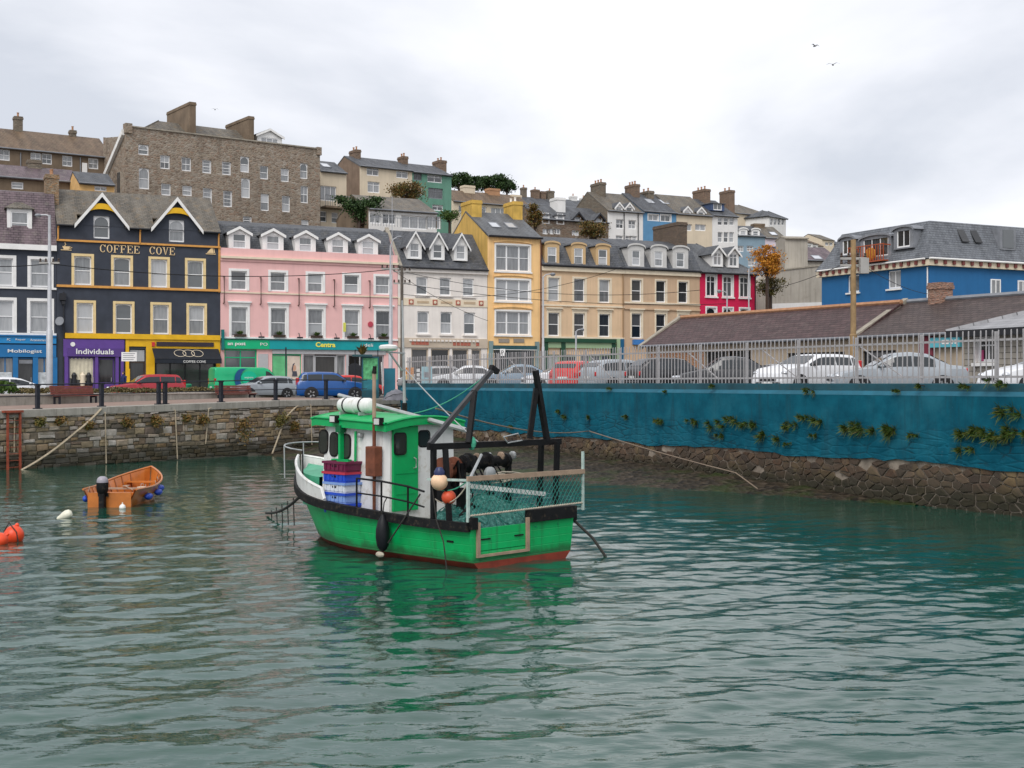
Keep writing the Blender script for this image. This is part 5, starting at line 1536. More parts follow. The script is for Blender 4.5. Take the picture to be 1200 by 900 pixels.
P_ = [U(px, py, 118.9 + (px - 886) * .03) for px, py in ((885, 337.5), (911, 317.5), (964, 311.5), (964, 310), (911, 316), (885, 336))]
MB().poly(P_, (-.4, 3.5, 0)).build('coping', M_stonecap, bwl)
P_ = [U(px, py, 118.8 + (px - 886) * .03) for px, py in ((900, 364), (900, 356), (965, 354), (965, 364))]
MB().poly(P_, (0, .1, 0)).build('lower_band', M_wht, bwl)
# far houses on the shoulder of the hill
for i, (px, py, w, cm, rm, lb) in enumerate(((949, 279, 7, M_wht, M_tile, 'first and leftmost of the tiny far white cottages on the right shoulder of the hill'), (955, 280.5, 7, M_wht, M_tile, 'second of the tiny far white cottages on the right shoulder of the hill'), (961, 283, 7, M_wht, M_tile, 'third of the tiny far white cottages on the right shoulder of the hill'),
                                             (970.5, 276, 14, M_crm, M_slate_b, 'tiny far cream house standing higher than the far white cottages'), (982, 281, 12, M_rub2, M_slate, 'tiny far grey house touching the roof of the blue building'))):
    D0 = 250 + i * 4
    hill(lb, px - w / 2, D0, px + w / 2, 2400, py + 5, py, 8, cm, rm, [(px - 1, py + 8, py + 12, 1.2, k_(kind='sash', pm=P_mid))] + ([(px + 3, py + 8, py + 12, 1.2, k_(kind='sash', pm=P_mid))] if w > 8 else []), ref=px, gut=False)
# ================================================================== right side: blue mansard building, sheds, office
DC = 92.0
M_bblue = mat('strong_blue_render', (.012, .12, .3), .7, .08, .8, .1, 25, streak=.15)
M_bslate = slate('dark_mansard_slate', (.085, .092, .105), (.13, .14, .155), (.13, .13, .12), .25, .3, .2)
Dl = DC * 147 / 132.
bz = 2.4
def mans(h, He, dep, top):
    return [(-.35, He), (.35, He + 1.0), (1.25, top), (dep / 2, top + .35), (dep - 1.25, top), (dep - .35, He + 1.0), (dep + .35, He)]
h = House('mansard_building', 'bright blue building with a dark slate mansard roof and curved dormers', 'building', (963, Dl), (1089, DC), bz)
x = h.u
He = h.z(1089, 303); top = h.z(1082, 260.5, 1.25)
for px, w, kk in ((1000, 1.3, k_(kind='vert2')), (1048, 1.35, k_(kind='vert2'))):
    h.win(px, h.z(1048, 338), h.z(1048, 317), w, sur=None, sill=M_white, pm=P_mid, **kk)
dep = 11
h.walls(He, [(0, He), (dep, He)], M_bblue, dep)
# right wing front, turned 90 degrees, as part of the same building
Lx = h.L
pr = [(-.35, He), (.35, He + 1.0), (1.25, top), (1.3, top + .01)]
ring = lambda o, z: [(-o, -o, z), (Lx + o, -o, z), (Lx + o, dep + 12 + o, z), (-o, dep + 12 + o, z)]
q = MB()
RR = [ring(.4, He), ring(-.3, He + 1.1), ring(-1.1, top), ring(-3, top + .35)]
for a, c_ in zip(RR, RR[1:]):
    for i in range(4):
        q.add([a[i], a[(i + 1) % 4], c_[(i + 1) % 4], c_[i]], [(0, 1, 2, 3)])
q.add(RR[-1], [(0, 1, 2, 3)])
q.build('mansard_roof', M_bslate, h.root, uv=True)
MB().box(Lx - .001, Lx, dep, dep + 12, 0, He).build('end_wall', M_bblue, h.root)
# eaves band with brackets on both fronts
q = MB().box(-.3, Lx + .3, -.3, -.001, He - .5, He - .06).box(Lx + .001, Lx + .3, 0, dep + 12, He - .5, He - .06)
q.build('eaves_band', M_creamtrim, h.root)
for i in range(16):
    xx = .3 + (Lx - .5) * i / 15
    MB().box(xx - .12, xx + .12, -.42, -.301, He - .38, He - .07).build('eaves_bracket', mat('maroon_bracket', (.16, .04, .035), .6), h.root)
for i in range(26):
    yy = .3 + (dep + 11) * i / 25
    MB().box(Lx + .301, Lx + .42, yy - .12, yy + .12, He - .38, He - .07).build('eaves_bracket', mat('maroon_bracket', (0, 0, 0)), h.root)
h.gutter(He - .01, M_white, -.45)
MB().tube([(Lx + .45, -.4, He - .01), (Lx + .45, dep + 12, He - .01)], .08, 6).build('gutter', M_white, h.root)
for px, y0, y1, w, ww, kind in ((992.5, 282, 300, 1.7, 1.05, 'vert2'), (1026, 280, 303, 3.3, 2.7, 'case3'), (1058.5, 270.5, 291.5, 2.0, 1.35, 'vert2')):
    h.dormer(px, y0, y1, w, -.05, 'seg', rise=.32, ww=ww, wh=1.45 if w < 3 else 1.7, wallm=M_lead, fasc=M_lead, roofm=M_lead, kind=kind, pm=P_mid, back=2.5, eave=.12)
xb = x(1023); zb = h.z(1023, 307)
q = MB()
for i in range(15):
    xx = xb - 1.9 + 3.8 * i / 14
    q.box(xx - .03, xx + .03, -.75, -.7, zb, zb + 1.15)
q.box(xb - 1.95, xb + 1.95, -.77, -.68, zb + 1.151, zb + 1.22).box(xb - 1.95, xb + 1.95, -.77, .1, zb - .08, zb - .001)
for sg in (-1, 1):
    q.box(xb + sg * 1.9 - .03, xb + sg * 1.9 + .03, -.68, .3, zb + 1.1, zb + 1.18)
q.build('balcony', mat('rust_red_rail', (.36, .08, .03), .6), h.root)
MB().ball((xb + .2, -.45, zb + .55), .6, .2, .5).build('balcony_plant', LF_orange, h.root)
# windows and projecting bay on the side facing the right edge (local +x face)
def side_win(yc, z0, w, hh):
    q = MB(); o_ = Lx + .02
    for y0, y1, a, c_ in ((yc - w / 2, yc - w / 2 + .09, z0, z0 + hh), (yc + w / 2 - .09, yc + w / 2, z0, z0 + hh), (yc - w / 2 + .09, yc + w / 2 - .09, z0, z0 + .1), (yc - w / 2 + .09, yc + w / 2 - .09, z0 + hh - .09, z0 + hh), (yc - .04, yc + .04, z0 + .1, z0 + hh - .09)):
        q.box(o_ - .01, o_ + .07, y0, y1, a, c_)
    o = q.build('window', M_upvc, h.root)
    MB().box(o_ - .005, o_ + .03, yc - w / 2 + .05, yc + w / 2 - .05, z0 + .05, z0 + hh - .05).build('pane', P_mid, o)
    MB().box(o_ - .01, o_ + .14, yc - w / 2 - .1, yc + w / 2 + .1, z0 - .13, z0 - .001).build('sill', M_white, o)
for yc in (6.5, 9.3, 12.1, 19):
    side_win(yc, He - 3.0, 1.0, 1.75)
for yc in (8.0, 13.5):
    q = MB(); z0 = He + 1.0
    q.box(Lx - 1.0, Lx - .15, yc - .8, yc + .8, z0, z0 + 1.7)
    o = q.build('dormer', M_lead, h.root)
    MB().box(Lx - .149, Lx - .12, yc - .55, yc + .55, z0 + .15, z0 + 1.5).build('pane', P_pale, o)
q = MB()
for yc in (3.9, 5.2):
    q = MB(); q.poly([(Lx - .35, yc - .35, He + 1.4), (Lx - .35, yc + .35, He + 1.4), (Lx - .98, yc + .35, top - .5), (Lx - .98, yc - .35, top - .5)], (.08, 0, .04))
    q.build('skylight', P_dark, h.root)
h.pipe(Lx - .1, 0, He - .6, M_white)
# --- sheds: local x from the left end towards the viewer
SD = Vector((-296 - 600, F)).normalized()        # direction away from the viewer
SHA = U(760, HY, 73.0).to_2d()
def shed(label, pa, pb, eave, rdy, half, roofm, wm, z0=CP_Z, wins=(), group='long slate sheds behind the car park', refp=None, off=0.):
    A = SHA + Vector((SD.y, -SD.x)) * off
    h = House('shed', label, 'shed', pa, pb, z0, group, (A, -SD))
    refp = refp or pa
    He = h.z(refp, eave)
    pr = [(-.3, He - .12), (half, h.z(refp + 2, rdy, half)), (2 * half + .3, He - .12)]
    h.win_list = wins
    for w_ in wins:
        h.win(w_[0], w_[1], w_[2], w_[3], **w_[4])
    h.walls(He, [(0, He), (half, pr[1][1]), (2 * half, He)], wm, 2 * half)
    h.roof(pr, roofm, .1)
    h.gutter(He - .16, M_lead, -.36)
    MB().tube([(-.1, half, pr[1][1] + .03), (h.L + .1, half, pr[1][1] + .03)], .13, 6).build('ridge_tiles', M_clay if 'left' in label else M_lead, h.root)
    return h, He, pr
M_slate_r = slate('slate_redbrown', (.042, .021, .021), (.075, .04, .04), (.2, .16, .14), .3, .36, .24, .12)
M_shedw = mat('buff_shed_wall', (.42, .34, .25), .85, .12, .8, .2, 20, streak=.35)
bars = dict(kind='grid', pm=P_dark, fm=M_black)
h, He, pr = shed('long low shed with red brown slate roof and left gable facing the street', 757, 1008, 402.5, 375, 2.6, M_slate_r, M_shedw, wins=[(842, 1.0, 2.1, 2.2, bars), (866, 1.0, 2.1, 1.8, bars), (948, .9, 1.9, 3.0, bars), (970, .9, 1.9, 2.2, bars)], refp=762)
MB().poly([(0, -.35, He - .1), (0, 2.6, pr[1][1] + .14), (0, 5.5, He - .1), (0, 5.5, He - .35), (0, 2.6, pr[1][1] - .12), (0, -.35, He - .35)], (-.3, 0, 0)).build('gable_coping', M_stonecap, h.root)
MB().box(h.u(762), h.u(826), -.06, -.001, 0, He - .5).build('brick_panel', rubble('orange_brick', [(.4, .17, .08), (.45, .22, .11), (.35, .15, .08)], 4, 12), h.root, uv=True)
h2, He, pr = shed('long slate roofed shed behind the silver car, nearer than its neighbour', 1009, 1330, 391, 357.5, 3.1, slate('slate_brown2', (.042, .028, .026), (.072, .05, .046), (.18, .14, .11), .3, .36, .24, .12), M_shedw, wins=[(1030, .9, 1.9, 2.0, bars)], refp=1015)
MB().poly([(0, -.35, He - .05), (0, 3.1, pr[1][1] + .2), (0, 3.1, pr[1][1] - .3), (0, -.35, He - .45)], (-.32, 0, 0)).build('gable_coping', M_stonecap, h2.root)
h2.chimney(h2.u(1102, 3.1), 3.1, .75, .8, He, h2.z(1102, 331.5, 3.1), rubble('red_brick_stack', [(.33, .17, .12), (.38, .22, .16), (.28, .15, .11)], 4, 12, (.25, .2, .17)), 0)
MB().box(h2.u(1078), h2.u(1095), -.12, -.001, He - 1.2, He - .15).build('maroon_board', mat('maroon_board', (.2, .03, .05), .6), h2.root)
sg_ = MB().box(h2.u(1093), h2.u(1129), -.25, -.05, h2.z(1110, 407), h2.z(1110, 395.5)).build('sign_board', mat('turquoise_sign', (.1, .42, .5), .5, .08, 2), h2.root)
for i in range(4):
    xx = h2.u(1110) + (h2.u(1127) - h2.u(1110)) * i / 3.4
    MB().box(xx - .07, xx + .07, -.26, -.251, h2.z(1110, 403.5), h2.z(1110, 398.5)).build('white_mark', M_white, sg_)
# grey block office with hipped roof, right edge
M_block = slate('grey_block_wall', (.3, .27, .23), (.35, .32, .27), (.28, .25, .2), .3, .44, .215, .1)
h = House('office_hut', 'small grey block office hut with a grey hipped roof at the right edge', 'hut', (1130, 47.5), (1290, 41.5), CP_Z)
x = h.u
He = h.z(1140, 388)
h.win(1155.5, h.z(1155, 424.5), h.z(1155, 396), 1.05, kind='case2', pm=P_dark, sill=M_white, sur=(M_white, .05))
h.walls(He, [(0, He), (6, He)], M_block, 6)
h.roof([(-.45, He - .02), (3, h.z(1200, 357, 3)), (6.45, He - .02)], slate('grey_lap_tiles', (.2, .2, .21), (.26, .26, .27), (.2, .19, .17), .2, 5., .35), .45, il=[0, 3.0, 0], ir=[0, 3.0, 0])
MB().box(-.45, h.L + .45, -.5, -.44, He - .22, He + .03).build('fascia_board', M_black, h.root)
MB().box(x(1152) - .26, x(1152) - .1, .1, .14, h.z(1155, 423), h.z(1155, 410)).build('pink_curtain', mat('pink_curtain', (.4, .06, .16), .8), h.root)
# ================================================================== the green fishing boat
BO = Vector((.235, 24.95)); BH = math.radians(135.4)
BF = Vector((math.cos(BH), math.sin(BH))); BP = Vector((-BF.y, BF.x))          # forward, port
def bs(px, py, s):
    """local point on the cross-plane s that the photo shows at px,py"""
    r = (px - 600) / F; c0 = BO + BF * s
    p_ = (r * c0.y - c0.x) / (BP.x - r * BP.y); D = c0.y + p_ * BP.y
    return Vector((s, p_, EYE + (HY - py) * D / F))
def bp(px, py, p_):
    r = (px - 600) / F; c0 = BO + BP * p_
    s = (r * c0.y - c0.x) / (BF.x - r * BF.y); D = c0.y + s * BF.y
    return Vector((s, p_, EYE + (HY - py) * D / F))
def bz(px, py, z):
    """local point at height z seen at px,py"""
    w_ = G(px, py, z).to_2d() - BO
    return Vector((w_.dot(BF), w_.dot(BP), z))
boat = thing('fishing_boat', 'green hulled fishing boat with white and green wheelhouse moored in the harbour', 'boat', v3(BO, 0), BH)
m, t, b, N = nodes('boat_green_paint')
v = mapped(t, N)
c = mixc(t, N, ramp(t, N, noise(t, N, 1.6, v, 6), [(.3, 0.), (.7, 1.)]), (.0, .34, .085), (.0, .44, .12))
vs = mapped(t, N, scale=(3, 3, .25))
c = mixc(t, N, ramp(t, N, noise(t, N, 2.2, vs, 6, .7), [(.52, 0.), (.74, .7)]), c, (.02, .1, .035))
c = mixc(t, N, ramp(t, N, noise(t, N, 9, v, 8, .7), [(.64, 0.), (.68, .7)]), c, (.12, .26, .14))
c = mixc(t, N, ramp(t, N, noise(t, N, 3.1, mapped(t, N, scale=(4, 4, .5), loc=(5, 2, 1)), 7, .75), [(.66, 0.), (.74, .6)]), c, (.1, .06, .02))
sz_ = N('ShaderNodeSeparateXYZ'); t.links.new(v, sz_.inputs[0])
zq = N('ShaderNodeMath', operation='MULTIPLY_ADD'); t.links.new(noise(t, N, 3, v, 6, .7), zq.inputs[0]); zq.inputs[1].default_value = -.35; t.links.new(sz_.outputs[2], zq.inputs[2])
c = mixc(t, N, ramp(t, N, zq.outputs[0], [(.0, .7), (.14, 0.)]), c, (.02, .05, .02))
t.links.new(c, b.inputs['Base Color']); b.inputs['Roughness'].default_value = .42
sx = N('ShaderNodeSeparateXYZ'); t.links.new(v, sx.inputs[0])
wv = N('ShaderNodeMath', operation='MULTIPLY'); t.links.new(sx.outputs[2], wv.inputs[0]); wv.inputs[1].default_value = 6.5
fr = N('ShaderNodeMath', operation='FRACT'); t.links.new(wv.outputs[0], fr.inputs[0])
pl = ramp(t, N, fr.outputs[0], [(0., 0.), (.06, 1.), (.94, 1.), (1., 0.)])
ns = noise(t, N, 7, v, 4); mm_ = N('ShaderNodeMath', operation='MULTIPLY_ADD'); t.links.new(ns, mm_.inputs[0]); mm_.inputs[1].default_value = .25; t.links.new(pl, mm_.inputs[2])
bump(t, N, b, mm_.outputs[0], .35, .012)
M_bgreen = m
M_bgreen2 = mat('cabin_green_paint', (.0, .35, .095), .42, .12, 2.5, .08, 20, dirt_amt=.3, dirt=(.05, .12, .05))
M_bwhite = mat('cabin_white_paint', (.72, .72, .7), .45, .08, 2, streak=.4, dirt_amt=.5, dirt=(.36, .3, .2))
M_boot = mat('red_antifouling', (.22, .035, .018), .7, .3, 2.5, .2, 20, dirt_amt=.4, dirt=(.07, .03, .02))
M_rub = mat('black_rubbing_strake', (.008, .008, .009), .65, .4, 4, .3, 30, spec=.2, dirt_amt=.55, dirt=(.12, .09, .06))
M_deck = mat('pale_deck', (.3, .31, .29), .8, .2, 2.5, .2, 20, dirt_amt=.5)
M_gant = mat('black_gantry_paint', (.006, .006, .007), .5, .4, 6, .25, 25, spec=.2, dirt_amt=.3, dirt=(.04, .025, .015))
M_rust = mat('rusty_steel', (.16, .05, .025), .75, .35, 5, .4, 30)
M_galv = mat('galvanised_steel', (.42, .43, .43), .5, .15, 5, metal=.6)
M_wood = mat('weathered_timber', (.34, .24, .17), .75, .2, 4, .3, 30)
P_cab = glass('cabin_pane', (.006, .008, .008), (.04, .045, .04), .05, .5)
def sheer(s):
    return float(np.interp(s, [0, 1.5, 3, 4.5, 5.5, 6.5, 7.35], [.86, .87, .93, 1.0, 1.08, 1.24, 1.44]))
def beam(u, f_):
    """half breadth at fraction u of the level's length; f_ 0 keel .. 1 gunwale"""
    B = np.interp(f_, [0, .3, .45, 1], [.35, 1.3, 1.42, 1.53]); e = np.interp(f_, [0, 1], [1.7, 3.0]); u0 = .4
    if u < u0:
        return B * (1 - .05 * (1 - u / u0) ** 2)
    return B * (1 - ((u - u0) / (1 - u0)) ** e) + .012
NU = 34
US = [(i / NU) ** .9 for i in range(NU + 1)]
def hull_pt(u, lev, sg):
    """lev: below .12 m absolute heights, above as fraction to the sheer"""
    def place(z, f_):
        st = 6.55 + (.55 * z if z > 0 else 1.3 * z)
        s = u * st
        return Vector((s, sg * beam(u, f_), z))
    if lev[0] == 'z':
        z = lev[1]; return place(z, np.interp(z, [-.4, 0, .12], [0, .4, .46]))
    k = lev[1]; s = u * 7.2
    z = .12 + (sheer(s) - .12) * k
    return place(z, .46 + .54 * k)
low = [('z', -.4), ('z', -.15), ('z', .12)]; up = [('k', k) for k in (0, .25, .5, .75, 1.0)]
for nm_, lv, mm in (('hull_bottom', low, M_boot), ('hull', up, M_bgreen)):
    q = MB()
    for sg in (1, -1):
        P = [[hull_pt(u, l_, sg) for l_ in lv] for u in US]
        n0 = len(q.f); q.grid(P)
        if sg == 1:
            q.f[n0:] = [f_[::-1] for f_ in q.f[n0:]]
    ptl = [hull_pt(0, l_, 1) for l_ in lv] + [hull_pt(0, l_, -1) for l_ in lv][::-1]
    if nm_ == 'hull_bottom':
        q.add(ptl, [tuple(range(len(ptl)))])
    q.build(nm_, mm, boat, smooth=True)
# transom with its gate
gt = [bs(560, 640, 0), bs(617, 640, 0)]                    # gate sides
y1g, y0g = gt[0].y, gt[1].y; zg0 = .33; zs = sheer(0)
q = MB(); bw0 = hull_pt(0, ('k', 0), 1).y; bw1 = hull_pt(0, ('k', 1), 1).y
def tr(y0, y1, z0, z1):
    f0 = lambda z: bw0 + (bw1 - bw0) * (z - .12) / (zs - .12)
    lo_a, hi_a = (y0 if y0 is not None else -f0(z0)), (y0 if y0 is not None else -f0(z1))
    lo_b, hi_b = (y1 if y1 is not None else f0(z0)), (y1 if y1 is not None else f0(z1))
    q.add([(0, lo_b, z0), (0, lo_a, z0), (0, hi_a, z1), (0, hi_b, z1)], [(0, 1, 2, 3)])
tr(None, None, .12, zg0); tr(y1g, None, zg0, zs); tr(None, y0g, zg0, zs)
q.build('transom', M_bgreen, boat)
MB().box(.0, .05, y0g + .005, y1g - .005, zg0 + .01, zs - .1).build('stern_gate', M_bgreen, boat)
q = MB()
T = .05
q.box(-.045, -.002, y1g - .03, y1g + T, zg0 - .06, zs + .02).box(-.045, -.002, y0g - T, y0g + .03, zg0 - .06, zs + .02).box(-.045, -.002, y0g - T, y1g + T, zg0 - .11, zg0 - .061)
q.build('gate_frame', M_wood, boat)
for yy in (y0g + .22, y1g - .2):
    MB().box(-.02, -.002, yy - .12, yy + .12, .54, .565).build('gate_slot', M_rub, boat)
# rubbing strakes and capping
def along(sg, u0, u1, dz=0., out_=0., n=24):
    pts = []
    for i in range(n + 1):
        p_ = hull_pt(u0 + (u1 - u0) * i / n, ('k', 1), sg); p_.y += sg * out_; p_.z += dz; pts.append(p_)
    return pts
def strip(name, pts, w, h_, mm, par=None):
    q = MB()
    base = []
    for i, p_ in enumerate(pts):
        d = (pts[min(i + 1, len(pts) - 1)] - pts[max(0, i - 1)]); d.z = 0; d.normalize(); a = Vector((-d.y, d.x, 0)) * w / 2; z_ = Vector((0, 0, h_ / 2))
        base.append([p_ - a - z_, p_ + a - z_, p_ + a + z_, p_ - a + z_, p_ - a - z_])
    q.grid(base)
    q.add(base[0][:4], [(0, 1, 2, 3)]); q.add(base[-1][:4], [(3, 2, 1, 0)])
    return q.build(name, mm, par or boat)
for sg in (1, -1):
    strip('rubbing_strake', along(sg, 0.0, .995, -.06, .03), .13, .17, M_rub)
yA, yB = bw1 + .02, y1g + T + .01
MB().box(-.07, .1, yB, yA, zs - .1, zs + .12).build('stern_guard', M_rub, boat)
MB().box(-.07, .1, -yA, y0g - T - .01, zs - .08, zs + .16).build('stern_guard', M_rub, boat)
# deck
P = []
for i in range(25):
    u = i / 24 * .96; a = hull_pt(u, ('k', 1), 1); zz_ = .66 + (.0 if a.x < 5 else .2 * (a.x - 5))
    a = hull_pt(u, ('k', (zz_ - .12) / (sheer(a.x) - .12)), 1)
    P.append([(a.x + (.04 if i == 0 else 0), max(.02, a.y - .04), zz_), (a.x + (.04 if i == 0 else 0), -max(.02, a.y - .04), zz_)])
MB().grid(P).build('deck', M_deck, boat)
# inner face of the low bulwark
for sg in (1, -1):
    q = MB(); P = []
    for i in range(25):
        u = i / 24 * .96; a = hull_pt(u, ('k', 1), sg); lo_ = hull_pt(u, ('k', .62), sg); P.append([(lo_.x, lo_.y - sg * .045, lo_.z), (a.x, a.y - sg * .045, a.z)])
    q.grid(P).build('bulwark_lining', M_deck, boat)
# white bow bulwark with capping and green foredeck
SB = 4.85
for sg in (1, -1):
    outer = [p_ for p_ in along(sg, .62, .999, 0, 0, 22)]
    P = []
    for i, p_ in enumerate(outer):
        k = i / 22; hh_ = .26 + .14 * min(1, k * 1.5)
        if i == 0:
            hh_ = .06
        P.append([p_ + Vector((0, 0, .0)), p_ + Vector((.02 * k, sg * .03, hh_))])
    q = MB().grid(P); 
    o = q.build('bow_bulwark', M_bwhite, boat); sm = o.modifiers.new('t', 'SOLIDIFY'); sm.thickness = .05; sm.offset = 0
    MB().tube([r_[1] for r_ in P], .035, 6).build('bulwark_rail', M_bwhite, boat)
P = []
for i in range(11):
    k = i / 10; s = 5.25 + 1.75 * k; wdt = max(.03, 1.0 * (1 - k ** 2.2))
    P.append([(s, wdt, 1.45 + .1 * k), (s, 0, 1.53 + .1 * k), (s, -wdt, 1.45 + .1 * k)])
q = MB().grid(P); q.grid([[r_[0], (r_[0][0], r_[0][1], .8)] for r_ in P]); q.grid([[r_[2], (r_[2][0], r_[2][1], .8)] for r_ in P])
q.build('foredeck', mat('pale_green_deck', (.06, .33, .19), .5, .2, 3, .15, 18, dirt_amt=.3, dirt=(.2, .28, .2)), boat)
# bow pulpit rail
pts = []
for i in range(15):
    a = math.pi * (i / 14 - .5)
    pts.append((5.7 + 1.5 * math.cos(a) ** .8, 1.12 * math.sin(a), 2.02 + .1 * math.cos(a)))
pr_ = MB().tube(pts, .017, 6).build('bow_rail', M_galv, boat)
for i in (0, 3, 7, 11, 14):
    p_ = pts[i]
    MB().tube([p_, (p_[0] - .02, p_[1], 1.35)], .016, 6).build('rail_post', M_galv if i in (3, 7, 11) else M_rub, pr_)
# ---- wheelhouse
SA, SFW, HWD = 3.06, 5.2, .97; ZD, ZR = .6, 2.62
def wall_poly(pts, name, mm, th=.05):
    o = MB().add(pts, [tuple(range(len(pts)))]).build(name, mm, boat)
    sm = o.modifiers.new('t', 'SOLIDIFY'); sm.thickness = th; sm.offset = 0
    return o
TH = .05
wall_poly([(SA + .12, HWD, ZD), (SFW, HWD, ZD), (SFW - .12, HWD - TH, ZR + .1), (SA + .12, HWD - TH, ZR)], 'port_wall', M_bwhite)
wall_poly([(SA, -HWD, ZD), (SFW, -HWD, ZD), (SFW - .12, -HWD + TH, ZR + .1), (SA, -HWD + TH, ZR)], 'starboard_wall', M_bwhite)
wall_poly([(SA, HWD - .12, ZD), (SA, -HWD, ZD), (SA, -HWD + TH, ZR), (SA, HWD - .12 - TH, ZR)], 'aft_wall', M_bwhite)
wall_poly([(SA + .12, HWD, ZD), (SA, HWD - .12, ZD), (SA, HWD - .12 - TH, ZR), (SA + .12, HWD - TH, ZR)], 'corner_panel', M_bwhite)
wall_poly([(SFW, HWD, ZD), (SFW, -HWD, ZD), (SFW - .12, -HWD + TH, ZR + .1), (SFW - .12, HWD - TH, ZR + .1)], 'front_wall', M_bwhite)
# roof: cambered slab with a turned-down green rim
q = MB(); n = 10
ro = []
for s, dz in ((SA - .2, 0), (SA + .1, .015), (SFW + .05, .09), (SFW + .2, .06)):
    row = []
    for i in range(n + 1):
        y = (HWD + .13) * (1 - 2 * i / n)
        row.append((s, y, ZR + dz + .13 * (1 - (y / 1.1) ** 2) + .05))
    ro.append(row)
q.grid(ro)
rim = [ro[0][i] for i in range(n + 1)] + [r_[-1] for r_ in ro[1:]] + [ro[-1][i] for i in range(n, -1, -1)][1:] + [r_[0] for r_ in ro[::-1][1:-1]]
rr = [Vector(p_) for p_ in rim] + [Vector(rim[0])]
q.grid([[p_, p_ + Vector((0, 0, -.17))] for p_ in rr])
q.build('cabin_roof', M_bgreen2, boat)
MB().tube([p_ + Vector((0, 0, .0)) for p_ in rr], .03, 6, False).build('roof_edge', M_bgreen2, boat)
def rounded(cx, cz, w, h_, r, n=5):
    o = []
    for (sx_, sz_, a0) in ((1, 1, 0), (-1, 1, 90), (-1, -1, 180), (1, -1, 270)):
        for i in range(n + 1):
            a = math.radians(a0 + 90 * i / n)
            o.append((cx + sx_ * (w / 2 - r) + r * math.cos(a), cz + sz_ * (h_ / 2 - r) + r * math.sin(a)))
    return o
def cab_window(c_, w, h_, ax, nrm, r=.09, name='window'):
    """rounded window on a cabin wall: ax = along wall, nrm = outward"""
    ax, nrm = Vector(ax).normalized(), Vector(nrm).normalized(); Z = Vector((0, 0, 1)); c_ = Vector(c_)
    up_ = (Z - nrm * Z.dot(nrm)).normalized()
    o1, i1 = rounded(0, 0, w + .05, h_ + .05, r + .02), rounded(0, 0, w - .01, h_ - .01, r)
    q = MB(); n = len(o1)
    F_ = lambda a, d: c_ + ax * a[0] + up_ * a[1] + nrm * d
    q.add([F_(a, .03) for a in o1] + [F_(a, .035) for a in i1] + [F_(a, .0) for a in o1], [(i, (i + 1) % n, n + (i + 1) % n, n + i) for i in range(n)] + [(2 * n + i, 2 * n + (i + 1) % n, (i + 1) % n, i) for i in range(n)])
    o = q.build(name, M_rub, boat)
    MB().add([F_(a, .031) for a in i1], [tuple(range(n))]).build('pane', P_cab, o)
    return o
npt = Vector((0, 1, .025))
for px, y0, y1, w in ((380, 504.5, 530.5, .28), (392.3, 507.5, 534, .26), (406.2, 509.5, 536.5, .29)):
    a = bp(px, (y0 + y1) / 2, HWD - .02); hgt = bp(px, y0, HWD).z - bp(px, y1, HWD).z
    cab_window(a, w, hgt, (1, 0, 0), npt, .12)
# aft wall: green door, window to starboard
d0, d1 = bs(448.5, 500, SA), bs(487, 500, SA); zb_ = bs(465, 599, SA).z
yb0, yb1 = d1.y, min(d0.y, HWD - .16)
dr = MB().box(SA - .09, SA - .028, yb0, yb1, zb_, ZR - .02).build('cabin_door', M_bgreen2, boat, bevel=.012)
a = bs(468.5, 520, SA - .09); cab = cab_window((SA - .09, a.y, a.z), .28, .42, (0, 1, 0), (-1, 0, 0), .06, 'door_window')
for z_ in (.35, .78):
    MB().box(SA - .1, SA - .0905, yb0 + .07, yb1 - .07, zb_ + z_, zb_ + z_ + .02).build('door_batten', M_bgreen2, dr)
MB().tube([(SA - .09, yb0 + .12, zb_ + 1.1), (SA - .16, yb0 + .12, zb_ + 1.08), (SA - .16, yb0 + .12, zb_ + .9), (SA - .09, yb0 + .12, zb_ + .88)], .015, 6).build('door_handle', M_galv, dr)
a = bs(496, 514, SA); cab_window((SA, a.y, a.z), .3, .32, (0, 1, 0), (-1, 0, 0), .08)
# sidelight board and arm on the port wall
a, c_ = bp(397.5, 500, HWD + .12), bp(397.5, 538, HWD + .12)
MB().box(a.x - .035, a.x + .035, HWD + .02, HWD + .12, c_.z, a.z - .12).box(a.x - .3, a.x + .28, HWD + .02, HWD + .12, c_.z - .05, c_.z - .001).build('sidelight_board', M_bgreen2, boat)
MB().box(a.x - .09, a.x + .08, HWD + .02, HWD + .16, a.z - .119, a.z + .03).build('sidelight', mat('dark_green_lamp', (.0, .12, .04), .3), boat)
a = bp(418.5, 512, HWD); MB().tube([(a.x, HWD + .04, a.z + .12), (a.x, HWD + .05, a.z - .55)], .03, 6).build('grab_rail', M_bgreen2, boat)
a = bp(424, 510, HWD); MB().lathe([(.05, 0), (.06, .03), (.05, .08), (.02, .09)], (a.x, HWD, a.z), (0, 1, 0), 10).build('deck_light', M_galv, boat)
# exhaust: brown pipe with silencer box, rising past the roof
e0 = bp(438, 600, HWD + .12); ex, ey = bp(438.5, 500, HWD + .12).x, HWD + .12
zt = bp(438, 432, ey).z; zm0, zm1 = bp(438, 558, ey).z, bp(438, 523, ey).z
pp_ = MB().tube([(ex, ey, .66), (ex, ey, zm0)], .035, 8).build('exhaust_pipe', M_rust, boat)
MB().tube([(ex, ey, zm1), (ex, ey, bp(438, 490, ey).z)], .038, 8).build('exhaust_riser', M_rust, pp_)
MB().tube([(ex, ey, bp(438, 490, ey).z), (ex, ey, zt - .1)], .04, 8).build('exhaust_stack', M_wood, pp_)
MB().tube([(ex, ey, zt - .1), (ex - .02, ey, zt + .05)], [.05, .04], 8).build('exhaust_cap', M_rub, pp_)
q = MB().box(ex - .15, ex + .15, ey - .1, ey + .12, zm0, zm1); q.build('silencer_box', M_rust, pp_, bevel=.02)
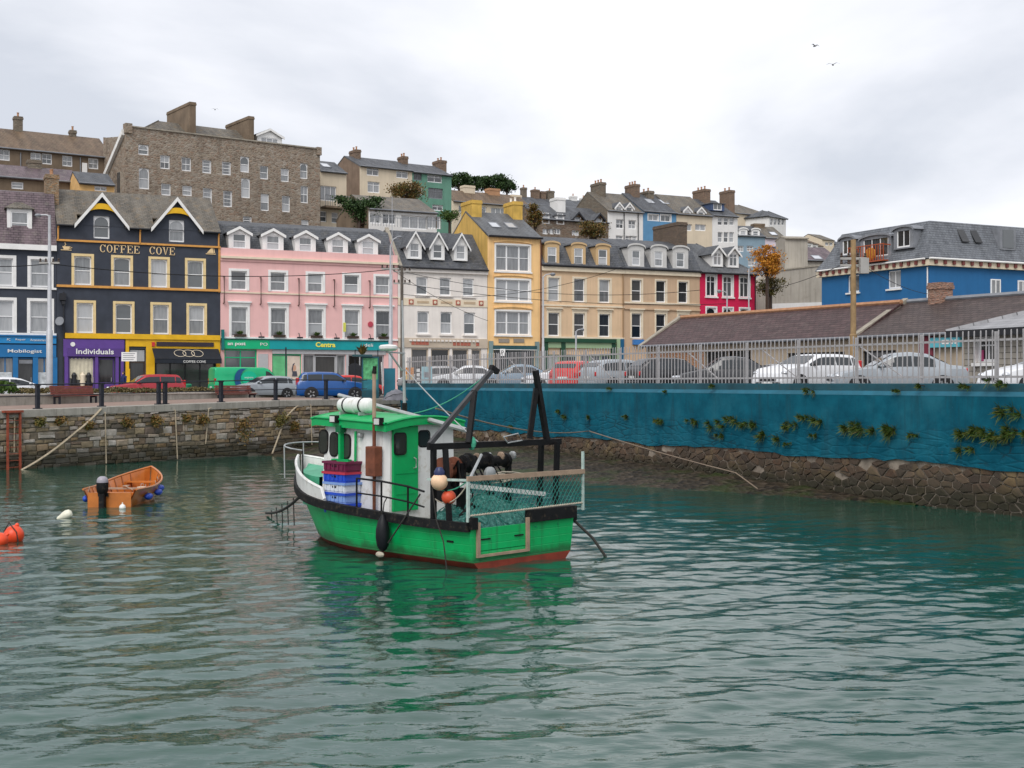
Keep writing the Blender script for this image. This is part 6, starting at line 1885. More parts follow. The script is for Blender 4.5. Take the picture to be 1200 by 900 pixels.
# flood lamps under the roof edge
for px, py in ((392, 491), (444, 494)):
    a = bp(px, py, HWD + .18); q = MB().box(a.x - .1, a.x + .1, a.y - .05, a.y + .06, a.z - .08, a.z + .08)
    o = q.build('flood_lamp', M_rub, boat); MB().box(a.x - .08, a.x + .08, a.y + .061, a.y + .07, a.z - .06, a.z + .06).build('lens', mat('lamp_lens', (.6, .6, .58), .2), o)
# life raft canister on the roof
c0, c1 = bp(401, 482, .55), bp(435, 484.5, .55)
lr = thing('life_raft_canister', 'white ribbed life raft canister strapped on the green cabin roof', 'life raft', (0, 0, 0))
lr.location = boat.matrix_basis @ Vector(((c0.x + c1.x) / 2, .55, ZR + .4)); lr.rotation_euler = (0, 0, BH)
Lr = abs(c0.x - c1.x) / 2 + .05
prf = [(.0, -Lr), (.1, -Lr + .005), (.145, -Lr + .04), (.165, -Lr + .12), (.165, -.03), (.18, -.029), (.18, .03), (.165, .031), (.165, Lr - .12), (.145, Lr - .04), (.1, Lr - .005), (0, Lr)]
MB().lathe(prf, (0, 0, 0), (1, 0, 0), 18).build('canister_shell', M_bwhite, lr, smooth=True)
for k in (-.5, .5):
    MB().lathe([(.168, 0), (.172, .01), (.172, .04), (.168, .05)], (Lr * k, 0, 0), (1, 0, 0), 18).build('strap', M_rub, lr)
q = MB()
for k in (-.6, .6):
    q.box(Lr * k - .03, Lr * k + .03, -.2, .2, -.21, -.14)
q.build('cradle', M_galv, lr)
# mast, radar and stays on the roof
mb = bs(474, 478, 3.9); mt = bs(472, 352, 3.9)
ms = MB().tube([(3.9, mb.y, ZR + .1), (3.9, mb.y, ZR + .45)], .06, 8).build('mast_foot', M_rub, boat)
MB().tube([(3.9, mb.y, ZR + .45), (3.92, mt.y, mt.z)], [.035, .018], 8).build('mast', M_galv, boat)
a = bs(455, 407, 3.9)
q = MB().lathe([(.05, -.08), (.16, -.07), (.2, -.03), (.2, .02), (.16, .05), (.02, .065)], (3.9, a.y, a.z), n=18)
rd = q.build('radar_dome', M_bwhite, boat, smooth=True)
MB().bar((3.9, a.y - .02, a.z - .1), (3.9, bs(471, 434, 3.9).y, bs(471, 434, 3.9).z), .03).bar((3.9, a.y + .1, a.z - .1), (3.9, mb.y, a.z - .12), .05, .03).build('radar_bracket', M_galv, rd)
# long grey pole lying over the roof
pa_, pb_ = bp(397, 463, .15), bp(546, 504, -.15)
MB().tube([pa_, pb_], [.045, .055], 8).build('lowered_pole', M_galv, boat)
# ---- gantry
GS = 1.0
L0 = bs(497.5, 600, GS); L1 = bs(497.5, 524, GS)
def W_(*pts, w=.09, name='gantry_bar', mm=None, par=None, h_=None):
    q = MB()
    for a, c_ in zip(pts, pts[1:]):
        q.bar(a, c_, w, h_)
    return q.build(name, mm or M_gant, par or boat)
zB = L1.z
py_ = 1.47
gb0, gb1 = Vector((GS + .02, py_ + .12, zB)), Vector((.62, -1.72, bs(650, 517.5, .62).z))
W_(gb0, gb1, w=.1, h_=.12, name='gantry_beam')
W_((GS, py_, .85), (GS, py_, zB), name='gantry_leg'); W_((GS - .45, py_, .85), (GS - .28, py_ - .05, zB - .02), name='gantry_leg')
for s_, nmz in ((.95, 0), (.5, 1)):
    W_((s_, -1.44, .85), (s_, -1.5, gb1.z), name='gantry_leg')
# booms above
b0 = Vector((GS + .05, py_ + .05, zB + .05)); b1 = bs(577, 433, 1.0)
W_(b0, b1, name='derrick_boom', mm=mat('grey_black_boom', (.045, .045, .048), .5, .3, 5), w=.085)
tp_ = bs(556, 458, 1.0); ft_ = bs(549, 519, .85)
W_(ft_, tp_, name='derrick_post', w=.1)
W_(bs(575, 430, 1.0), bs(583, 436, 1.0), w=.1, name='block_head')
r0, r1 = bs(641, 516, .66), bs(627.5, 434, .66); r2, r3 = bs(620.5, 514, .75), bs(628.5, 455, .68)
W_(r0, r1, name='derrick_post', w=.1); W_(r2, r3, name='derrick_strut', w=.1)
# net drum and hauler under the gantry
hz = bs(585, 541, .95)
dq = MB().lathe([(.0, -.02), (.16, -.01), (.16, .1), (.2, .12), (.2, .16), (.15, .18), (.14, .6), (.2, .62), (.2, .68), (.11, .7), (.11, 1.15), (.15, 1.16), (.15, 1.24), (0, 1.25)], (0, 0, 0), (0, -1, 0), 14)
dq.v = [(x_ + 1.15, y_ + .55, z_ + hz.z) for x_, y_, z_ in dq.v]
net_drum = dq.build('hauler_drum', M_rub, boat, smooth=True)
W_((1.15, .6, hz.z), (1.15, .6, .66), w=.14, name='hauler_stand'); W_((1.15, -.72, hz.z), (1.15, -.72, .66), w=.1, name='hauler_stand')
MB().lathe([(.0, 0), (.27, .01), (.27, .07), (.15, .08), (.15, .3), (.27, .31), (.27, .37), (0, .38)], (1.35, .95, hz.z - .15), (0, -1, 0), 16).build('winch_drum', M_rust, boat, smooth=True)
MB().lathe([(.0, 0), (.21, .01), (.21, .05), (.13, .06), (.13, .26), (.21, .27), (.21, .31), (0, .32)], (1.35, 1.0, hz.z - .55), (0, -1, 0), 14).build('winch_drum', M_rub, boat, smooth=True)
MB().lathe([(.1, 0), (.14, .02), (.14, .08), (.1, .1)], (.9, .1, hz.z - .22), (-1, 0, 0), 14).build('line_wheel', M_galv, boat, smooth=True)
q = MB()
for k in range(5):
    z_ = hz.z - .25 - .035 * k
    q.tube([(.95, -.05 - .3 * j, z_ + .04 * math.sin(j * 1.3 + k)) for j in range(5)], .016, 5)
q.build('coiled_line', mat('pale_rope', (.45, .4, .32), .85, .15, 8), boat)
q = MB().lathe([(.02, 0), (.3, .02), (.34, .28), (.3, .5), (.05, .52)], (2.35, -.5, .66), n=14); q.build('deck_bin', mat('grey_bin', (.25, .26, .25), .7), boat)
for k in range(7):
    a = Vector((1.2 + .1 * math.sin(k * 2.1), .75 - k * .16, hz.z - .1 - .05 * (k % 3))); e_ = Vector((1.0 + .12 * math.cos(k), .55 - k * .2, .75 + .05 * k))
    MB().tube([a, a + Vector((-.12, .06 * math.sin(k), .16)), a.lerp(e_, .5) + Vector((-.2, .1 * math.cos(k * 1.7), .05)), e_], .02, 5).build('hydraulic_hose', M_rub, boat)
pz0, pz1 = bs(564, 533, .55), bs(548, 566, .1)
MB().tube([pz0, pz1], .03, 6).build('pale_strut', M_galv, boat)
MB().tube([(.8, 1.0, .9), (.75, .7, 1.15), (.8, .4, .95), (.9, .1, 1.1), (.85, -.3, .9)], .03, 6).build('coiled_hose', M_rub, boat)
for k in range(4):
    MB().lathe([(.06, 0), (.09, .01), (.09, .05), (.06, .06)], (1.1, .25 - .34 * k, hz.z + .1), (0, -1, 0), 10).build('drum_clamp', M_galv if k % 2 else M_wood, boat)
MB().tube([bs(590, 512, .7), bs(607, 508, .7), bs(612, 516, .7), bs(595, 519, .7), bs(590, 512, .7)], .015, 5).build('wire_frame', M_galv, boat)
for s_ in (.6, 2.6):
    p_ = hull_pt(s_ / 7.2, ('k', .5), 1); MB().box(p_.x - .09, p_.x + .09, p_.y - .01, p_.y + .012, p_.z - .018, p_.z + .018).build('scupper', M_rub, boat)
# ---- stern net frame
NP0, NP1 = bs(548.5, 606, .03), bs(683, 592, .03)
zt0, zt1 = bs(548.5, 563, .03).z, bs(682, 554, .03).z; zl0, zl1 = bs(548.5, 605, .03).z, bs(683, 589, .03).z
yl, yr_ = NP0.y, NP1.y
M_tealp = mat('faded_teal_paint', (.4, .5, .46), .6, .2, 6, dirt_amt=.4, dirt=(.3, .18, .1))
W_((.03, yl, .9), (.03, yl, zt0 + .04), name='net_post', mm=M_tealp, w=.05); W_((.03, yr_, .9), (.03, yr_, bs(683, 529, .03).z), name='net_post', mm=M_tealp, w=.045)
W_((.02, yl + .03, zt0 + .03), (.02, yr_ - .03, zt1 + .03), name='net_top_rail', mm=M_wood, w=.05, h_=.09)
MB().tube([(.03, yl, zl0), (.03, yr_, zl1)], .018, 6).build('net_foot_rope', mat('pale_rope', (0, 0, 0)), boat)
W_((.06, yl, zt0), (1.1, yl + .06, zt0 - .03), name='net_side_rail', mm=M_tealp, w=.045)
W_((.45, yl - .2, zt0 - .12), (.4, yr_ + .75, zl1 + .2), name='white_spar', mm=M_bwhite, w=.05, h_=.09)
M_net = mat('green_net_twine', (.02, .17, .14), .8, .2, 8)
q = MB()
def lerp_z(y, f_):
    k = (yl - y) / (yl - yr_); a = zl0 + (zl1 - zl0) * k; c_ = zt0 + (zt1 - zt0) * k
    return a + (c_ - a) * f_
step = .115; Hn = zt0 - zl0; nn = int((yl - yr_) / step)
for i in range(-12, nn + 12):
    for sgn in (1, -1):
        ya = yl - i * step; yb = ya - sgn * Hn * .75
        fa, fb = 0., 1.
        def clip(y_, f_, y2, f2):
            if y_ > yl:
                k = (yl - y_) / (y2 - y_) if y2 != y_ else 2; return yl, f_ + (f2 - f_) * k, k <= 1
            if y_ < yr_:
                k = (yr_ - y_) / (y2 - y_) if y2 != y_ else 2; return yr_, f_ + (f2 - f_) * k, k <= 1
            return y_, f_, True
        a1, f1, ok1 = clip(ya, fa, yb, fb); a2, f2, ok2 = clip(yb, fb, ya, fa)
        if ok1 and ok2 and 0 <= f1 <= 1 and 0 <= f2 <= 1 and abs(a1 - a2) > .01:
            mid = ((a1 + a2) / 2, (f1 + f2) / 2)
            q.tube([(.03, a1, lerp_z(a1, f1)), (.05 + .02 * math.sin(i), mid[0], lerp_z(*mid)), (.03, a2, lerp_z(a2, f2))], .0065, 3, False)
nt_o = q.build('stern_net', M_net, boat); nt_o['kind'] = 'stuff'
q = MB()
for k in range(int((yl - yr_) / .07)):
    y = yl - .03 - k * .07
    q.ball((.025, y, lerp_z(y, 1) - .02), .02, n=5, m=4).ball((.025, y, lerp_z(y, 0) + .01), .018, n=5, m=4)
o = q.build('net_lashing', mat('pale_rope', (0, 0, 0)), boat); o['kind'] = 'stuff'
# heap of netting on the aft deck: a thing of its own
nh = thing('fishing_net', 'heap of turquoise fishing net piled behind the stern rail of the green boat', 'net', boat.matrix_basis @ Vector((.95, 0, .64)), BH)
P = []
rr_ = random.Random(4)
for i in range(26):
    row = []
    for j in range(44):
        u_, w_ = i / 25 * 2 - 1, j / 43 * 2 - 1
        hgt = .62 * max(0, 1 - abs(u_) ** 2.6) * max(0, 1 - abs(w_) ** 3.5) * (.8 + .25 * math.sin(w_ * 6 + 1) * math.cos(u_ * 4)) + rr_.gauss(0, .022)
        row.append((u_ * .8, w_ * 1.3, hgt))
    P.append(row)
m, t, b, N = nodes('net_heap')
v = mapped(t, N); n_ = noise(t, N, 14, v, 8, .75)
c = ramp(t, N, n_, [(.3, (.01, .05, .045)), (.5, (.045, .2, .17)), (.62, (.14, .36, .31)), (.74, (.35, .52, .47))])
t.links.new(c, b.inputs['Base Color']); b.inputs['Roughness'].default_value = .85; bump(t, N, b, n_, 1, .06)
MB().grid(P).build('net_body', m, nh, smooth='all')
q = MB()
for k in range(70):
    a = Vector((rr_.uniform(-.6, .6), rr_.uniform(-1.1, 1.1), .0)); pts = []
    d = rr_.uniform(0, 6.28)
    for i in range(7):
        u_, w_ = a.x / .8, a.y / 1.3
        hz_ = .62 * max(0, 1 - abs(u_) ** 2.6) * max(0, 1 - abs(w_) ** 3.5) * (.8 + .25 * math.sin(w_ * 6 + 1) * math.cos(u_ * 4)) + .04
        pts.append((a.x, a.y, hz_)); d += rr_.gauss(0, .8); a += Vector((math.cos(d), math.sin(d), 0)) * .09
    q.tube(pts, .008, 4, False)
o = q.build('twine', M_net, nh); o['kind'] = 'stuff'
# ---- port side rail
rp = []
for px, py in ((418, 560.5), (447, 564), (478, 570), (497, 576)):
    rp.append(bp(px, py, 1.47))
MB().tube(rp, .022, 6).build('side_rail', M_gant, boat)
MB().tube([p_ + Vector((0, 0, -.3)) for p_ in rp], .018, 6).build('side_rail', M_gant, boat)
for p_ in rp[:3]:
    MB().tube([p_, (p_.x, p_.y, .88)], .022, 6).build('rail_post', M_gant, boat)
# ---- loose gear on the boat: each a thing of its own
def on_boat(name, label, cat, loc, rz=0, group=None):
    return thing(name, label, cat, boat.matrix_basis @ Vector(loc), BH + rz, group)
M_cr = {k: mat('crate_' + k, c_, .45, .1, 4) for k, c_ in dict(maroon=(.14, .012, .05), red=(.45, .03, .06), blue=(.015, .07, .5), white=(.6, .63, .68), paleblue=(.2, .32, .62)).items()}
def crate(label, loc, cm, rimm, rz):
    o = on_boat('fish_crate', label, 'crate', loc, rz, 'fish crates stacked on the side deck')
    lx, ly, hz_, t_ = .36, .2, .215, .022
    q = MB().box(-lx, lx, -ly, ly, 0, .03)
    for s_ in (-1, 1):
        q.box(-lx, lx, s_ * ly - t_ / 2, s_ * ly + t_ / 2, .031, hz_ - .05).box(s_ * lx - t_ / 2, s_ * lx + t_ / 2, -ly + t_ / 2 + .001, ly - t_ / 2 - .001, .031, hz_ - .05)
        for k in range(-2, 3):
            q.box(k * .14 - .012, k * .14 + .012, s_ * (ly + .02) - .012, s_ * (ly + .02) + .012, .04, hz_ - .06)
    q.build('crate_body', cm, o)
    q = MB()
    for s_ in (-1, 1):
        q.box(-lx - .035, lx + .035, s_ * ly - .035, s_ * ly + .035, hz_ - .049, hz_).box(s_ * lx - .035, s_ * lx + .035, -ly + .036, ly - .036, hz_ - .049, hz_)
    q.build('crate_rim', rimm, o)
    q = MB()
    for s_ in (-1, 1):
        q.box(-.07, .07, s_ * (ly + .013), s_ * (ly + .02), hz_ - .115, hz_ - .08)
    q.build('hand_hole', M_rub, o)
cc = bp(401, 575, 1.19)
plt = on_boat('pallet', 'small grey timber pallet under the crate stack on the side deck', 'pallet', (cc.x, 1.15, .665))
for k in (-.27, 0, .27):
    MB().box(k - .04, k + .04, -.16, .16, 0, .07).build('bearer', M_wood, plt)
for k in (-.12, 0, .12):
    MB().box(-.34, .34, k - .045, k + .045, .071, .095).build('slat', M_wood, plt)
zc = .765
for i, (lb, cm, rm) in enumerate((('bottom blue fish crate of the stack, resting on the pallet', 'blue', 'blue'), ('pale blue fish crate with blue rim just above the bottom crate', 'paleblue', 'blue'), ('white fish crate with pale rim in the middle of the stack', 'white', 'paleblue'), ('blue fish crate with red rim just under the maroon crate', 'blue', 'red'), ('empty maroon fish crate on top of the stack', 'maroon', 'maroon'))):
    crate(lb, (cc.x + random.uniform(-.015, .015), 1.19, zc), M_cr[cm], M_cr[rm], random.uniform(-.03, .03)); zc += .219
fl = on_boat('blue_lid', 'flat blue plastic crate lid lying on the side deck beside the wheelhouse', 'lid', (cc.x - .78, 1.15, .69), .02)
MB().box(-.3, .3, -.2, .2, 0, .035).build('panel', M_cr['blue'], fl); MB().box(-.32, .32, -.22, -.201, 0, .06).box(-.32, .32, .201, .22, 0, .06).build('rim', M_cr['blue'], fl)
# fender over the side
a = bp(448.5, 608, 1.62); fz = bp(448.5, 625, 1.66)
fd = on_boat('fender', 'long black fender hanging on the green port side', 'fender', (fz.x, 1.66, fz.z))
MB().lathe([(.015, -.36), (.07, -.33), (.12, -.24), (.145, -.08), (.14, .08), (.1, .24), (.05, .33), (.03, .37), (.0, .38)], (0, 0, 0), n=14).build('fender_body', mat('black_rubber', (.008, .009, .012), .5, .2, 5, spec=.25), fd, smooth=True)
MB().tube([(0, 0, .36), (.02, -.05, .6), (.0, -.12, .72)], .012, 5).build('lanyard', M_rub, fd)
MB().ball((.05, .03, -.42), .12, .06, .06, 8, 6).build('rope_tail', mat('pale_rope', (0, 0, 0)), fd)
# buoys on the gantry
a = bs(506, 563.5, .98)
by = on_boat('net_buoy', 'white and orange net buoy with a dark blue top tied to the port gantry leg', 'buoy', (.7, py_ + .12, a.z))
MB().ball((0, 0, 0), .165, n=18, m=12).build('buoy_ball', mat('peach_buoy', (.75, .5, .32), .5, .15, 6), by, smooth='all')
MB().lathe([(.1, .12), (.11, .19), (.06, .27), (.02, .28)], n=10).build('buoy_top', mat('navy_plastic', (.02, .03, .1), .4), by, smooth=True)
by = on_boat('net_buoy', 'small red orange buoy hanging under the white one on the gantry', 'buoy', (.62, py_ - .05, a.z - .3))
MB().ball((0, 0, 0), .14, n=16, m=10).build('buoy_ball', mat('red_orange_plastic', (.6, .08, .03), .45), by, smooth='all'); MB().tube([(0, 0, .12), (0, 0, .26)], .02, 5).build('buoy_eye', M_rub, by)
# ropes
M_rope = mat('pale_rope', (0, 0, 0)); M_ropeg = mat('green_rope', (.06, .35, .22), .8); M_roped = mat('dark_rope', (.03, .028, .025), .85)
def sag(a, c_, d, n=14):
    a, c_ = Vector(a), Vector(c_); return [a.lerp(c_, i / n) - Vector((0, 0, d * 4 * (i / n) * (1 - i / n))) for i in range(n + 1)]
def rope(label, pts, r, mm, name='rope', n=6):
    return tag(MB().tube(pts, r, n).build(name, mm), label, 'rope')
BM = boat.matrix_basis
rope('dark rope hanging over the port side from the gantry into the water', [BM @ Vector(p_) for p_ in [(1.0, 1.5, 1.5), (.75, 1.62, .9), (.55, 1.62, .5), (.4, 1.66, -.1)]], .014, M_roped)
rope('dark rope slanting along the green port side to the fender', [BM @ Vector(p_) for p_ in [(1.35, 1.5, 1.35), (1.7, 1.66, .8), (2.1, 1.68, .35)]], .016, M_roped)
rope('long pale mooring rope from the cabin to the foot of the blue wall', sag(BM @ Vector((3.4, -.75, 2.95)), U(690, 505, 48.5), .25) + sag(U(690, 505, 48.5), U(862, 554, 40.3), .05, 6)[1:] + [U(888, 573, 39.6)], .02, mat('rusty_rope', (.2, .15, .11), .85))
rope('thin green rope from the cabin roof up to the boom head', sag(BM @ Vector((3.5, -.2, 2.85)), BM @ b1, .15), .012, M_ropeg)
rope('thin grey stay from the mast to the gantry beam', sag(BM @ Vector((3.9, mb.y, ZR + 1.2)), BM @ Vector((1.0, .2, zB)), .05), .012, M_galv)
rope('green lashing rope from the gantry leg to the net post', sag(BM @ Vector((GS, py_, 1.5)), BM @ Vector((.03, yl, zt0)), .12), .012, M_ropeg)
rope('pale lashing rope sagging between gantry leg and net post', sag(BM @ Vector((GS, py_, 1.3)), BM @ Vector((.03, yl, zt0 - .05)), .22), .012, M_rope)
a0_, a1_ = G(312, 601, .05), BM @ Vector((6.7, .35, 1.0))
rope('dark weedy mooring rope from the bow of the green boat down to the water', sag(a1_, a0_, .15), .035, M_roped)
q = MB()
for k in (.25, .4, .55, .7, .85):
    p_ = Vector(a1_).lerp(Vector(a0_), k); q.tube([p_, p_ + Vector((.02, 0, -.55 * (1 - k) - .25))], .014, 4)
tag(q.build('seaweed', M_roped), 'strands of dark weed hanging from the bow mooring rope', 'seaweed')
q = MB().ball(BM @ Vector((.9, .55, zB + .04)), .09, .09, .14, 8, 6)
tag(q.build('rope_knot', M_ropeg), 'green rope knot around the gantry beam', 'rope')
rope('black mooring rope from the far stern corner down into the water', [BM @ Vector((.1, -1.5, .75)), BM @ Vector((-.25, -1.75, .35)), BM @ Vector((-.5, -1.85, .0)), BM @ Vector((-.55, -1.85, -.2))], .03, M_roped)
# ================================================================== orange dinghy
DH = math.radians(52)
din = thing('dinghy', 'small varnished orange wooden dinghy with blue fenders moored by the quay', 'boat', (0, 0, 0))
s0, s1 = G(107, 594, 0), G(150, 594, 0)          # transom waterline
DO = (s0 + s1) / 2
bwp = U(178, HY, 40.0); bwp.z = 0
DH = math.atan2(bwp.y - DO.y, bwp.x - DO.x); DL = (bwp - DO).length * .98
din.location = DO; din.rotation_euler = (0, 0, DH)
M_varn = mat('orange_varnish', (.48, .15, .025), .35, .2, 3, .1, 30, coat=.3)
M_varn2 = mat('dark_varnish', (.2, .06, .02), .4, .3, 3)
def dpt(u, k, sg, inn=0.):
    b_ = (.72 + .12 * k) * ((1 - max(0, (u - .4) / .6) ** 2.4)) * (1 - .1 * (1 - min(1, u / .4)) ** 2) - inn
    z_ = -.12 + (.6 + .4 * (max(0, u - .3) / .7) ** 1.6) * k
    return Vector((u * DL * (.93 + .07 * k), sg * max(.01, b_ * (.75 + .25 * k)), z_))
q = MB()
nu = 18
for sg in (1, -1):
    n0 = len(q.f); q.grid([[dpt(i / nu, k / 4, sg) for k in range(5)] for i in range(nu + 1)])
    if sg == 1:
        q.f[n0:] = [f_[::-1] for f_ in q.f[n0:]]
q.build('hull', M_varn, din, smooth=True)
MB().box(-.03, .02, -.62, .62, -.1, .4).build('transom', M_varn, din)
q = MB()
for sg in (1, -1):
    q.grid([[dpt(i / nu, 1, sg, .04), dpt(i / nu, .25, sg, .04)] for i in range(nu + 1)])
q.grid([[dpt(i / nu, .3, 1, .05), dpt(i / nu, .3, -1, .05)] for i in range(nu + 1)])
q.build('lining', M_varn, din)
for sg in (1, -1):
    MB().tube([dpt(i / nu, 1.02, sg) for i in range(nu + 1)], .03, 6).build('gunwale', M_varn, din)
for u_, wd in ((.5, .1), (.78, .12), (.2, .14)):
    a, c_ = dpt(u_, .75, 1, .05), dpt(u_, .75, -1, .05)
    MB().box(a.x - wd, a.x + wd, c_.y, a.y, a.z - .02, a.z + .02).build('thwart', M_wood if u_ == .5 else M_varn, din)
MB().box(-.05, 0.01, -.64, .64, -.12, -.02).build('keel_band', M_rub, din)
for i in range(9):
    u_ = .1 + i * .09
    for sg in (1, -1):
        MB().tube([dpt(u_, 1, sg, .05), dpt(u_, .35, sg, .06)], .014, 4).build('rib', M_varn2, din)
def on_din(name, label, cat, loc, group=None):
    return thing(name, label, cat, din.matrix_basis @ Vector(loc), DH, group)
om = on_din('outboard_motor', 'black outboard motor with a grey cowl on the dinghy transom', 'motor', (-.08, .16, .3))
MB().lathe([(.0, -.0), (.16, .0), (.16, .06), (.13, .13), (.07, .17), (.0, .175)], (-.05, 0, .4), n=12).build('cowl', mat('grey_cowl', (.3, .28, .32), .35), om, smooth=True)
MB().lathe([(.1, 0), (.15, .06), (.17, .2), (.165, .33)], (-.05, 0, .07), n=12).build('engine_block', M_rub, om, smooth=True)
MB().box(-.16, .04, -.08, .08, -.42, .1).build('leg', M_rub, om, bevel=.02)
MB().box(-.03, .12, -.14, .14, .0, .1).build('clamp', M_rub, om); MB().tube([(.05, 0, .2), (.45, .05, .28)], .025, 6).build('tiller', M_rub, om)
for i, (u_, sg, lb) in enumerate(((.28, -1, 'blue fender on the near side of the dinghy, nearest the transom'), (.55, -1, 'blue fender amidships on the right side of the dinghy'), (.75, -1, 'blue fender on the right side of the dinghy, nearest the bow'), (.06, 1, 'small blue fender at the left end of the dinghy transom'))):
    p_ = dpt(u_, .55, sg); a = on_din('fender', lb, 'fender', p_ + Vector((0, sg * .1, 0)), 'blue fenders on the dinghy')
    R = Matrix.Rotation(math.pi / 2, 3, 'Y')
    MB().ball((0, 0, 0), .1, .1, .26 if i < 3 else .16, 12, 8, R).build('fender_body', mat('blue_fender', (.02, .07, .45), .45), a, smooth='all')
    MB().tube([(0, 0, .05), (0, -sg * .1, .35)], .01, 4).build('lanyard', M_rope, a)
a = on_din('bailer', 'round cream bailing bucket inside the dinghy', 'bucket', (DL * .56, -.25, .2)); MB().lathe([(.0, 0), (.12, .005), (.15, .2), (.14, .2), (.1, .02), (0, .021)], n=14).build('pail', M_creamtrim, a)
MB().tube([(-.15, 0, .2), (-.08, 0, .3), (.08, 0, .3), (.15, 0, .2)], .008, 4).build('bail_handle', M_galv, a)
oar = on_din('oar', 'pale wooden oar lying across the middle of the dinghy', 'oar', (DL * .34, -.1, .42)); MB().tube([(-.5, -.3, 0), (.5, .25, .03)], .02, 6).build('shaft', M_wood, oar); MB().box(.45, .8, .2, .34, .02, .035).build('blade', M_wood, oar)
# floating buoys
def buoy(label, c_, r, mm, tilt=0., name='mooring_buoy'):
    o = thing(name, label, 'buoy', c_, .4)
    R = Matrix.Rotation(tilt, 3, 'Y')
    q = MB().ball((0, 0, 0), r, r, r * 1.05, 20, 14, R); q.build('float', mm, o, smooth='all')
    e_ = R @ Vector((0, 0, r * 1.08)); MB().lathe([(r * .2, 0), (r * .22, .05), (r * .1, .09)], e_ - (R @ Vector((0, 0, .04))), R @ Vector((0, 0, 1)), 8).build('eye', mm, o)
    return o
M_bred = mat('red_orange_buoy', (.75, .07, .02), .4, .15, 4)
b1_ = buoy('large round red orange mooring buoy with a dark rope at the left edge', G(16, 634, 0) + Vector((0, 0, .12)), .22, M_bred, .3)
MB().tube([(-.2, 0, .1), (-.1, -.1, .3), (.05, -.2, .1), (.1, -.22, -.2)], .014, 5).build('rope_loop', M_roped, b1_)
buoy('smaller red orange buoy in front of the large one at the left edge', G(2, 637, 0) + Vector((0, -.1, .08)), .17, M_bred, .9)
wb = thing('mooring_buoy', 'pear shaped white buoy floating tilted left of the dinghy', 'buoy', G(76, 607, 0) + Vector((0, 0, .06)), .3)
q = MB().lathe([(.015, -.22), (.055, -.18), (.065, -.12), (.105, -.03), (.125, .06), (.105, .15), (.05, .19), (.0, .195)], (0, 0, 0), (1, 0, .45), 16); q.build('float', mat('dirty_white_plastic', (.7, .68, .55), .45, .15, 6, dirt_amt=.3), wb, smooth=True)
MB().tube([(-.19, 0, -.08), (-.25, 0, -.14)], .02, 6).build('eye', M_rope, wb)
buoy('small white float against the dinghy stern', G(143.5, 596, 0) + Vector((0, 0, .03)), .09, mat('white_plastic', (.75, .74, .7), .4))
# ================================================================== vehicles
def lerp(a, b_, t_):
    return a + (b_ - a) * t_
M_tyre = mat('tyre_rubber', (.015, .015, .016), .8); M_rim = mat('alloy_rim', (.4, .41, .42), .35, .1, 8, metal=.7)
M_carglass = mat('car_glass', (.02, .026, .03), .06, .1, 2, spec=.6)
M_plastic = mat('black_trim_plastic', (.018, .018, .02), .6)
M_tail = mat('tail_light_red', (.45, .01, .012), .2, coat=.4); M_headl = mat('headlight_clear', (.55, .57, .6), .12, metal=.3, coat=.5)
M_plate = mat('number_plate', (.7, .7, .68), .4)
WHEEL = {}
def wheel_mesh(r):
    if r not in WHEEL:
        a = MB().lathe([(r * .62, -.1), (r * .93, -.105), (r, -.06), (r, .06), (r * .93, .105), (r * .62, .1)], ax=(0, 1, 0), n=22).mesh('wheel', M_tyre, True)
        q = MB().lathe([(.0, .07), (r * .16, .09), (r * .2, .075), (r * .5, .06), (r * .62, .09), (r * .66, .09)], ax=(0, 1, 0), n=20)
        for k in range(5):
            an = k * 2 * math.pi / 5
            q.bar((math.cos(an) * r * .15, .085, math.sin(an) * r * .15), (math.cos(an) * r * .62, .095, math.sin(an) * r * .62), .07, .03, (0, 1, 0))
        WHEEL[r] = (a, q.mesh('rim', M_rim, True))
    return WHEEL[r]
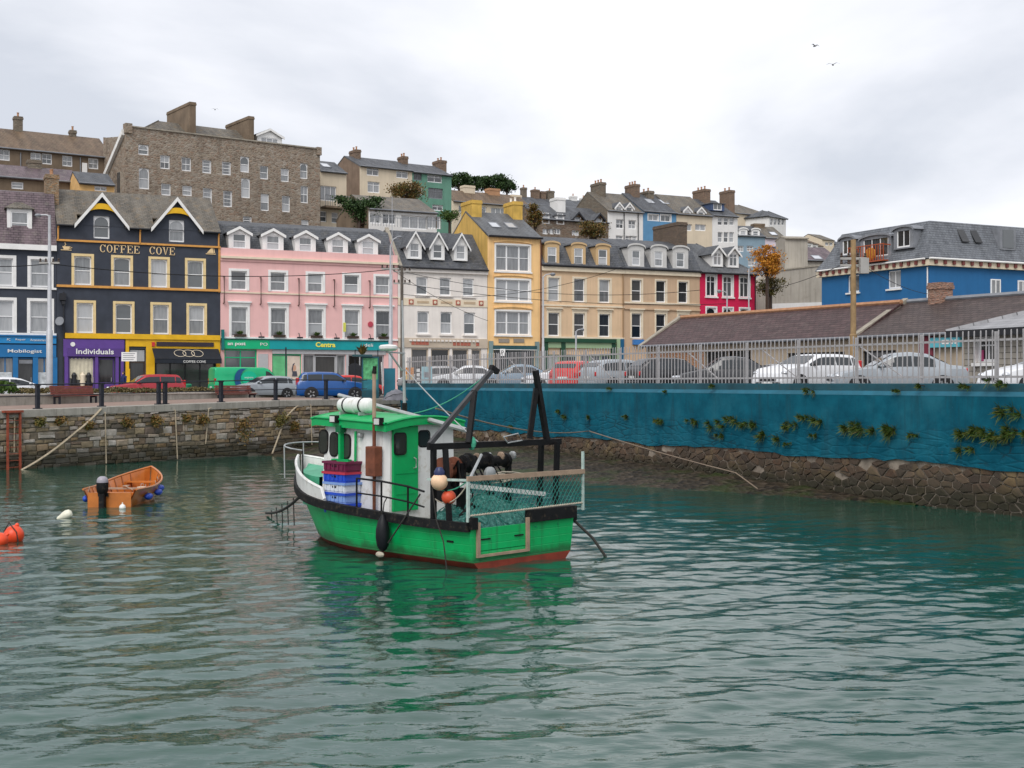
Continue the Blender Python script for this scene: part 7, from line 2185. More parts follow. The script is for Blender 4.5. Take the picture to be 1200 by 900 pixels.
def car(label, loc, heading, col, kind='hatch', L_=4.1, W_c=1.75, H_=1.48, group=None, name='car', cat='car', dark=False):
    """local x forward; body lofted from stations, glass patches lie on it"""
    o = thing(name, label, cat, loc, heading, group)
    hw = W_c / 2; hl = L_ / 2
    if kind == 'hatch':
        top = [(-1, .55), (-.985, .95), (-.93, 1.12), (-.8, H_ - .16), (-.72, H_ - .05), (-.45, H_), (-.1, H_ - .01), (.08, H_ - .07), (.42, .98), (.55, .93), (.85, .8), (.96, .66), (1, .45)]
        g0, g1 = -.86, .44; belt = .9
    elif kind == 'suv':
        top = [(-1, .6), (-.99, 1.0), (-.96, 1.2), (-.86, H_ - .1), (-.78, H_ - .03), (-.4, H_), (0, H_ - .02), (.12, H_ - .08), (.42, 1.1), (.55, 1.06), (.88, .95), (.98, .75), (1, .5)]
        g0, g1 = -.93, .44; belt = 1.02
    elif kind == 'estate':
        top = [(-1, .55), (-.99, .9), (-.96, 1.0), (-.84, H_ - .08), (-.76, H_ - .02), (-.3, H_), (.0, H_ - .02), (.1, H_ - .08), (.4, .96), (.52, .9), (.85, .78), (.97, .62), (1, .42)]
        g0, g1 = -.93, .42; belt = .88
    elif kind == 'saloon':
        top = [(-1, .6), (-.985, .92), (-.9, 1.0), (-.72, 1.03), (-.4, H_ - .06), (-.15, H_), (.05, H_ - .03), (.12, H_ - .08), (.42, .97), (.55, .92), (.86, .78), (.97, .62), (1, .42)]
        g0, g1 = -.7, .43; belt = .9
    else:   # van
        top = [(-1, .6), (-.995, 1.2), (-.985, H_ - .1), (-.95, H_), (-.3, H_ + .02), (.3, H_), (.42, H_ - .08), (.72, 1.12), (.8, 1.05), (.94, .85), (.99, .65), (1, .45)]
        g0, g1 = .2, .74; belt = 1.05
    tx, tz = [a for a, _ in top], [c_ for _, c_ in top]
    xs = sorted(set([round(-1 + i * .04, 3) for i in range(51)] + tx))
    def sec(xn, t_):
        """half section: t_ 0 sill .. .4 belt .. 1 roof centre"""
        zt = float(np.interp(xn, tx, tz)); taper = 1 - .1 * max(0, abs(xn) - .72) ** 1.2 * 5
        taper = max(.72, taper); wf = hw * taper
        bl = min(belt, zt - .03); zr = zt
        tum = .8 if kind != 'van' else .93
        k = min(1, max(0, (zr - bl) / .35)); yro = wf * lerp(.93, tum, k)
        prof = [(0, wf * .93, .24), (.1, wf * .985, .34), (.25, wf, min(.62, bl - .03)), (.4, wf * .965, bl), (.46, wf * lerp(.95, .94, k), bl + (zr - bl) * .1), (.72, lerp(wf * .93, yro, .92), bl + (zr - bl) * .82), (.8, yro * .955, zr - (zr - bl) * .06), (.88, yro * .8, zr), (1, 0, zr + .015)]
        tt = [p_[0] for p_ in prof]
        return Vector((xn * hl, float(np.interp(t_, tt, [p_[1] for p_ in prof])), float(np.interp(t_, tt, [p_[2] for p_ in prof]))))
    ts = [0, .1, .25, .4, .46, .59, .72, .8, .88, .94, 1]
    q = MB()
    for sg in (1, -1):
        n0 = len(q.f)
        q.grid([[Vector((p_.x, sg * p_.y, p_.z)) for p_ in (sec(xn, t_) for t_ in ts)] for xn in xs])
        if sg == -1:
            q.f[n0:] = [f_[::-1] for f_ in q.f[n0:]]
    for xn in (-1, 1):
        pts = [sec(xn, t_) for t_ in ts]; q.add([(p_.x, p_.y, p_.z) for p_ in pts] + [(p_.x, -p_.y, p_.z) for p_ in pts[::-1]], [tuple(range(2 * len(ts)))])
    body = q.build('body', col, o, smooth=True)
    # side windows
    def side_patch(x0, x1, name='side_window'):
        for sg in (1, -1):
            P = []
            n = 10
            for i in range(n + 1):
                xn = lerp(x0, x1, i / n); row = []
                zt = float(np.interp(xn, tx, tz))
                for t_ in (.475, .58, .7):
                    p_ = sec(xn, t_); row.append(Vector((p_.x, sg * (p_.y + .012), p_.z)))
                P.append(row)
            MB().grid(P).build(name, M_carglass, o)
    if kind == 'van':
        side_patch(.34, .66)
    else:
        mid = lerp(g0, g1, .47); rr_ = lerp(g0, g1, .16)
        side_patch(mid + .015, g1 - .07); side_patch(rr_ + .02, mid - .015)
        if kind in ('estate', 'suv', 'hatch'):
            side_patch(g0 + .06, rr_ - .01)
    # windscreen and rear screen on the slopes of the profile
    def screen(x0, x1, name):
        P = []
        for i in range(7):
            xn = lerp(x0, x1, i / 6); zt = float(np.interp(xn, tx, tz)); wd = sec(xn, .84).y * .93
            e = .014 if x1 > 0 else -.014
            P.append([Vector((xn * hl + e, lerp(-wd, wd, j / 6), zt + .02)) for j in range(7)])
        MB().grid(P).build(name, M_carglass, o)
    if kind == 'van':
        screen(.45, .7, 'windscreen')
    else:
        screen(.12, .4, 'windscreen')
        screen(*{'hatch': (-.92, -.8), 'suv': (-.955, -.87), 'estate': (-.95, -.85), 'saloon': (-.7, -.42)}[kind], 'rear_window')
    # lower trim, lights, plates, mirrors
    MB().box(-hl - .02, -hl + .12, -hw * .72, hw * .72, .28, .5).build('rear_bumper', M_plastic if kind in ('suv', 'van') else col, o, bevel=.03)
    MB().box(hl - .12, hl + .02, -hw * .72, hw * .72, .26, .46).build('front_bumper', M_plastic if kind in ('suv', 'van') else col, o, bevel=.03)
    MB().box(hl + .0, hl + .03, -.42, .42, .5, .6).build('grille', M_plastic, o)
    for xx, nm_ in ((hl + .025, 'number_plate'), (-hl - .03, 'number_plate')):
        MB().box(min(xx, xx + .01), max(xx, xx + .01), -.26, .26, .36 if xx > 0 else .62, .47 if xx > 0 else .73).build(nm_, M_plate, o)
    zl = .72 if kind not in ('suv', 'van') else .85
    for sg in (1, -1):
        p_ = sec(.93, .3); MB().ball((p_.x, sg * p_.y * .88, zl - .06), .13, .13, .075, 10, 6).build('headlight', M_headl, o, smooth='all')
        p_ = sec(-.975, .3); MB().box(p_.x - .06, p_.x + .08, sg * p_.y * .86 - .09, sg * p_.y * .86 + .1, zl, zl + (.42 if kind in ('van', 'suv', 'estate') else .2)).build('tail_light', M_tail, o, bevel=.03)
        p_ = sec(lerp(g0, g1, .88), .46); MB().ball((p_.x, sg * (p_.y + .1), p_.z + .06), .07, .1, .065, 8, 6).build('mirror', M_plastic if kind in ('suv',) else col, o, smooth='all')
        q = MB()
        for xn in ((-.6, .62) if kind != 'van' else (-.62, .68)):
            pass
    r = .31 if kind not in ('suv', 'van') else .34
    for xn in ((-.6, .62) if kind != 'van' else (-.6, .66)):
        for sg in (1, -1):
            wm, rm = wheel_mesh(r)
            yy = sec(xn, .2).y
            # dark wheel arch
            n = 14; pts = [(xn * hl + (r + .07) * math.cos(a), sg * (yy + .006), r + (r + .07) * math.sin(a)) for a in [math.pi * (-.08 + 1.16 * i / n) for i in range(n + 1)]]
            MB().poly(pts, (0, sg * .006, 0)).build('wheel_arch', M_plastic, o)
            w_ = link('wheel', wm, o, (xn * hl, sg * (yy - .075), r), 0 if sg > 0 else math.pi)
            link('rim', rm, w_)
    MB().box(-hl * .9, hl * .9, -hw * .8, hw * .8, .2, .3).build('underbody', M_plastic, o)
    return o
def paint(name, c_, rough=.28):
    return mat(name, c_, rough, .04, 2, spec=.5, coat=.2)
def gz(px, D):
    return U(px, HY, D).to_2d()
FAng = math.atan2(FDIR.y, FDIR.x); PAng = math.atan2(PD.y, PD.x)
C_red = paint('red_car_paint', (.38, .02, .03)); C_white = paint('white_car_paint', (.72, .73, .75)); C_silv = paint('silver_car_paint', (.3, .33, .36), .3); C_blue = paint('blue_car_paint', (.003, .07, .27)); C_dark = paint('dark_grey_car_paint', (.03, .032, .036)); C_van = paint('post_green_van_paint', (.0, .42, .17)); C_grey = paint('light_grey_car_paint', (.3, .3, .31))
car('red estate car parked behind the planter in front of the purple shop', v3(gz(171, 80), 2.55), FAng + .12 + math.pi, C_red, 'estate', 4.6, 1.75, 1.5)
car('white car parked behind the planter at the left edge', v3(gz(18, 72), 2.5), FAng + .2, C_white, 'hatch', 4.0, 1.7, 1.32)
van = car('green postal delivery van with blue band and white lettering', v3(gz(292, 87), 2.56), FAng + .05, C_van, 'van', 5.2, 1.95, 2.0, name='van', cat='van')
# livery on the van side facing the harbour (local -y)
q = MB()
for k in range(12):
    a0_, a1_ = math.pi * (k / 12 - .5), math.pi * ((k + 1) / 12 - .5)
    q.add([(-.35 - .55 * math.cos(a0_), -.992, 1.2 + .72 * math.sin(a0_)), (-.35 - .55 * math.cos(a1_), -.992, 1.2 + .72 * math.sin(a1_)), (-.75 - .55 * math.cos(a1_), -.992, 1.2 + .72 * math.sin(a1_)), (-.75 - .55 * math.cos(a0_), -.992, 1.2 + .72 * math.sin(a0_))], [(0, 1, 2, 3)])
q.build('blue_band', paint('van_navy', (.01, .08, .22)), van)
q = MB()
q.add([(-.3 + .55 * math.cos(a) * 1.0, -.9925, 1.3 + .45 * math.sin(a)) for a in [2 * math.pi * i / 24 for i in range(24)]], [tuple(range(24))])
q.build('green_disc', paint('van_bright_green', (.0, .5, .28)), van)
lettering(van, 'anpost', .62, .14, (-.3, -1.0, 1.3), M_white, ex=.002)
car('silver grey hatchback parked in front of the green van behind the planter', v3(gz(309, 79.5), 2.53), FAng + .15 + math.pi, C_silv, 'hatch', 4.0, 1.7, 1.42)
car('bright blue compact SUV parked at the end of the promenade', v3(gz(389, 75.5), 2.54), math.radians(12), C_blue, 'suv', 4.15, 1.8, 1.62)
car('red hatchback half hidden behind the blue SUV', v3(gz(417, 82), 2.56), math.radians(20), paint('bright_red_car_paint', (.55, .03, .025)), 'hatch', 3.7, 1.65, 1.45)
# car park
WAng = math.atan2(-WD.y, -WD.x)          # away from the viewer along the wall
def pcar(label, px, D, ang, col, kind, **k):
    car(label, v3(gz(px, D), CP_Z), math.radians(ang), col, kind, group='cars parked behind the blue wall', **k)
pcar('silver saloon parked nose left just behind the fence, right of the white SUV', 1050, 43.5, 176, C_silv, 'saloon', L_=4.45, H_=1.46)
pcar('white SUV parked behind the fence beside the brown pole', 947, 47.5, 214, C_white, 'suv', L_=4.2, H_=1.5)
pcar('white car cut by the right edge behind the fence', 1237, 38, 188, C_white, 'hatch', L_=4.2, H_=1.28)
pcar('dark grey saloon parked behind the fence below the slate shed', 849, 52, 178, C_dark, 'saloon', L_=4.2, H_=1.5)
pcar('black hatchback with its red tail lights towards the fence left of the dark saloon', 790, 55, 20, paint('black_car_paint', (.012, .012, .014)), 'hatch', L_=4.0, H_=1.5)
pcar('silver hatchback parked at an angle behind the fence near the green shop', 733, 58, 28, C_silv, 'hatch', L_=4.1, H_=1.48)
pcar('small red car parked behind the fence in front of the green shop', 680, 63, 60, paint('bright_red_car_paint', (0, 0, 0)), 'hatch', L_=3.7, H_=1.5)
pcar('white car parked behind the fence left of the small red car', 655, 68, 190, C_white, 'hatch', L_=3.9, H_=1.4)
pcar('pale blue car behind the fence below the yellow house', 604, 70, 185, paint('pale_blue_car', (.2, .28, .36)), 'saloon', L_=4.3, H_=1.45)
pcar('white saloon behind the fence below the white house', 547, 74, 184, C_white, 'saloon', L_=4.4, H_=1.45)
pcar('light grey car at the far left end of the car park', 505, 77, 184, C_grey, 'hatch', L_=4.0, H_=1.45)
pcar('light grey saloon half hidden between the dark saloon and the white SUV', 905, 58, 186, C_grey, 'saloon', L_=4.3, H_=1.3)
# ================================================================== fence on the blue wall: local frame of the wall
fn = thing('palisade_fence', 'grey steel palisade fence along the top of the blue wall', 'fence', v3(CN, EYE - .01), math.atan2(WD.y, WD.x))
M_pale = mat('faded_grey_paint', (.36, .345, .35), .55, .12, 6, dirt_amt=.3, dirt=(.25, .18, .14))
pm_ = MB(); hP = 1.44
pm_.add([(-.014, -.012, 0), (.014, -.012, 0), (.014, .012, 0), (-.014, .012, 0), (-.014, -.012, hP - .02), (.014, -.012, hP - .02), (.014, .012, hP - .02), (-.014, .012, hP - .02), (0, -.012, hP), (0, .012, hP)],
        [(0, 3, 2, 1), (0, 1, 5, 4), (1, 2, 6, 5), (2, 3, 7, 6), (3, 0, 4, 7), (4, 5, 8), (6, 7, 9), (5, 6, 9, 8), (7, 4, 8, 9)])
pale_me = pm_.mesh('pale', M_pale)
post_me = MB().box(-.035, .035, .02, .1, 0, hP - .04).mesh('post', M_pale)
xf = .3; i = 0
while xf < 44:
    o = link('pale', pale_me, fn, (xf, .4 + random.gauss(0, .004), .01)); o.rotation_euler = (random.gauss(0, .006), random.gauss(0, .008), 0)
    if i % 13 == 0:
        link('post', post_me, fn, (xf + .08, .4, .01))
    xf += .208 + random.gauss(0, .004); i += 1
for z_ in (.18, 1.18):
    MB().box(0, 44, .415, .44, z_ - .03, z_ + .03).build('rail', M_pale, fn)
for xa in (5.2, 12.2, 19.5, 26.5, 30.8, 35.5):
    MB().bar((xa, .45, 1.2), (xa + 1.9, .45, .2), .03).build('brace', M_pale, fn)
# ================================================================== promenade furniture
rl = thing('quay_railing', 'black iron railing along the quay edge above the stone wall', 'railing', v3(QA, 0), math.atan2(QD.y, QD.x))
M_iron = mat('black_iron', (.012, .014, .022), .45, .25, 5)
def qs(px):
    return on_line(px, QA + QN * .35, QD)
posts = [-40, 44, 119, 186, 193.5, 259, 323, 382]
for px in posts:
    s = qs(px); z0 = quay_z(s)
    q = MB().box(s - .14, s + .14, .21, .49, z0, z0 + .06).box(s - .075, s + .075, .275, .425, z0 + .061, z0 + .98).box(s - .1, s + .1, .25, .45, z0 + .981, z0 + 1.06)
    q.build('post', M_iron, rl)
pp_ = [(qs(px), .35, quay_z(qs(px)) + 1.03) for px in (-90, -40, 44, 119, 190, 259, 323, 382, 430)]
MB().tube(pp_, .03, 6).build('top_rail', M_iron, rl); MB().tube([(a, b_, c_ - .47) for a, b_, c_ in pp_], .022, 6).build('lower_rail', M_iron, rl)
# planter: low concrete wall with coping, earth and clipped hedge
pw = thing('planter_wall', 'long low concrete planter wall with pale coping along the promenade', 'wall', v3(PL[0], 2.38), PAng)
PLn = (PL[1] - PL[0]).length
q = MB().box(0, PLn, 0, .3, 0, .5); q.build('wall_face', M_conc, pw)
nseg = 12
for i in range(nseg):
    a0_, a1_ = PLn * i / nseg + .01, PLn * (i + 1) / nseg - .01
    MB().box(a0_, a1_, -.05, .36, .501, .59).build('coping_slab', mat('pale_coping', (.42, .39, .35), .85, .15, 3, .2, 20, dirt_amt=.3), pw, bevel=.015)
MB().box(0, PLn, .36, 1.6, 0, .5).build('soil', M_ground, pw)
def hedge(label, x0, x1, hgt, mm, n, depth=1.0, name='hedge', cat='hedge', leaf=.07, z0=.5):
    o = thing(name, label, cat, v3(PL[0] + PD * x0 + PN * .95, 2.38 + z0), PAng)
    q = MB(); Lh = x1 - x0
    for i in range(n):
        x_, y_ = random.uniform(0, Lh), random.uniform(-depth / 2, depth / 2)
        zt_ = hgt * (1 - .5 * abs(y_ / depth * 2) ** 3) * (.82 + .18 * math.sin(x_ * 2.1) * math.sin(x_ * .9 + 2))
        z_ = zt_ * random.uniform(.15, 1) ** .5
        d = Vector((random.gauss(0, 1), random.gauss(0, 1), random.gauss(.3, 1))).normalized(); a_ = d.orthogonal().normalized() * leaf * random.uniform(.5, 1.1); b_ = d.cross(a_).normalized() * leaf * .6
        c_ = Vector((x_, y_, z_)); q.add([c_ - a_, c_ + b_, c_ + a_, c_ - b_], [(0, 1, 2, 3)])
    q.build('foliage', mm, o)
    q = MB()
    for i in range(int(Lh / .6) + 1):
        x_ = min(Lh, i * .6); q.tube([(x_, 0, -.05), (x_ + .05, .03, hgt * .7)], .015, 4)
    q.build('stems', M_brown, o)
    return o
def plx(px):
    return on_line(px, PL[0] + PN * .5, PD)
hedge('low brown green hedge in the long planter', plx(24), plx(322), .42, leafmat('hedge_brown', [(.06, .055, .02), (.12, .09, .035), (.16, .12, .05), (.08, .08, .03)]), 9000)
hedge('bright green leafy plants at the left end of the planter', plx(-40), plx(21), .75, LF_green, 2200, leaf=.1, name='leafy_plants', cat='plants')
hedge('bright green low plants at the right end of the planter', plx(325), plx(351), .55, leafmat('leaf_lime', [(.06, .14, .015), (.12, .22, .03), (.17, .28, .05)]), 1300, leaf=.1, name='leafy_plants', cat='plants')
def bench(label, px0, px1):
    x0, x1 = on_line(px0, PL[0] - PN * .55, PD), on_line(px1, PL[0] - PN * .55, PD)
    o = thing('park_bench', label, 'bench', v3(PL[0] + PD * x0 - PN * .2, 2.42), PAng, 'benches along the promenade planter')
    Lb = x1 - x0; ms = mat('red_brown_slats', (.2, .06, .045), .6, .2, 4)
    for y_ in (-.62, -.48, -.34):
        MB().box(0, Lb, y_ - .06, y_ + .06, .42, .46).build('seat_slat', ms, o)
    for k in range(4):
        MB().box(0, Lb, -.2 + k * .03, -.165 + k * .03, .5 + k * .115, .6 + k * .115).build('back_slat', ms, o)
    for x_ in (.2, Lb - .2):
        q = MB().box(x_ - .05, x_ + .05, -.64, -.58, 0, .419).box(x_ - .05, x_ + .05, -.26, -.2, 0, .419).box(x_ - .05, x_ + .05, -.579, -.261, .34, .419).bar((x_, -.17, .42), (x_, -.06, .95), .1, .04)
        q.build('bench_leg', M_iron, o)
    return o
bench('red brown slatted bench by the planter in front of the purple shop', 62, 112)
bench('red brown slatted bench by the planter in front of the green van', 255, 297)
# rusty ladder on the quay wall
la = thing('harbour_ladder', 'rusty red iron ladder fixed to the quay wall at the left edge', 'ladder', v3(QA, 0), math.atan2(QD.y, QD.x))
M_redl = mat('flaking_red_paint', (.28, .06, .03), .7, .3, 5, .3, 20, dirt_amt=.5, dirt=(.1, .04, .02))
l0, l1 = on_line(9, QA - QN * .2, QD), on_line(23.5, QA - QN * .2, QD)
for x_ in (l0, l1):
    MB().box(x_ - .04, x_ + .04, -.24, -.17, -.4, 2.3).build('stile', M_redl, la)
for k in range(9):
    MB().tube([(l0 + .06, -.2, .1 + k * .27), (l1 - .06, -.2, .1 + k * .27)], .014, 6).build('rung', M_redl, la)
MB().box(l0 - .2, l1 + .1, -.3, .0, 2.31, 2.4).build('landing_plate', M_redl, la)
# mooring ropes on the quay
def qpt(px, py, off=-.16):
    A = QA + QN * off; s = on_line(px, A, QD); p_ = A + QD * s
    return Vector((p_.x, p_.y, EYE + (HY - py) * p_.y / F))
M_ropeb = mat('beige_rope', (.42, .35, .25), .9, .2, 10)
rope('thick beige rope slanting down the quay wall to the left', sag(qpt(119, 479, -.12), qpt(88, 507, -.2), .05, 5) + sag(qpt(88, 507, -.2), qpt(25, 551, -.5), .1, 8)[1:], .045, M_ropeb)
for px0, y0, px1, y1, lb in ((119, 479, 124.5, 543, 'pale rope hanging straight down the quay wall from the second railing post'), (195, 476, 208, 538, 'pale rope hanging down the quay wall from the double railing post'), (259, 474, 241, 520, 'pale rope slanting down the quay wall from the railing post by the second bench'), (20, 484, 16.5, 530, 'grey chain rope hanging beside the red ladder'), (358, 470, 366, 536, 'pale rope hanging down the quay wall near the corner')):
    rope(lb, [qpt(px0, y0, .1), qpt((px0 * .2 + px1 * .8), y0 + 5, -.13), qpt(px1, y1, -.14)], .028, M_ropeb)
rope('long pale rope curving down from the railing to the water left of the green boat', sag(qpt(357, 470, .0), qpt(333, 492, -.2), -.1, 6) + sag(qpt(333, 492, -.2), qpt(318, 534, -.3), .05, 6)[1:], .04, M_ropeb)
# plants on the quay wall
for px, py, r_, mm, lb in ((285, 498, .85, LF_rust, 'large rust and green bush sprouting from the quay wall'), (327, 489, .55, LF_olive, 'olive green bush on the quay wall beside the rust coloured bush'), (345, 498, .45, LF_rust, 'small brown shrub on the quay wall near the corner'), (182, 491, .4, LF_rust, 'rusty brown tuft on the quay wall below the red car'), (150, 492, .42, LF_rust, 'brown tuft on the quay wall between the two hanging ropes'), (104, 497, .3, LF_rust, 'small ochre tuft on the quay wall beside the slanting rope'),
                           (70, 492, .28, LF_rust, 'small brown tuft on the quay wall near the first bench'), (218, 488, .3, LF_rust, 'small rusty tuft on the quay wall right of the double post'), (238, 490, .38, LF_rust, 'rusty tuft on the quay wall left of the large bush'), (45, 494, .3, LF_olive, 'olive tuft on the quay wall beside the red ladder')):
    p_ = qpt(px, py, -.15)
    o = thing('wall_shrub', lb, 'shrub', p_, 0, 'shrubs on the quay wall')
    q = MB(); cl_ = [Vector((random.uniform(-.9, .9) * QD.x, random.uniform(-.9, .9) * QD.y * .3, random.uniform(-.5, .25))) * r_ for _ in range(6)]
    for i in range(int(760 * r_ ** 1.2) + 110):
        d = random.choice(cl_) + Vector((random.gauss(0, .26), random.gauss(-.12, .18), random.gauss(-.08, .2))) * r_
        a_ = Vector((random.gauss(0, 1), random.gauss(0, 1), random.gauss(0, 1))).normalized() * .06; b_ = a_.orthogonal().normalized() * .03
        q.add([d - a_, d + b_, d + a_, d - b_], [(0, 1, 2, 3)])
    q.build('foliage', mm, o)
    MB().tube([(0, .25, -.1), (0, 0, 0), (.05, -.1, .15 * r_)], .02, 5).build('stem', M_brown, o)
# weeds on the blue wall
def wpt(px, py, off=.06):
    A = CN + WN * off; s = on_line(px, A, WD); p_ = A + WD * s
    return Vector((p_.x, p_.y, EYE + (HY - py) * p_.y / F))
seen_w = {}
LF_weed = leafmat('leaf_weed', [(.02, .045, .008), (.05, .1, .012), (.08, .12, .02), (.12, .1, .02), (.035, .08, .012), (.06, .11, .02), (.025, .06, .01)])
big = {845: 'weeds with a yellow tip hanging low on the middle of the blue wall', 1186: 'tall tuft of green weeds near the right end of the blue wall', 1020: 'broad mat of green weeds in the middle of the blue wall', 1175: 'broad tuft of weeds low on the right end of the blue wall', 902: 'trailing weed clump with orange leaves on the blue wall below the white SUV'}
for px, py, r_ in ((600, 500, .14), (655, 482, .12), (662, 488, .14), (690, 489, .12), (735, 488, .14), (772, 494, .2), (812, 494, .2), (840, 497, .3), (857, 491, .24), (870, 497, .2), (845, 510, .16), (902, 512, .36), (927, 498, .24), (942, 490, .2), (955, 494, .24), (955, 510, .12), (994, 503, .28), (1008, 500, .34), (1030, 503, .34), (1045, 502, .26), (1072, 510, .14), (1130, 510, .22), (1140, 504, .2), (1133, 528, .2), (1152, 507, .24), (1175, 510, .34), (1186, 482, .34), (950, 458, .16), (1052, 458, .1), (1080, 452, .12), (1133, 453, .14), (1170, 448, .2), (780, 458, .1), (835, 452, .14), (715, 455, .1), (924, 520, .1), (1192, 505, .24), (885, 497, .2)):
    p_ = wpt(px, py)
    lv = 'on the coping' if py < 466 else 'high' if py < 493 else 'halfway up' if py < 506 else 'low down'
    lm = min(((655, 'small red car'), (733, 'silver hatchback'), (787, 'black hatchback'), (849, 'dark saloon'), (947, 'white SUV'), (1000, 'brown pole'), (1050, 'silver saloon'), (1155, 'office hut'), (1196, 'white car at the edge')), key=lambda q_: abs(q_[0] - px))[1]
    kk = (lv, lm); seen_w[kk] = seen_w.get(kk, 0) + 1
    lb = big.pop(px, None) or ('leafy' if r_ > .22 else 'tiny' if r_ < .15 else 'small') + ' weed ' + lv + ' on the blue wall below the ' + lm + ('' if seen_w[kk] == 1 else ', ' + ('', '', 'second', 'third', 'fourth', 'fifth')[seen_w[kk]] + ' one there')
    o = thing('wall_weed', lb, 'weed', p_, 0, 'weeds on the blue wall')
    q = MB(); dn = -WN; cl_ = [Vector((WD.x, WD.y, 0)) * random.uniform(-1.5, 1.5) * r_ + Vector((0, 0, random.uniform(-.35, .3) * r_)) for _ in range(random.randint(3, 7))]
    for i in range(int(120 + 620 * r_)):
        a = random.uniform(0, 6.28); ln = min(.26, r_) * random.uniform(.3, .95)
        d = Vector((WD.x * math.cos(a) * .8, WD.y * math.cos(a) * .8, math.sin(a) * .9 - .15)) * ln * random.choice((.45, .6, .8, 1, 1.5)) + Vector((dn.x, dn.y, 0)) * random.uniform(.03, .2) * (r_ / .3 + .4)
        bs_ = random.choice(cl_)
        sd_ = d.cross(Vector((dn.x, dn.y, 0))).normalized() * random.uniform(.006, .014)
        q.add([bs_, bs_ + d * .55 + sd_, bs_ + d, bs_ + d * .55 - sd_], [(0, 1, 2, 3)])
    q.build('leaves', LF_weed if px != 845 else LF_weed, o)
    MB().tube([Vector((WN.x, WN.y, 0)) * .12, Vector((dn.x, dn.y, 0)) * .06 + Vector((0, 0, .02))], .012, 4).build('root', M_brown, o)
o = thing('tarpaulin_heap', 'grey tarpaulin covering a low heap on the quay corner behind the cabin', 'tarpaulin', v3(gz(463, 67.5), 2.6), .3)
P = []
for i in range(13):
    P.append([((i / 12 - .5) * 1.25, (j / 8 - .5) * .9, .62 * (1 - abs(i / 6 - 1) ** 3) * (1 - abs(j / 4 - 1) ** 3) * (.75 + .25 * i / 12) + random.gauss(0, .02)) for j in range(9)])
MB().grid(P).build('cover', mat('grey_tarpaulin', (.14, .14, .16), .6, .2, 4, .3, 12), o, smooth='all')
MB().tube([(-.6, -.3, .1), (-.2, -.42, .3), (.3, -.42, .35), (.6, -.3, .1)], .015, 4).build('lashing', M_rub, o)
# ================================================================== poles, lamps, wires, signs
M_pole = mat('grey_lamp_post', (.42, .43, .45), .5, .1, 4, metal=.2, dirt_amt=.2)
M_wood_g = mat('grey_crossarm', (.33, .32, .3), .7)
def lamp_post(label, px, D, z0, ytop, r0, r1, arm=None, name='lamp_post', mm=None, gear=None):
    b_ = gz(px, D); o = thing(name, label, 'lamp post' if arm else 'pole', v3(b_, z0))
    h_ = EYE + (HY - ytop) * D / F - z0
    MB().tube([(0, 0, 0), (0, 0, h_ * .38), (0, 0, h_ * .385), (0, 0, h_)], [r0, r0, r0 * .75, r1], 10).build('pole_shaft', mm or M_pole, o, smooth=True)
    if arm:
        dx, dz = arm
        MB().tube([(0, 0, h_ - .05), (dx * .3, 0, h_ + dz * .7), (dx * .8, 0, h_ + dz)], r1 * .7, 6).build('arm', mm or M_pole, o)
        hd = MB().ball((dx * 1.05, 0, h_ + dz - .02), abs(dx) * .3, .16, .1, 12, 8).build('lamp_head', M_lead, o, smooth='all')
        MB().ball((dx * 1.05, 0, h_ + dz - .07), abs(dx) * .2, .12, .07, 10, 6).build('lamp_glass', mat('lamp_lens', (0, 0, 0)), hd, smooth='all')
    if gear:
        for y_ in gear:
            z_ = EYE + (HY - y_) * D / F - z0
            MB().box(-.55, .55, -.05, .05, z_ - .05, z_ + .05).build('crossarm', M_wood_g, o)
            for k in (-.5, -.2, .2, .5):
                MB().lathe([(.05, 0), (.07, .05), (.04, .1), (.06, .15), (.02, .2)], (k, 0, z_ + .05), n=8).build('insulator', M_brown, o)
    return o, h_
lamp_post('tall grey street lamp post in front of the blue phone shop', 58, 70, 2.5, 252, .17, .07, (-.6, .0), gear=(308,))
lamp_post('grey street lamp post in front of the white house beside the pink building', 457.5, 79, 2.5, 288, .12, .05, (.55, .55), gear=(315,))
lamp_post('dark wooden utility pole at the corner of the pink building', 471, 83, 2.5, 312, .13, .1, None, 'utility_pole', mat('dark_pole_wood', (.1, .085, .07), .85, .3, 3), gear=(318, 332))
lamp_post('brown wooden utility pole rising from the car park behind the white SUV', 1000, 54, CP_Z, 281, .16, .11, None, 'utility_pole', mat('brown_pole_wood', (.3, .2, .1), .85, .3, 3, .4, 14, streak=.4), gear=(303, 311))
P1000 = gz(1000, 54)
tag(MB().box(P1000.x + .2, P1000.x + .55, P1000.y - .4, P1000.y - .1, 8.1, 8.75).build('transformer_box', M_wood_g), 'grey transformer box on the brown wooden utility pole', 'transformer')
lamp_post('slim black post in front of the green supermarket window', 335, 84, 2.55, 407, .05, .05, None, 'post', M_iron)
lamp_post('slim grey pole with a white camera head before the green shop', 675, 74, CP_Z, 388, .06, .05, (.35, .1), 'camera_pole')
lamp_post('slim grey lamp post in front of the crimson house', 852, 76, CP_Z, 343, .06, .04, (-.45, .1))
lamp_post('thin grey pole in front of the right end of the crimson house', 877.5, 78, CP_Z, 315, .05, .04, None, 'pole')
lamp_post('pale grey lamp post left of the light tan house', 636.5, 76, CP_Z, 324, .09, .05, (.55, .15))
lamp_post('thin tall aerial pole rising beside the pink building', 459.5, 90, 2.5, 230, .04, .02, None, 'aerial_pole')
def wire(label, a, c_, sg, r=.016):
    return tag(MB().tube(sag(a, c_, sg, 20), r, 4).build('overhead_wire', M_rub), label, 'wire')
wire('black overhead wire crossing the black and pink fronts between the lamp posts', U(58, 309, 70), U(457, 316, 79), .55, .022)
wire('overhead wire leaving the left lamp post past the left edge', U(58, 309, 70), U(-120, 300, 60), .3, .022)
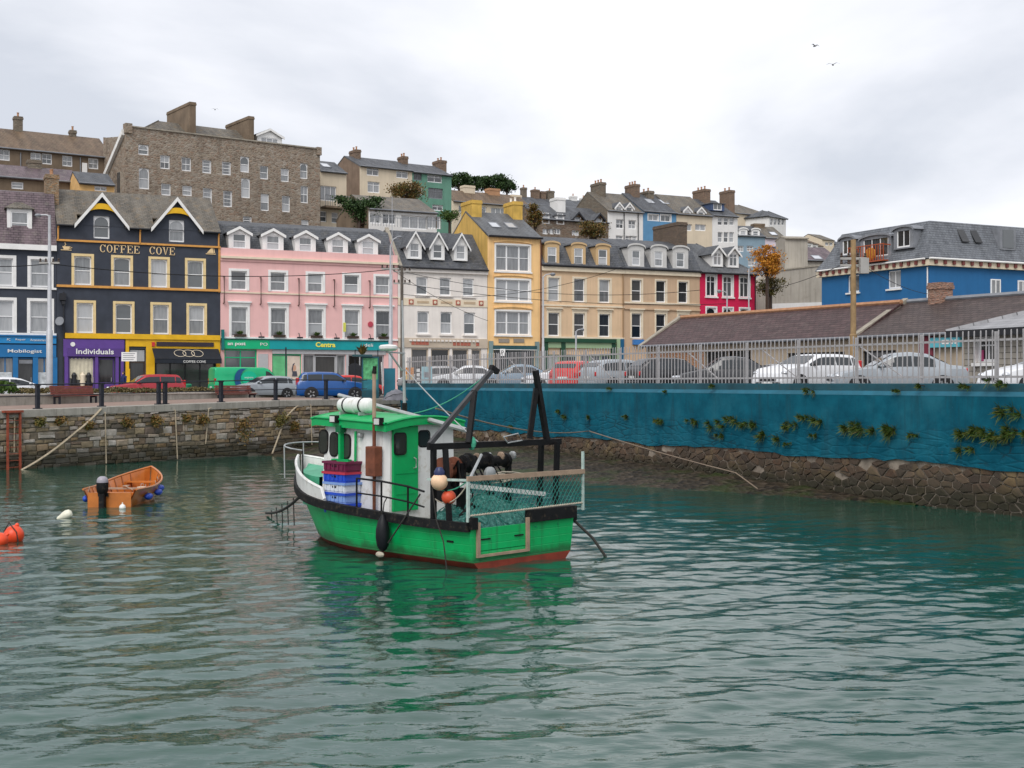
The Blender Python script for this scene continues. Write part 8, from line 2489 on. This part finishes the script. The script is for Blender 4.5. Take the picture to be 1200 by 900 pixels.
wire('thin overhead wire from the corner pole across the yellow and tan houses', U(471, 318, 83), U(820, 340, 80), .8)
wire('lower overhead wire from the corner pole to the crimson house lamp post', U(471, 332, 83), U(852, 356, 76), .5)
wire('short overhead wire rising from the corner pole to the tan house gutter', U(471, 345, 83), U(731, 312, 92), .9)
wire('overhead wire from the grey lamp post down to the yellow house', U(457, 314, 79), U(572, 376, 95), .3)
wire('overhead wire from the brown utility pole to the blue building', U(1000, 304, 54), U(1092, 345, 90), .3)
wire('overhead wire from the brown utility pole towards the crimson house', U(1000, 304, 54), U(886, 340, 98), .3)
# white notice on a yellow post
o = thing('notice_board', 'small white notice board on a yellow post by the purple shop', 'sign', v3(gz(151.5, 84), 2.55))
MB().tube([(0, 0, 0), (0, 0, 1.9)], .05, 6).build('post', M_yel, o)
zb = EYE + (HY - 418) * 84 / F - 2.55
MB().box(-.5, .5, -.05, 0, zb - .3, zb + .3).build('panel', M_white, o)
for k in range(4):
    MB().box(-.4, .4 - .1 * (k % 2), -.055, -.051, zb + .18 - k * .13, zb + .22 - k * .13).build('print_line', M_lead, o)
# green map board with blue frame and trough, end of the railing
o = thing('map_board', 'blue framed notice board with a green map at the end of the railing', 'notice board', v3(gz(434, 72), 2.62), .15)
MB().box(-.48, .48, -.06, .06, 0, .45).build('plinth', M_bluecap, o)
zt = EYE + (HY - 418) * 72 / F - 2.62
q = MB(); quad_frame(q, -.48, .48, .451, zt, .07, -.06, .06); q.build('frame', mat('dark_teal_frame', (.01, .08, .11), .5), o)
MB().box(-.41, .41, -.03, .03, .52, 1.08).build('lower_panel', mat('teal_poster', (.02, .16, .2), .5, .3, 3), o)
MB().box(-.41, .41, -.031, .031, 1.09, zt - .07).build('map_panel', mat('map_green', (.08, .33, .14), .5, .5, 5), o)
MB().box(-1.0, .1, -.25, .25, zt, zt + .12).build('flower_trough', M_dteal, o)
tuft('trough_plants', None, None, (-.45, 0, zt + .1), .45, .75, 90, LF_rust, parent=o)
for x_ in (-.85, .42):
    MB().tube([(x_, 0, 0), (x_, 0, zt + .4)], .03, 6).build('post', M_iron, o)
# teal hoarding and signs near the car park gate
o = thing('gate_panel', 'teal painted gate panel and post at the left end of the fence', 'gate', v3(gz(456, 73), 2.6), .1)
MB().box(-.3, .35, -.04, .04, .0, 1.75).build('panel', mat('teal_blue_panel', (.015, .14, .2), .5), o); MB().tube([(-.36, -.06, .3), (-.44, -.06, 2.1)], .035, 6).build('post', M_white, o)
o = thing('parking_sign', 'orange and white parking sign beside the fence', 'sign', v3(gz(480, 72), CP_Z), .1)
MB().tube([(0, .05, 0), (0, .05, 1.6)], .03, 6).build('post', M_pole, o); MB().box(-.22, .25, -.01, .02, .9, 1.3).build('panel', mat('orange_sign', (.6, .22, .03), .5, .3, 10), o); MB().box(-.22, .25, -.012, .018, .6, .88).build('lower_panel', mat('pale_orange', (.6, .42, .2), .5), o)
o = thing('notice_board', 'tall black and white notice board beside the fence', 'sign', v3(gz(490, 72), CP_Z), .1)
MB().box(-.14, .14, 0, .05, .2, 1.35).build('panel', M_rub, o)
for k in range(4):
    MB().box(-.1, .1, -.006, -.001, .3 + k * .25, .48 + k * .25).build('notice', M_white, o)
o = thing('notice_board', 'pale blue notice board on the fence beside the black one', 'sign', v3(gz(500, 72), CP_Z), .1)
MB().box(-.3, .3, 0, .04, .35, 1.35).build('panel', mat('pale_blue_sign', (.3, .52, .58), .5), o); MB().box(-.15, .15, -.006, -.001, .75, 1.05).build('emblem', M_lead, o); MB().tube([(0, .06, 0), (0, .06, 1.3)], .03, 6).build('post', M_pole, o)
o = thing('parking_sign', 'white parking sign with a black letter P above the car park', 'sign', v3(gz(589, 70), CP_Z))
zp = EYE + (HY - 413) * 70 / F - CP_Z
MB().tube([(0, .03, 0), (0, .03, zp + .2)], .03, 6).build('post', M_pole, o); MB().box(-.14, .14, -.02, .01, zp - .19, zp + .19).build('panel', M_white, o); lettering(o, 'P', .14, .22, (0, -.025, zp), M_rub, ex=.003)
# green wheelie bin and pub tables
o = thing('litter_bin', 'green litter bin outside the coffee shop awning', 'bin', v3(gz(220, 88), 2.56))
MB().lathe([(.0, 0), (.26, .01), (.27, .75), (.29, .76), (.29, .82), (.2, .9), (0, .91)], n=14).build('bin_body', mat('bin_green', (.01, .2, .1), .5), o, smooth=True); MB().lathe([(.285, .3), (.29, .31), (.29, .34), (.285, .35)], n=14).build('bin_band', M_gold, o)
# person in dark blue by the purple shop door: only head and shoulders show over the red car
def person(label, loc, rz, top, hair, ht=1.7):
    o = thing('person', label, 'person', loc, rz)
    me = bpy.data.meshes.new('body'); k = ht / 1.75
    V_ = [(0, 0, .95), (0, 0, 1.2), (0, 0, 1.42), (0, 0, 1.52), (0, .01, 1.63), (0, .01, 1.72), (.18, 0, 1.42), (.25, .02, 1.15), (.24, .08, .92), (-.18, 0, 1.42), (-.25, .02, 1.15), (-.24, .08, .92), (.1, 0, .9), (.11, .01, .5), (.11, -.02, .08), (.12, .12, .04), (-.1, 0, .9), (-.11, .01, .5), (-.11, -.02, .08), (-.12, .12, .04)]
    R_ = [.15, .15, .13, .055, .1, .075, .07, .05, .04, .07, .05, .04, .095, .065, .045, .04, .095, .065, .045, .04]
    E_ = [(0, 1), (1, 2), (2, 3), (3, 4), (4, 5), (2, 6), (6, 7), (7, 8), (2, 9), (9, 10), (10, 11), (0, 12), (12, 13), (13, 14), (14, 15), (0, 16), (16, 17), (17, 18), (18, 19)]
    me.from_pydata([(a * k, b_ * k, c_ * k) for a, b_, c_ in V_], E_, [])
    me.materials.append(top)
    bo = link('body', me, o)
    sk = bo.modifiers.new('skin', 'SKIN')
    sl_ = me.skin_vertices.new(name='') if not me.skin_vertices else me.skin_vertices[0]
    for i_, r_ in enumerate(R_):
        sl_.data[i_].radius = (r_ * k, r_ * k)
    sl_.data[0].use_root = True
    bo.modifiers.new('sub', 'SUBSURF').render_levels = 1
    MB().ball((0, .0, 1.69 * k), .105 * k, .115 * k, .1 * k, 12, 8).build('hair', hair, o, smooth='all')
    MB().ball((0, .075 * k, 1.645 * k), .075 * k, .045 * k, .085 * k, 10, 8).build('face', mat('skin', (.5, .3, .22), .6), o, smooth='all')
    return o
person('person in a dark blue coat standing at the purple shop doorway', v3(gz(145, 86), 2.56), 2.6, mat('navy_coat', (.012, .02, .09), .8), M_brown)
# ================================================================== trees
def tree(label, px, ybase, ytop, D, w, mm, n, name='tree', leaf=.22, bare=0., trunkm=None, z0=None):
    b_ = gz(px, D); zt = EYE + (HY - ytop) * D / F; zb_ = (EYE + (HY - ybase) * D / F) if z0 is None else z0
    gnd = float(hill_z(b_.x, b_.y)) - .3
    o = thing(name, label, 'tree' if 'bush' not in name else 'bush', v3(b_, min(zb_, gnd)))
    off = zb_ - min(zb_, gnd); H_ = zt - zb_
    tb = [(0, 0, 0), (0, 0, off + H_ * .25), (.05 * w, 0, off + H_ * .6)]
    q = MB().tube(tb, [.05 * w + .06, .04 * w + .04, .03], 7)
    cl = []
    for i in range(9):
        a = random.uniform(0, 6.28); rr = random.uniform(.35, .8); zc_ = off + H_ * random.uniform(.36, .9)
        c_ = Vector((math.cos(a) * w / 2 * rr, math.sin(a) * w / 2 * rr, zc_)); cl.append(c_)
        q.tube([(0, 0, off + H_ * random.uniform(.2, .45)), c_ * .6 + Vector((0, 0, zc_ * .35)), c_], [.03 * w + .02, .02 * w, .012], 5)
    q.build('trunk', trunkm or M_brown, o)
    cl += [Vector((random.gauss(0, .18) * w, random.gauss(0, .18) * w, off + H_ * random.uniform(.36, .95))) for _ in range(10)]
    q = MB()
    for i in range(int(n * 1.7)):
        c_ = random.choice(cl); sg_ = w * random.choice((.06, .09, .13))
        p_ = c_ + Vector((random.gauss(0, sg_), random.gauss(0, sg_), random.gauss(0, sg_ * .8)))
        if p_.z > off + H_ or p_.z < off + H_ * .12:
            continue
        d = Vector((random.gauss(0, 1), random.gauss(0, 1), random.gauss(0, 1))).normalized(); a_ = d.orthogonal().normalized() * leaf * .72 * random.uniform(.5, 1); e_ = d.cross(a_).normalized() * leaf * .36
        q.add([p_ - a_, p_ + e_, p_ + a_, p_ - e_], [(0, 1, 2, 3)])
    q.build('crown', mm, o)
    return o
tree('round orange autumn tree below the lilac house', 899, 336, 288, 112, 2.7, LF_orange, 2600, leaf=.16)
tree('low green bank shrub at the foot of the orange tree', 903, 352, 326, 113.5, 2.6, LF_olive, 900, name='green_bush', leaf=.15)
tree('golden brown autumn tree in front of the cream house', 475, 240, 214, 128, 3.6, LF_rust, 2000, leaf=.17)
tree('dense dark green bush between the cream balcony house and the bungalow', 421, 275, 230, 117, 3.2, LF_dark, 3600, name='evergreen_bush', leaf=.2)
tree('small green shrub at the foot of the sea green house', 527, 262, 246, 128, 2.4, LF_green, 900, name='green_bush', leaf=.15)
tree('rusty creeper bush beside the right yellow chimney', 627, 278, 238, 112, 1.5, LF_rust, 1300, name='rusty_bush', leaf=.16)
tree('orange brown shrub in front of the stone dormer house', 695, 284, 259, 116, 2.8, LF_rust, 1500, name='rusty_bush', leaf=.16)
for px, yb, yt, D, w, lb in ((538, 226, 203, 205, 4.0, 'dark green tree on the skyline beside the sea green house'), (554, 226, 207, 208, 3.2, 'second dark green skyline tree from the sea green house'), (570, 228, 207, 210, 3.8, 'middle dark green tree of the skyline clump'), (583, 228, 205, 212, 4.0, 'fourth dark green skyline tree left of the grey stacks'), (594, 229, 211, 214, 3.2, 'rightmost dark green tree of the skyline clump')):
    tree(lb, px, yb, yt, D, w, LF_dark, 1500, leaf=.3)
# gulls
def gull(label, px, py, D, sp, rz):
    o = thing('gull', label, 'bird', U(px, py, D), rz, 'gulls in the sky')
    m_ = mat('gull_grey', (.2, .2, .21), .7)
    MB().lathe([(.0, -.2), (.03, -.17), (.055, -.05), (.05, .08), (.025, .16), (.0, .2)], ax=(0, 1, 0), n=8).build('bird_body', m_, o, smooth=True)
    for sg in (1, -1):
        MB().add([(0, .07, .02), (sg * sp * .45, .1, .14), (sg * sp, -.02, .02), (sg * sp * .45, -.03, .13), (0, -.07, .02)], [(0, 1, 3, 4), (1, 2, 3)]).build('wing', m_, o)
gull('upper of the two small gulls in the sky at the right', 955, 54, 90, .42, .5)
gull('lower of the two small gulls in the sky at the right', 976, 76, 85, .5, -.4)
gull('tiny gull in the sky above the stone block', 252, 128.5, 130, .4, .3)
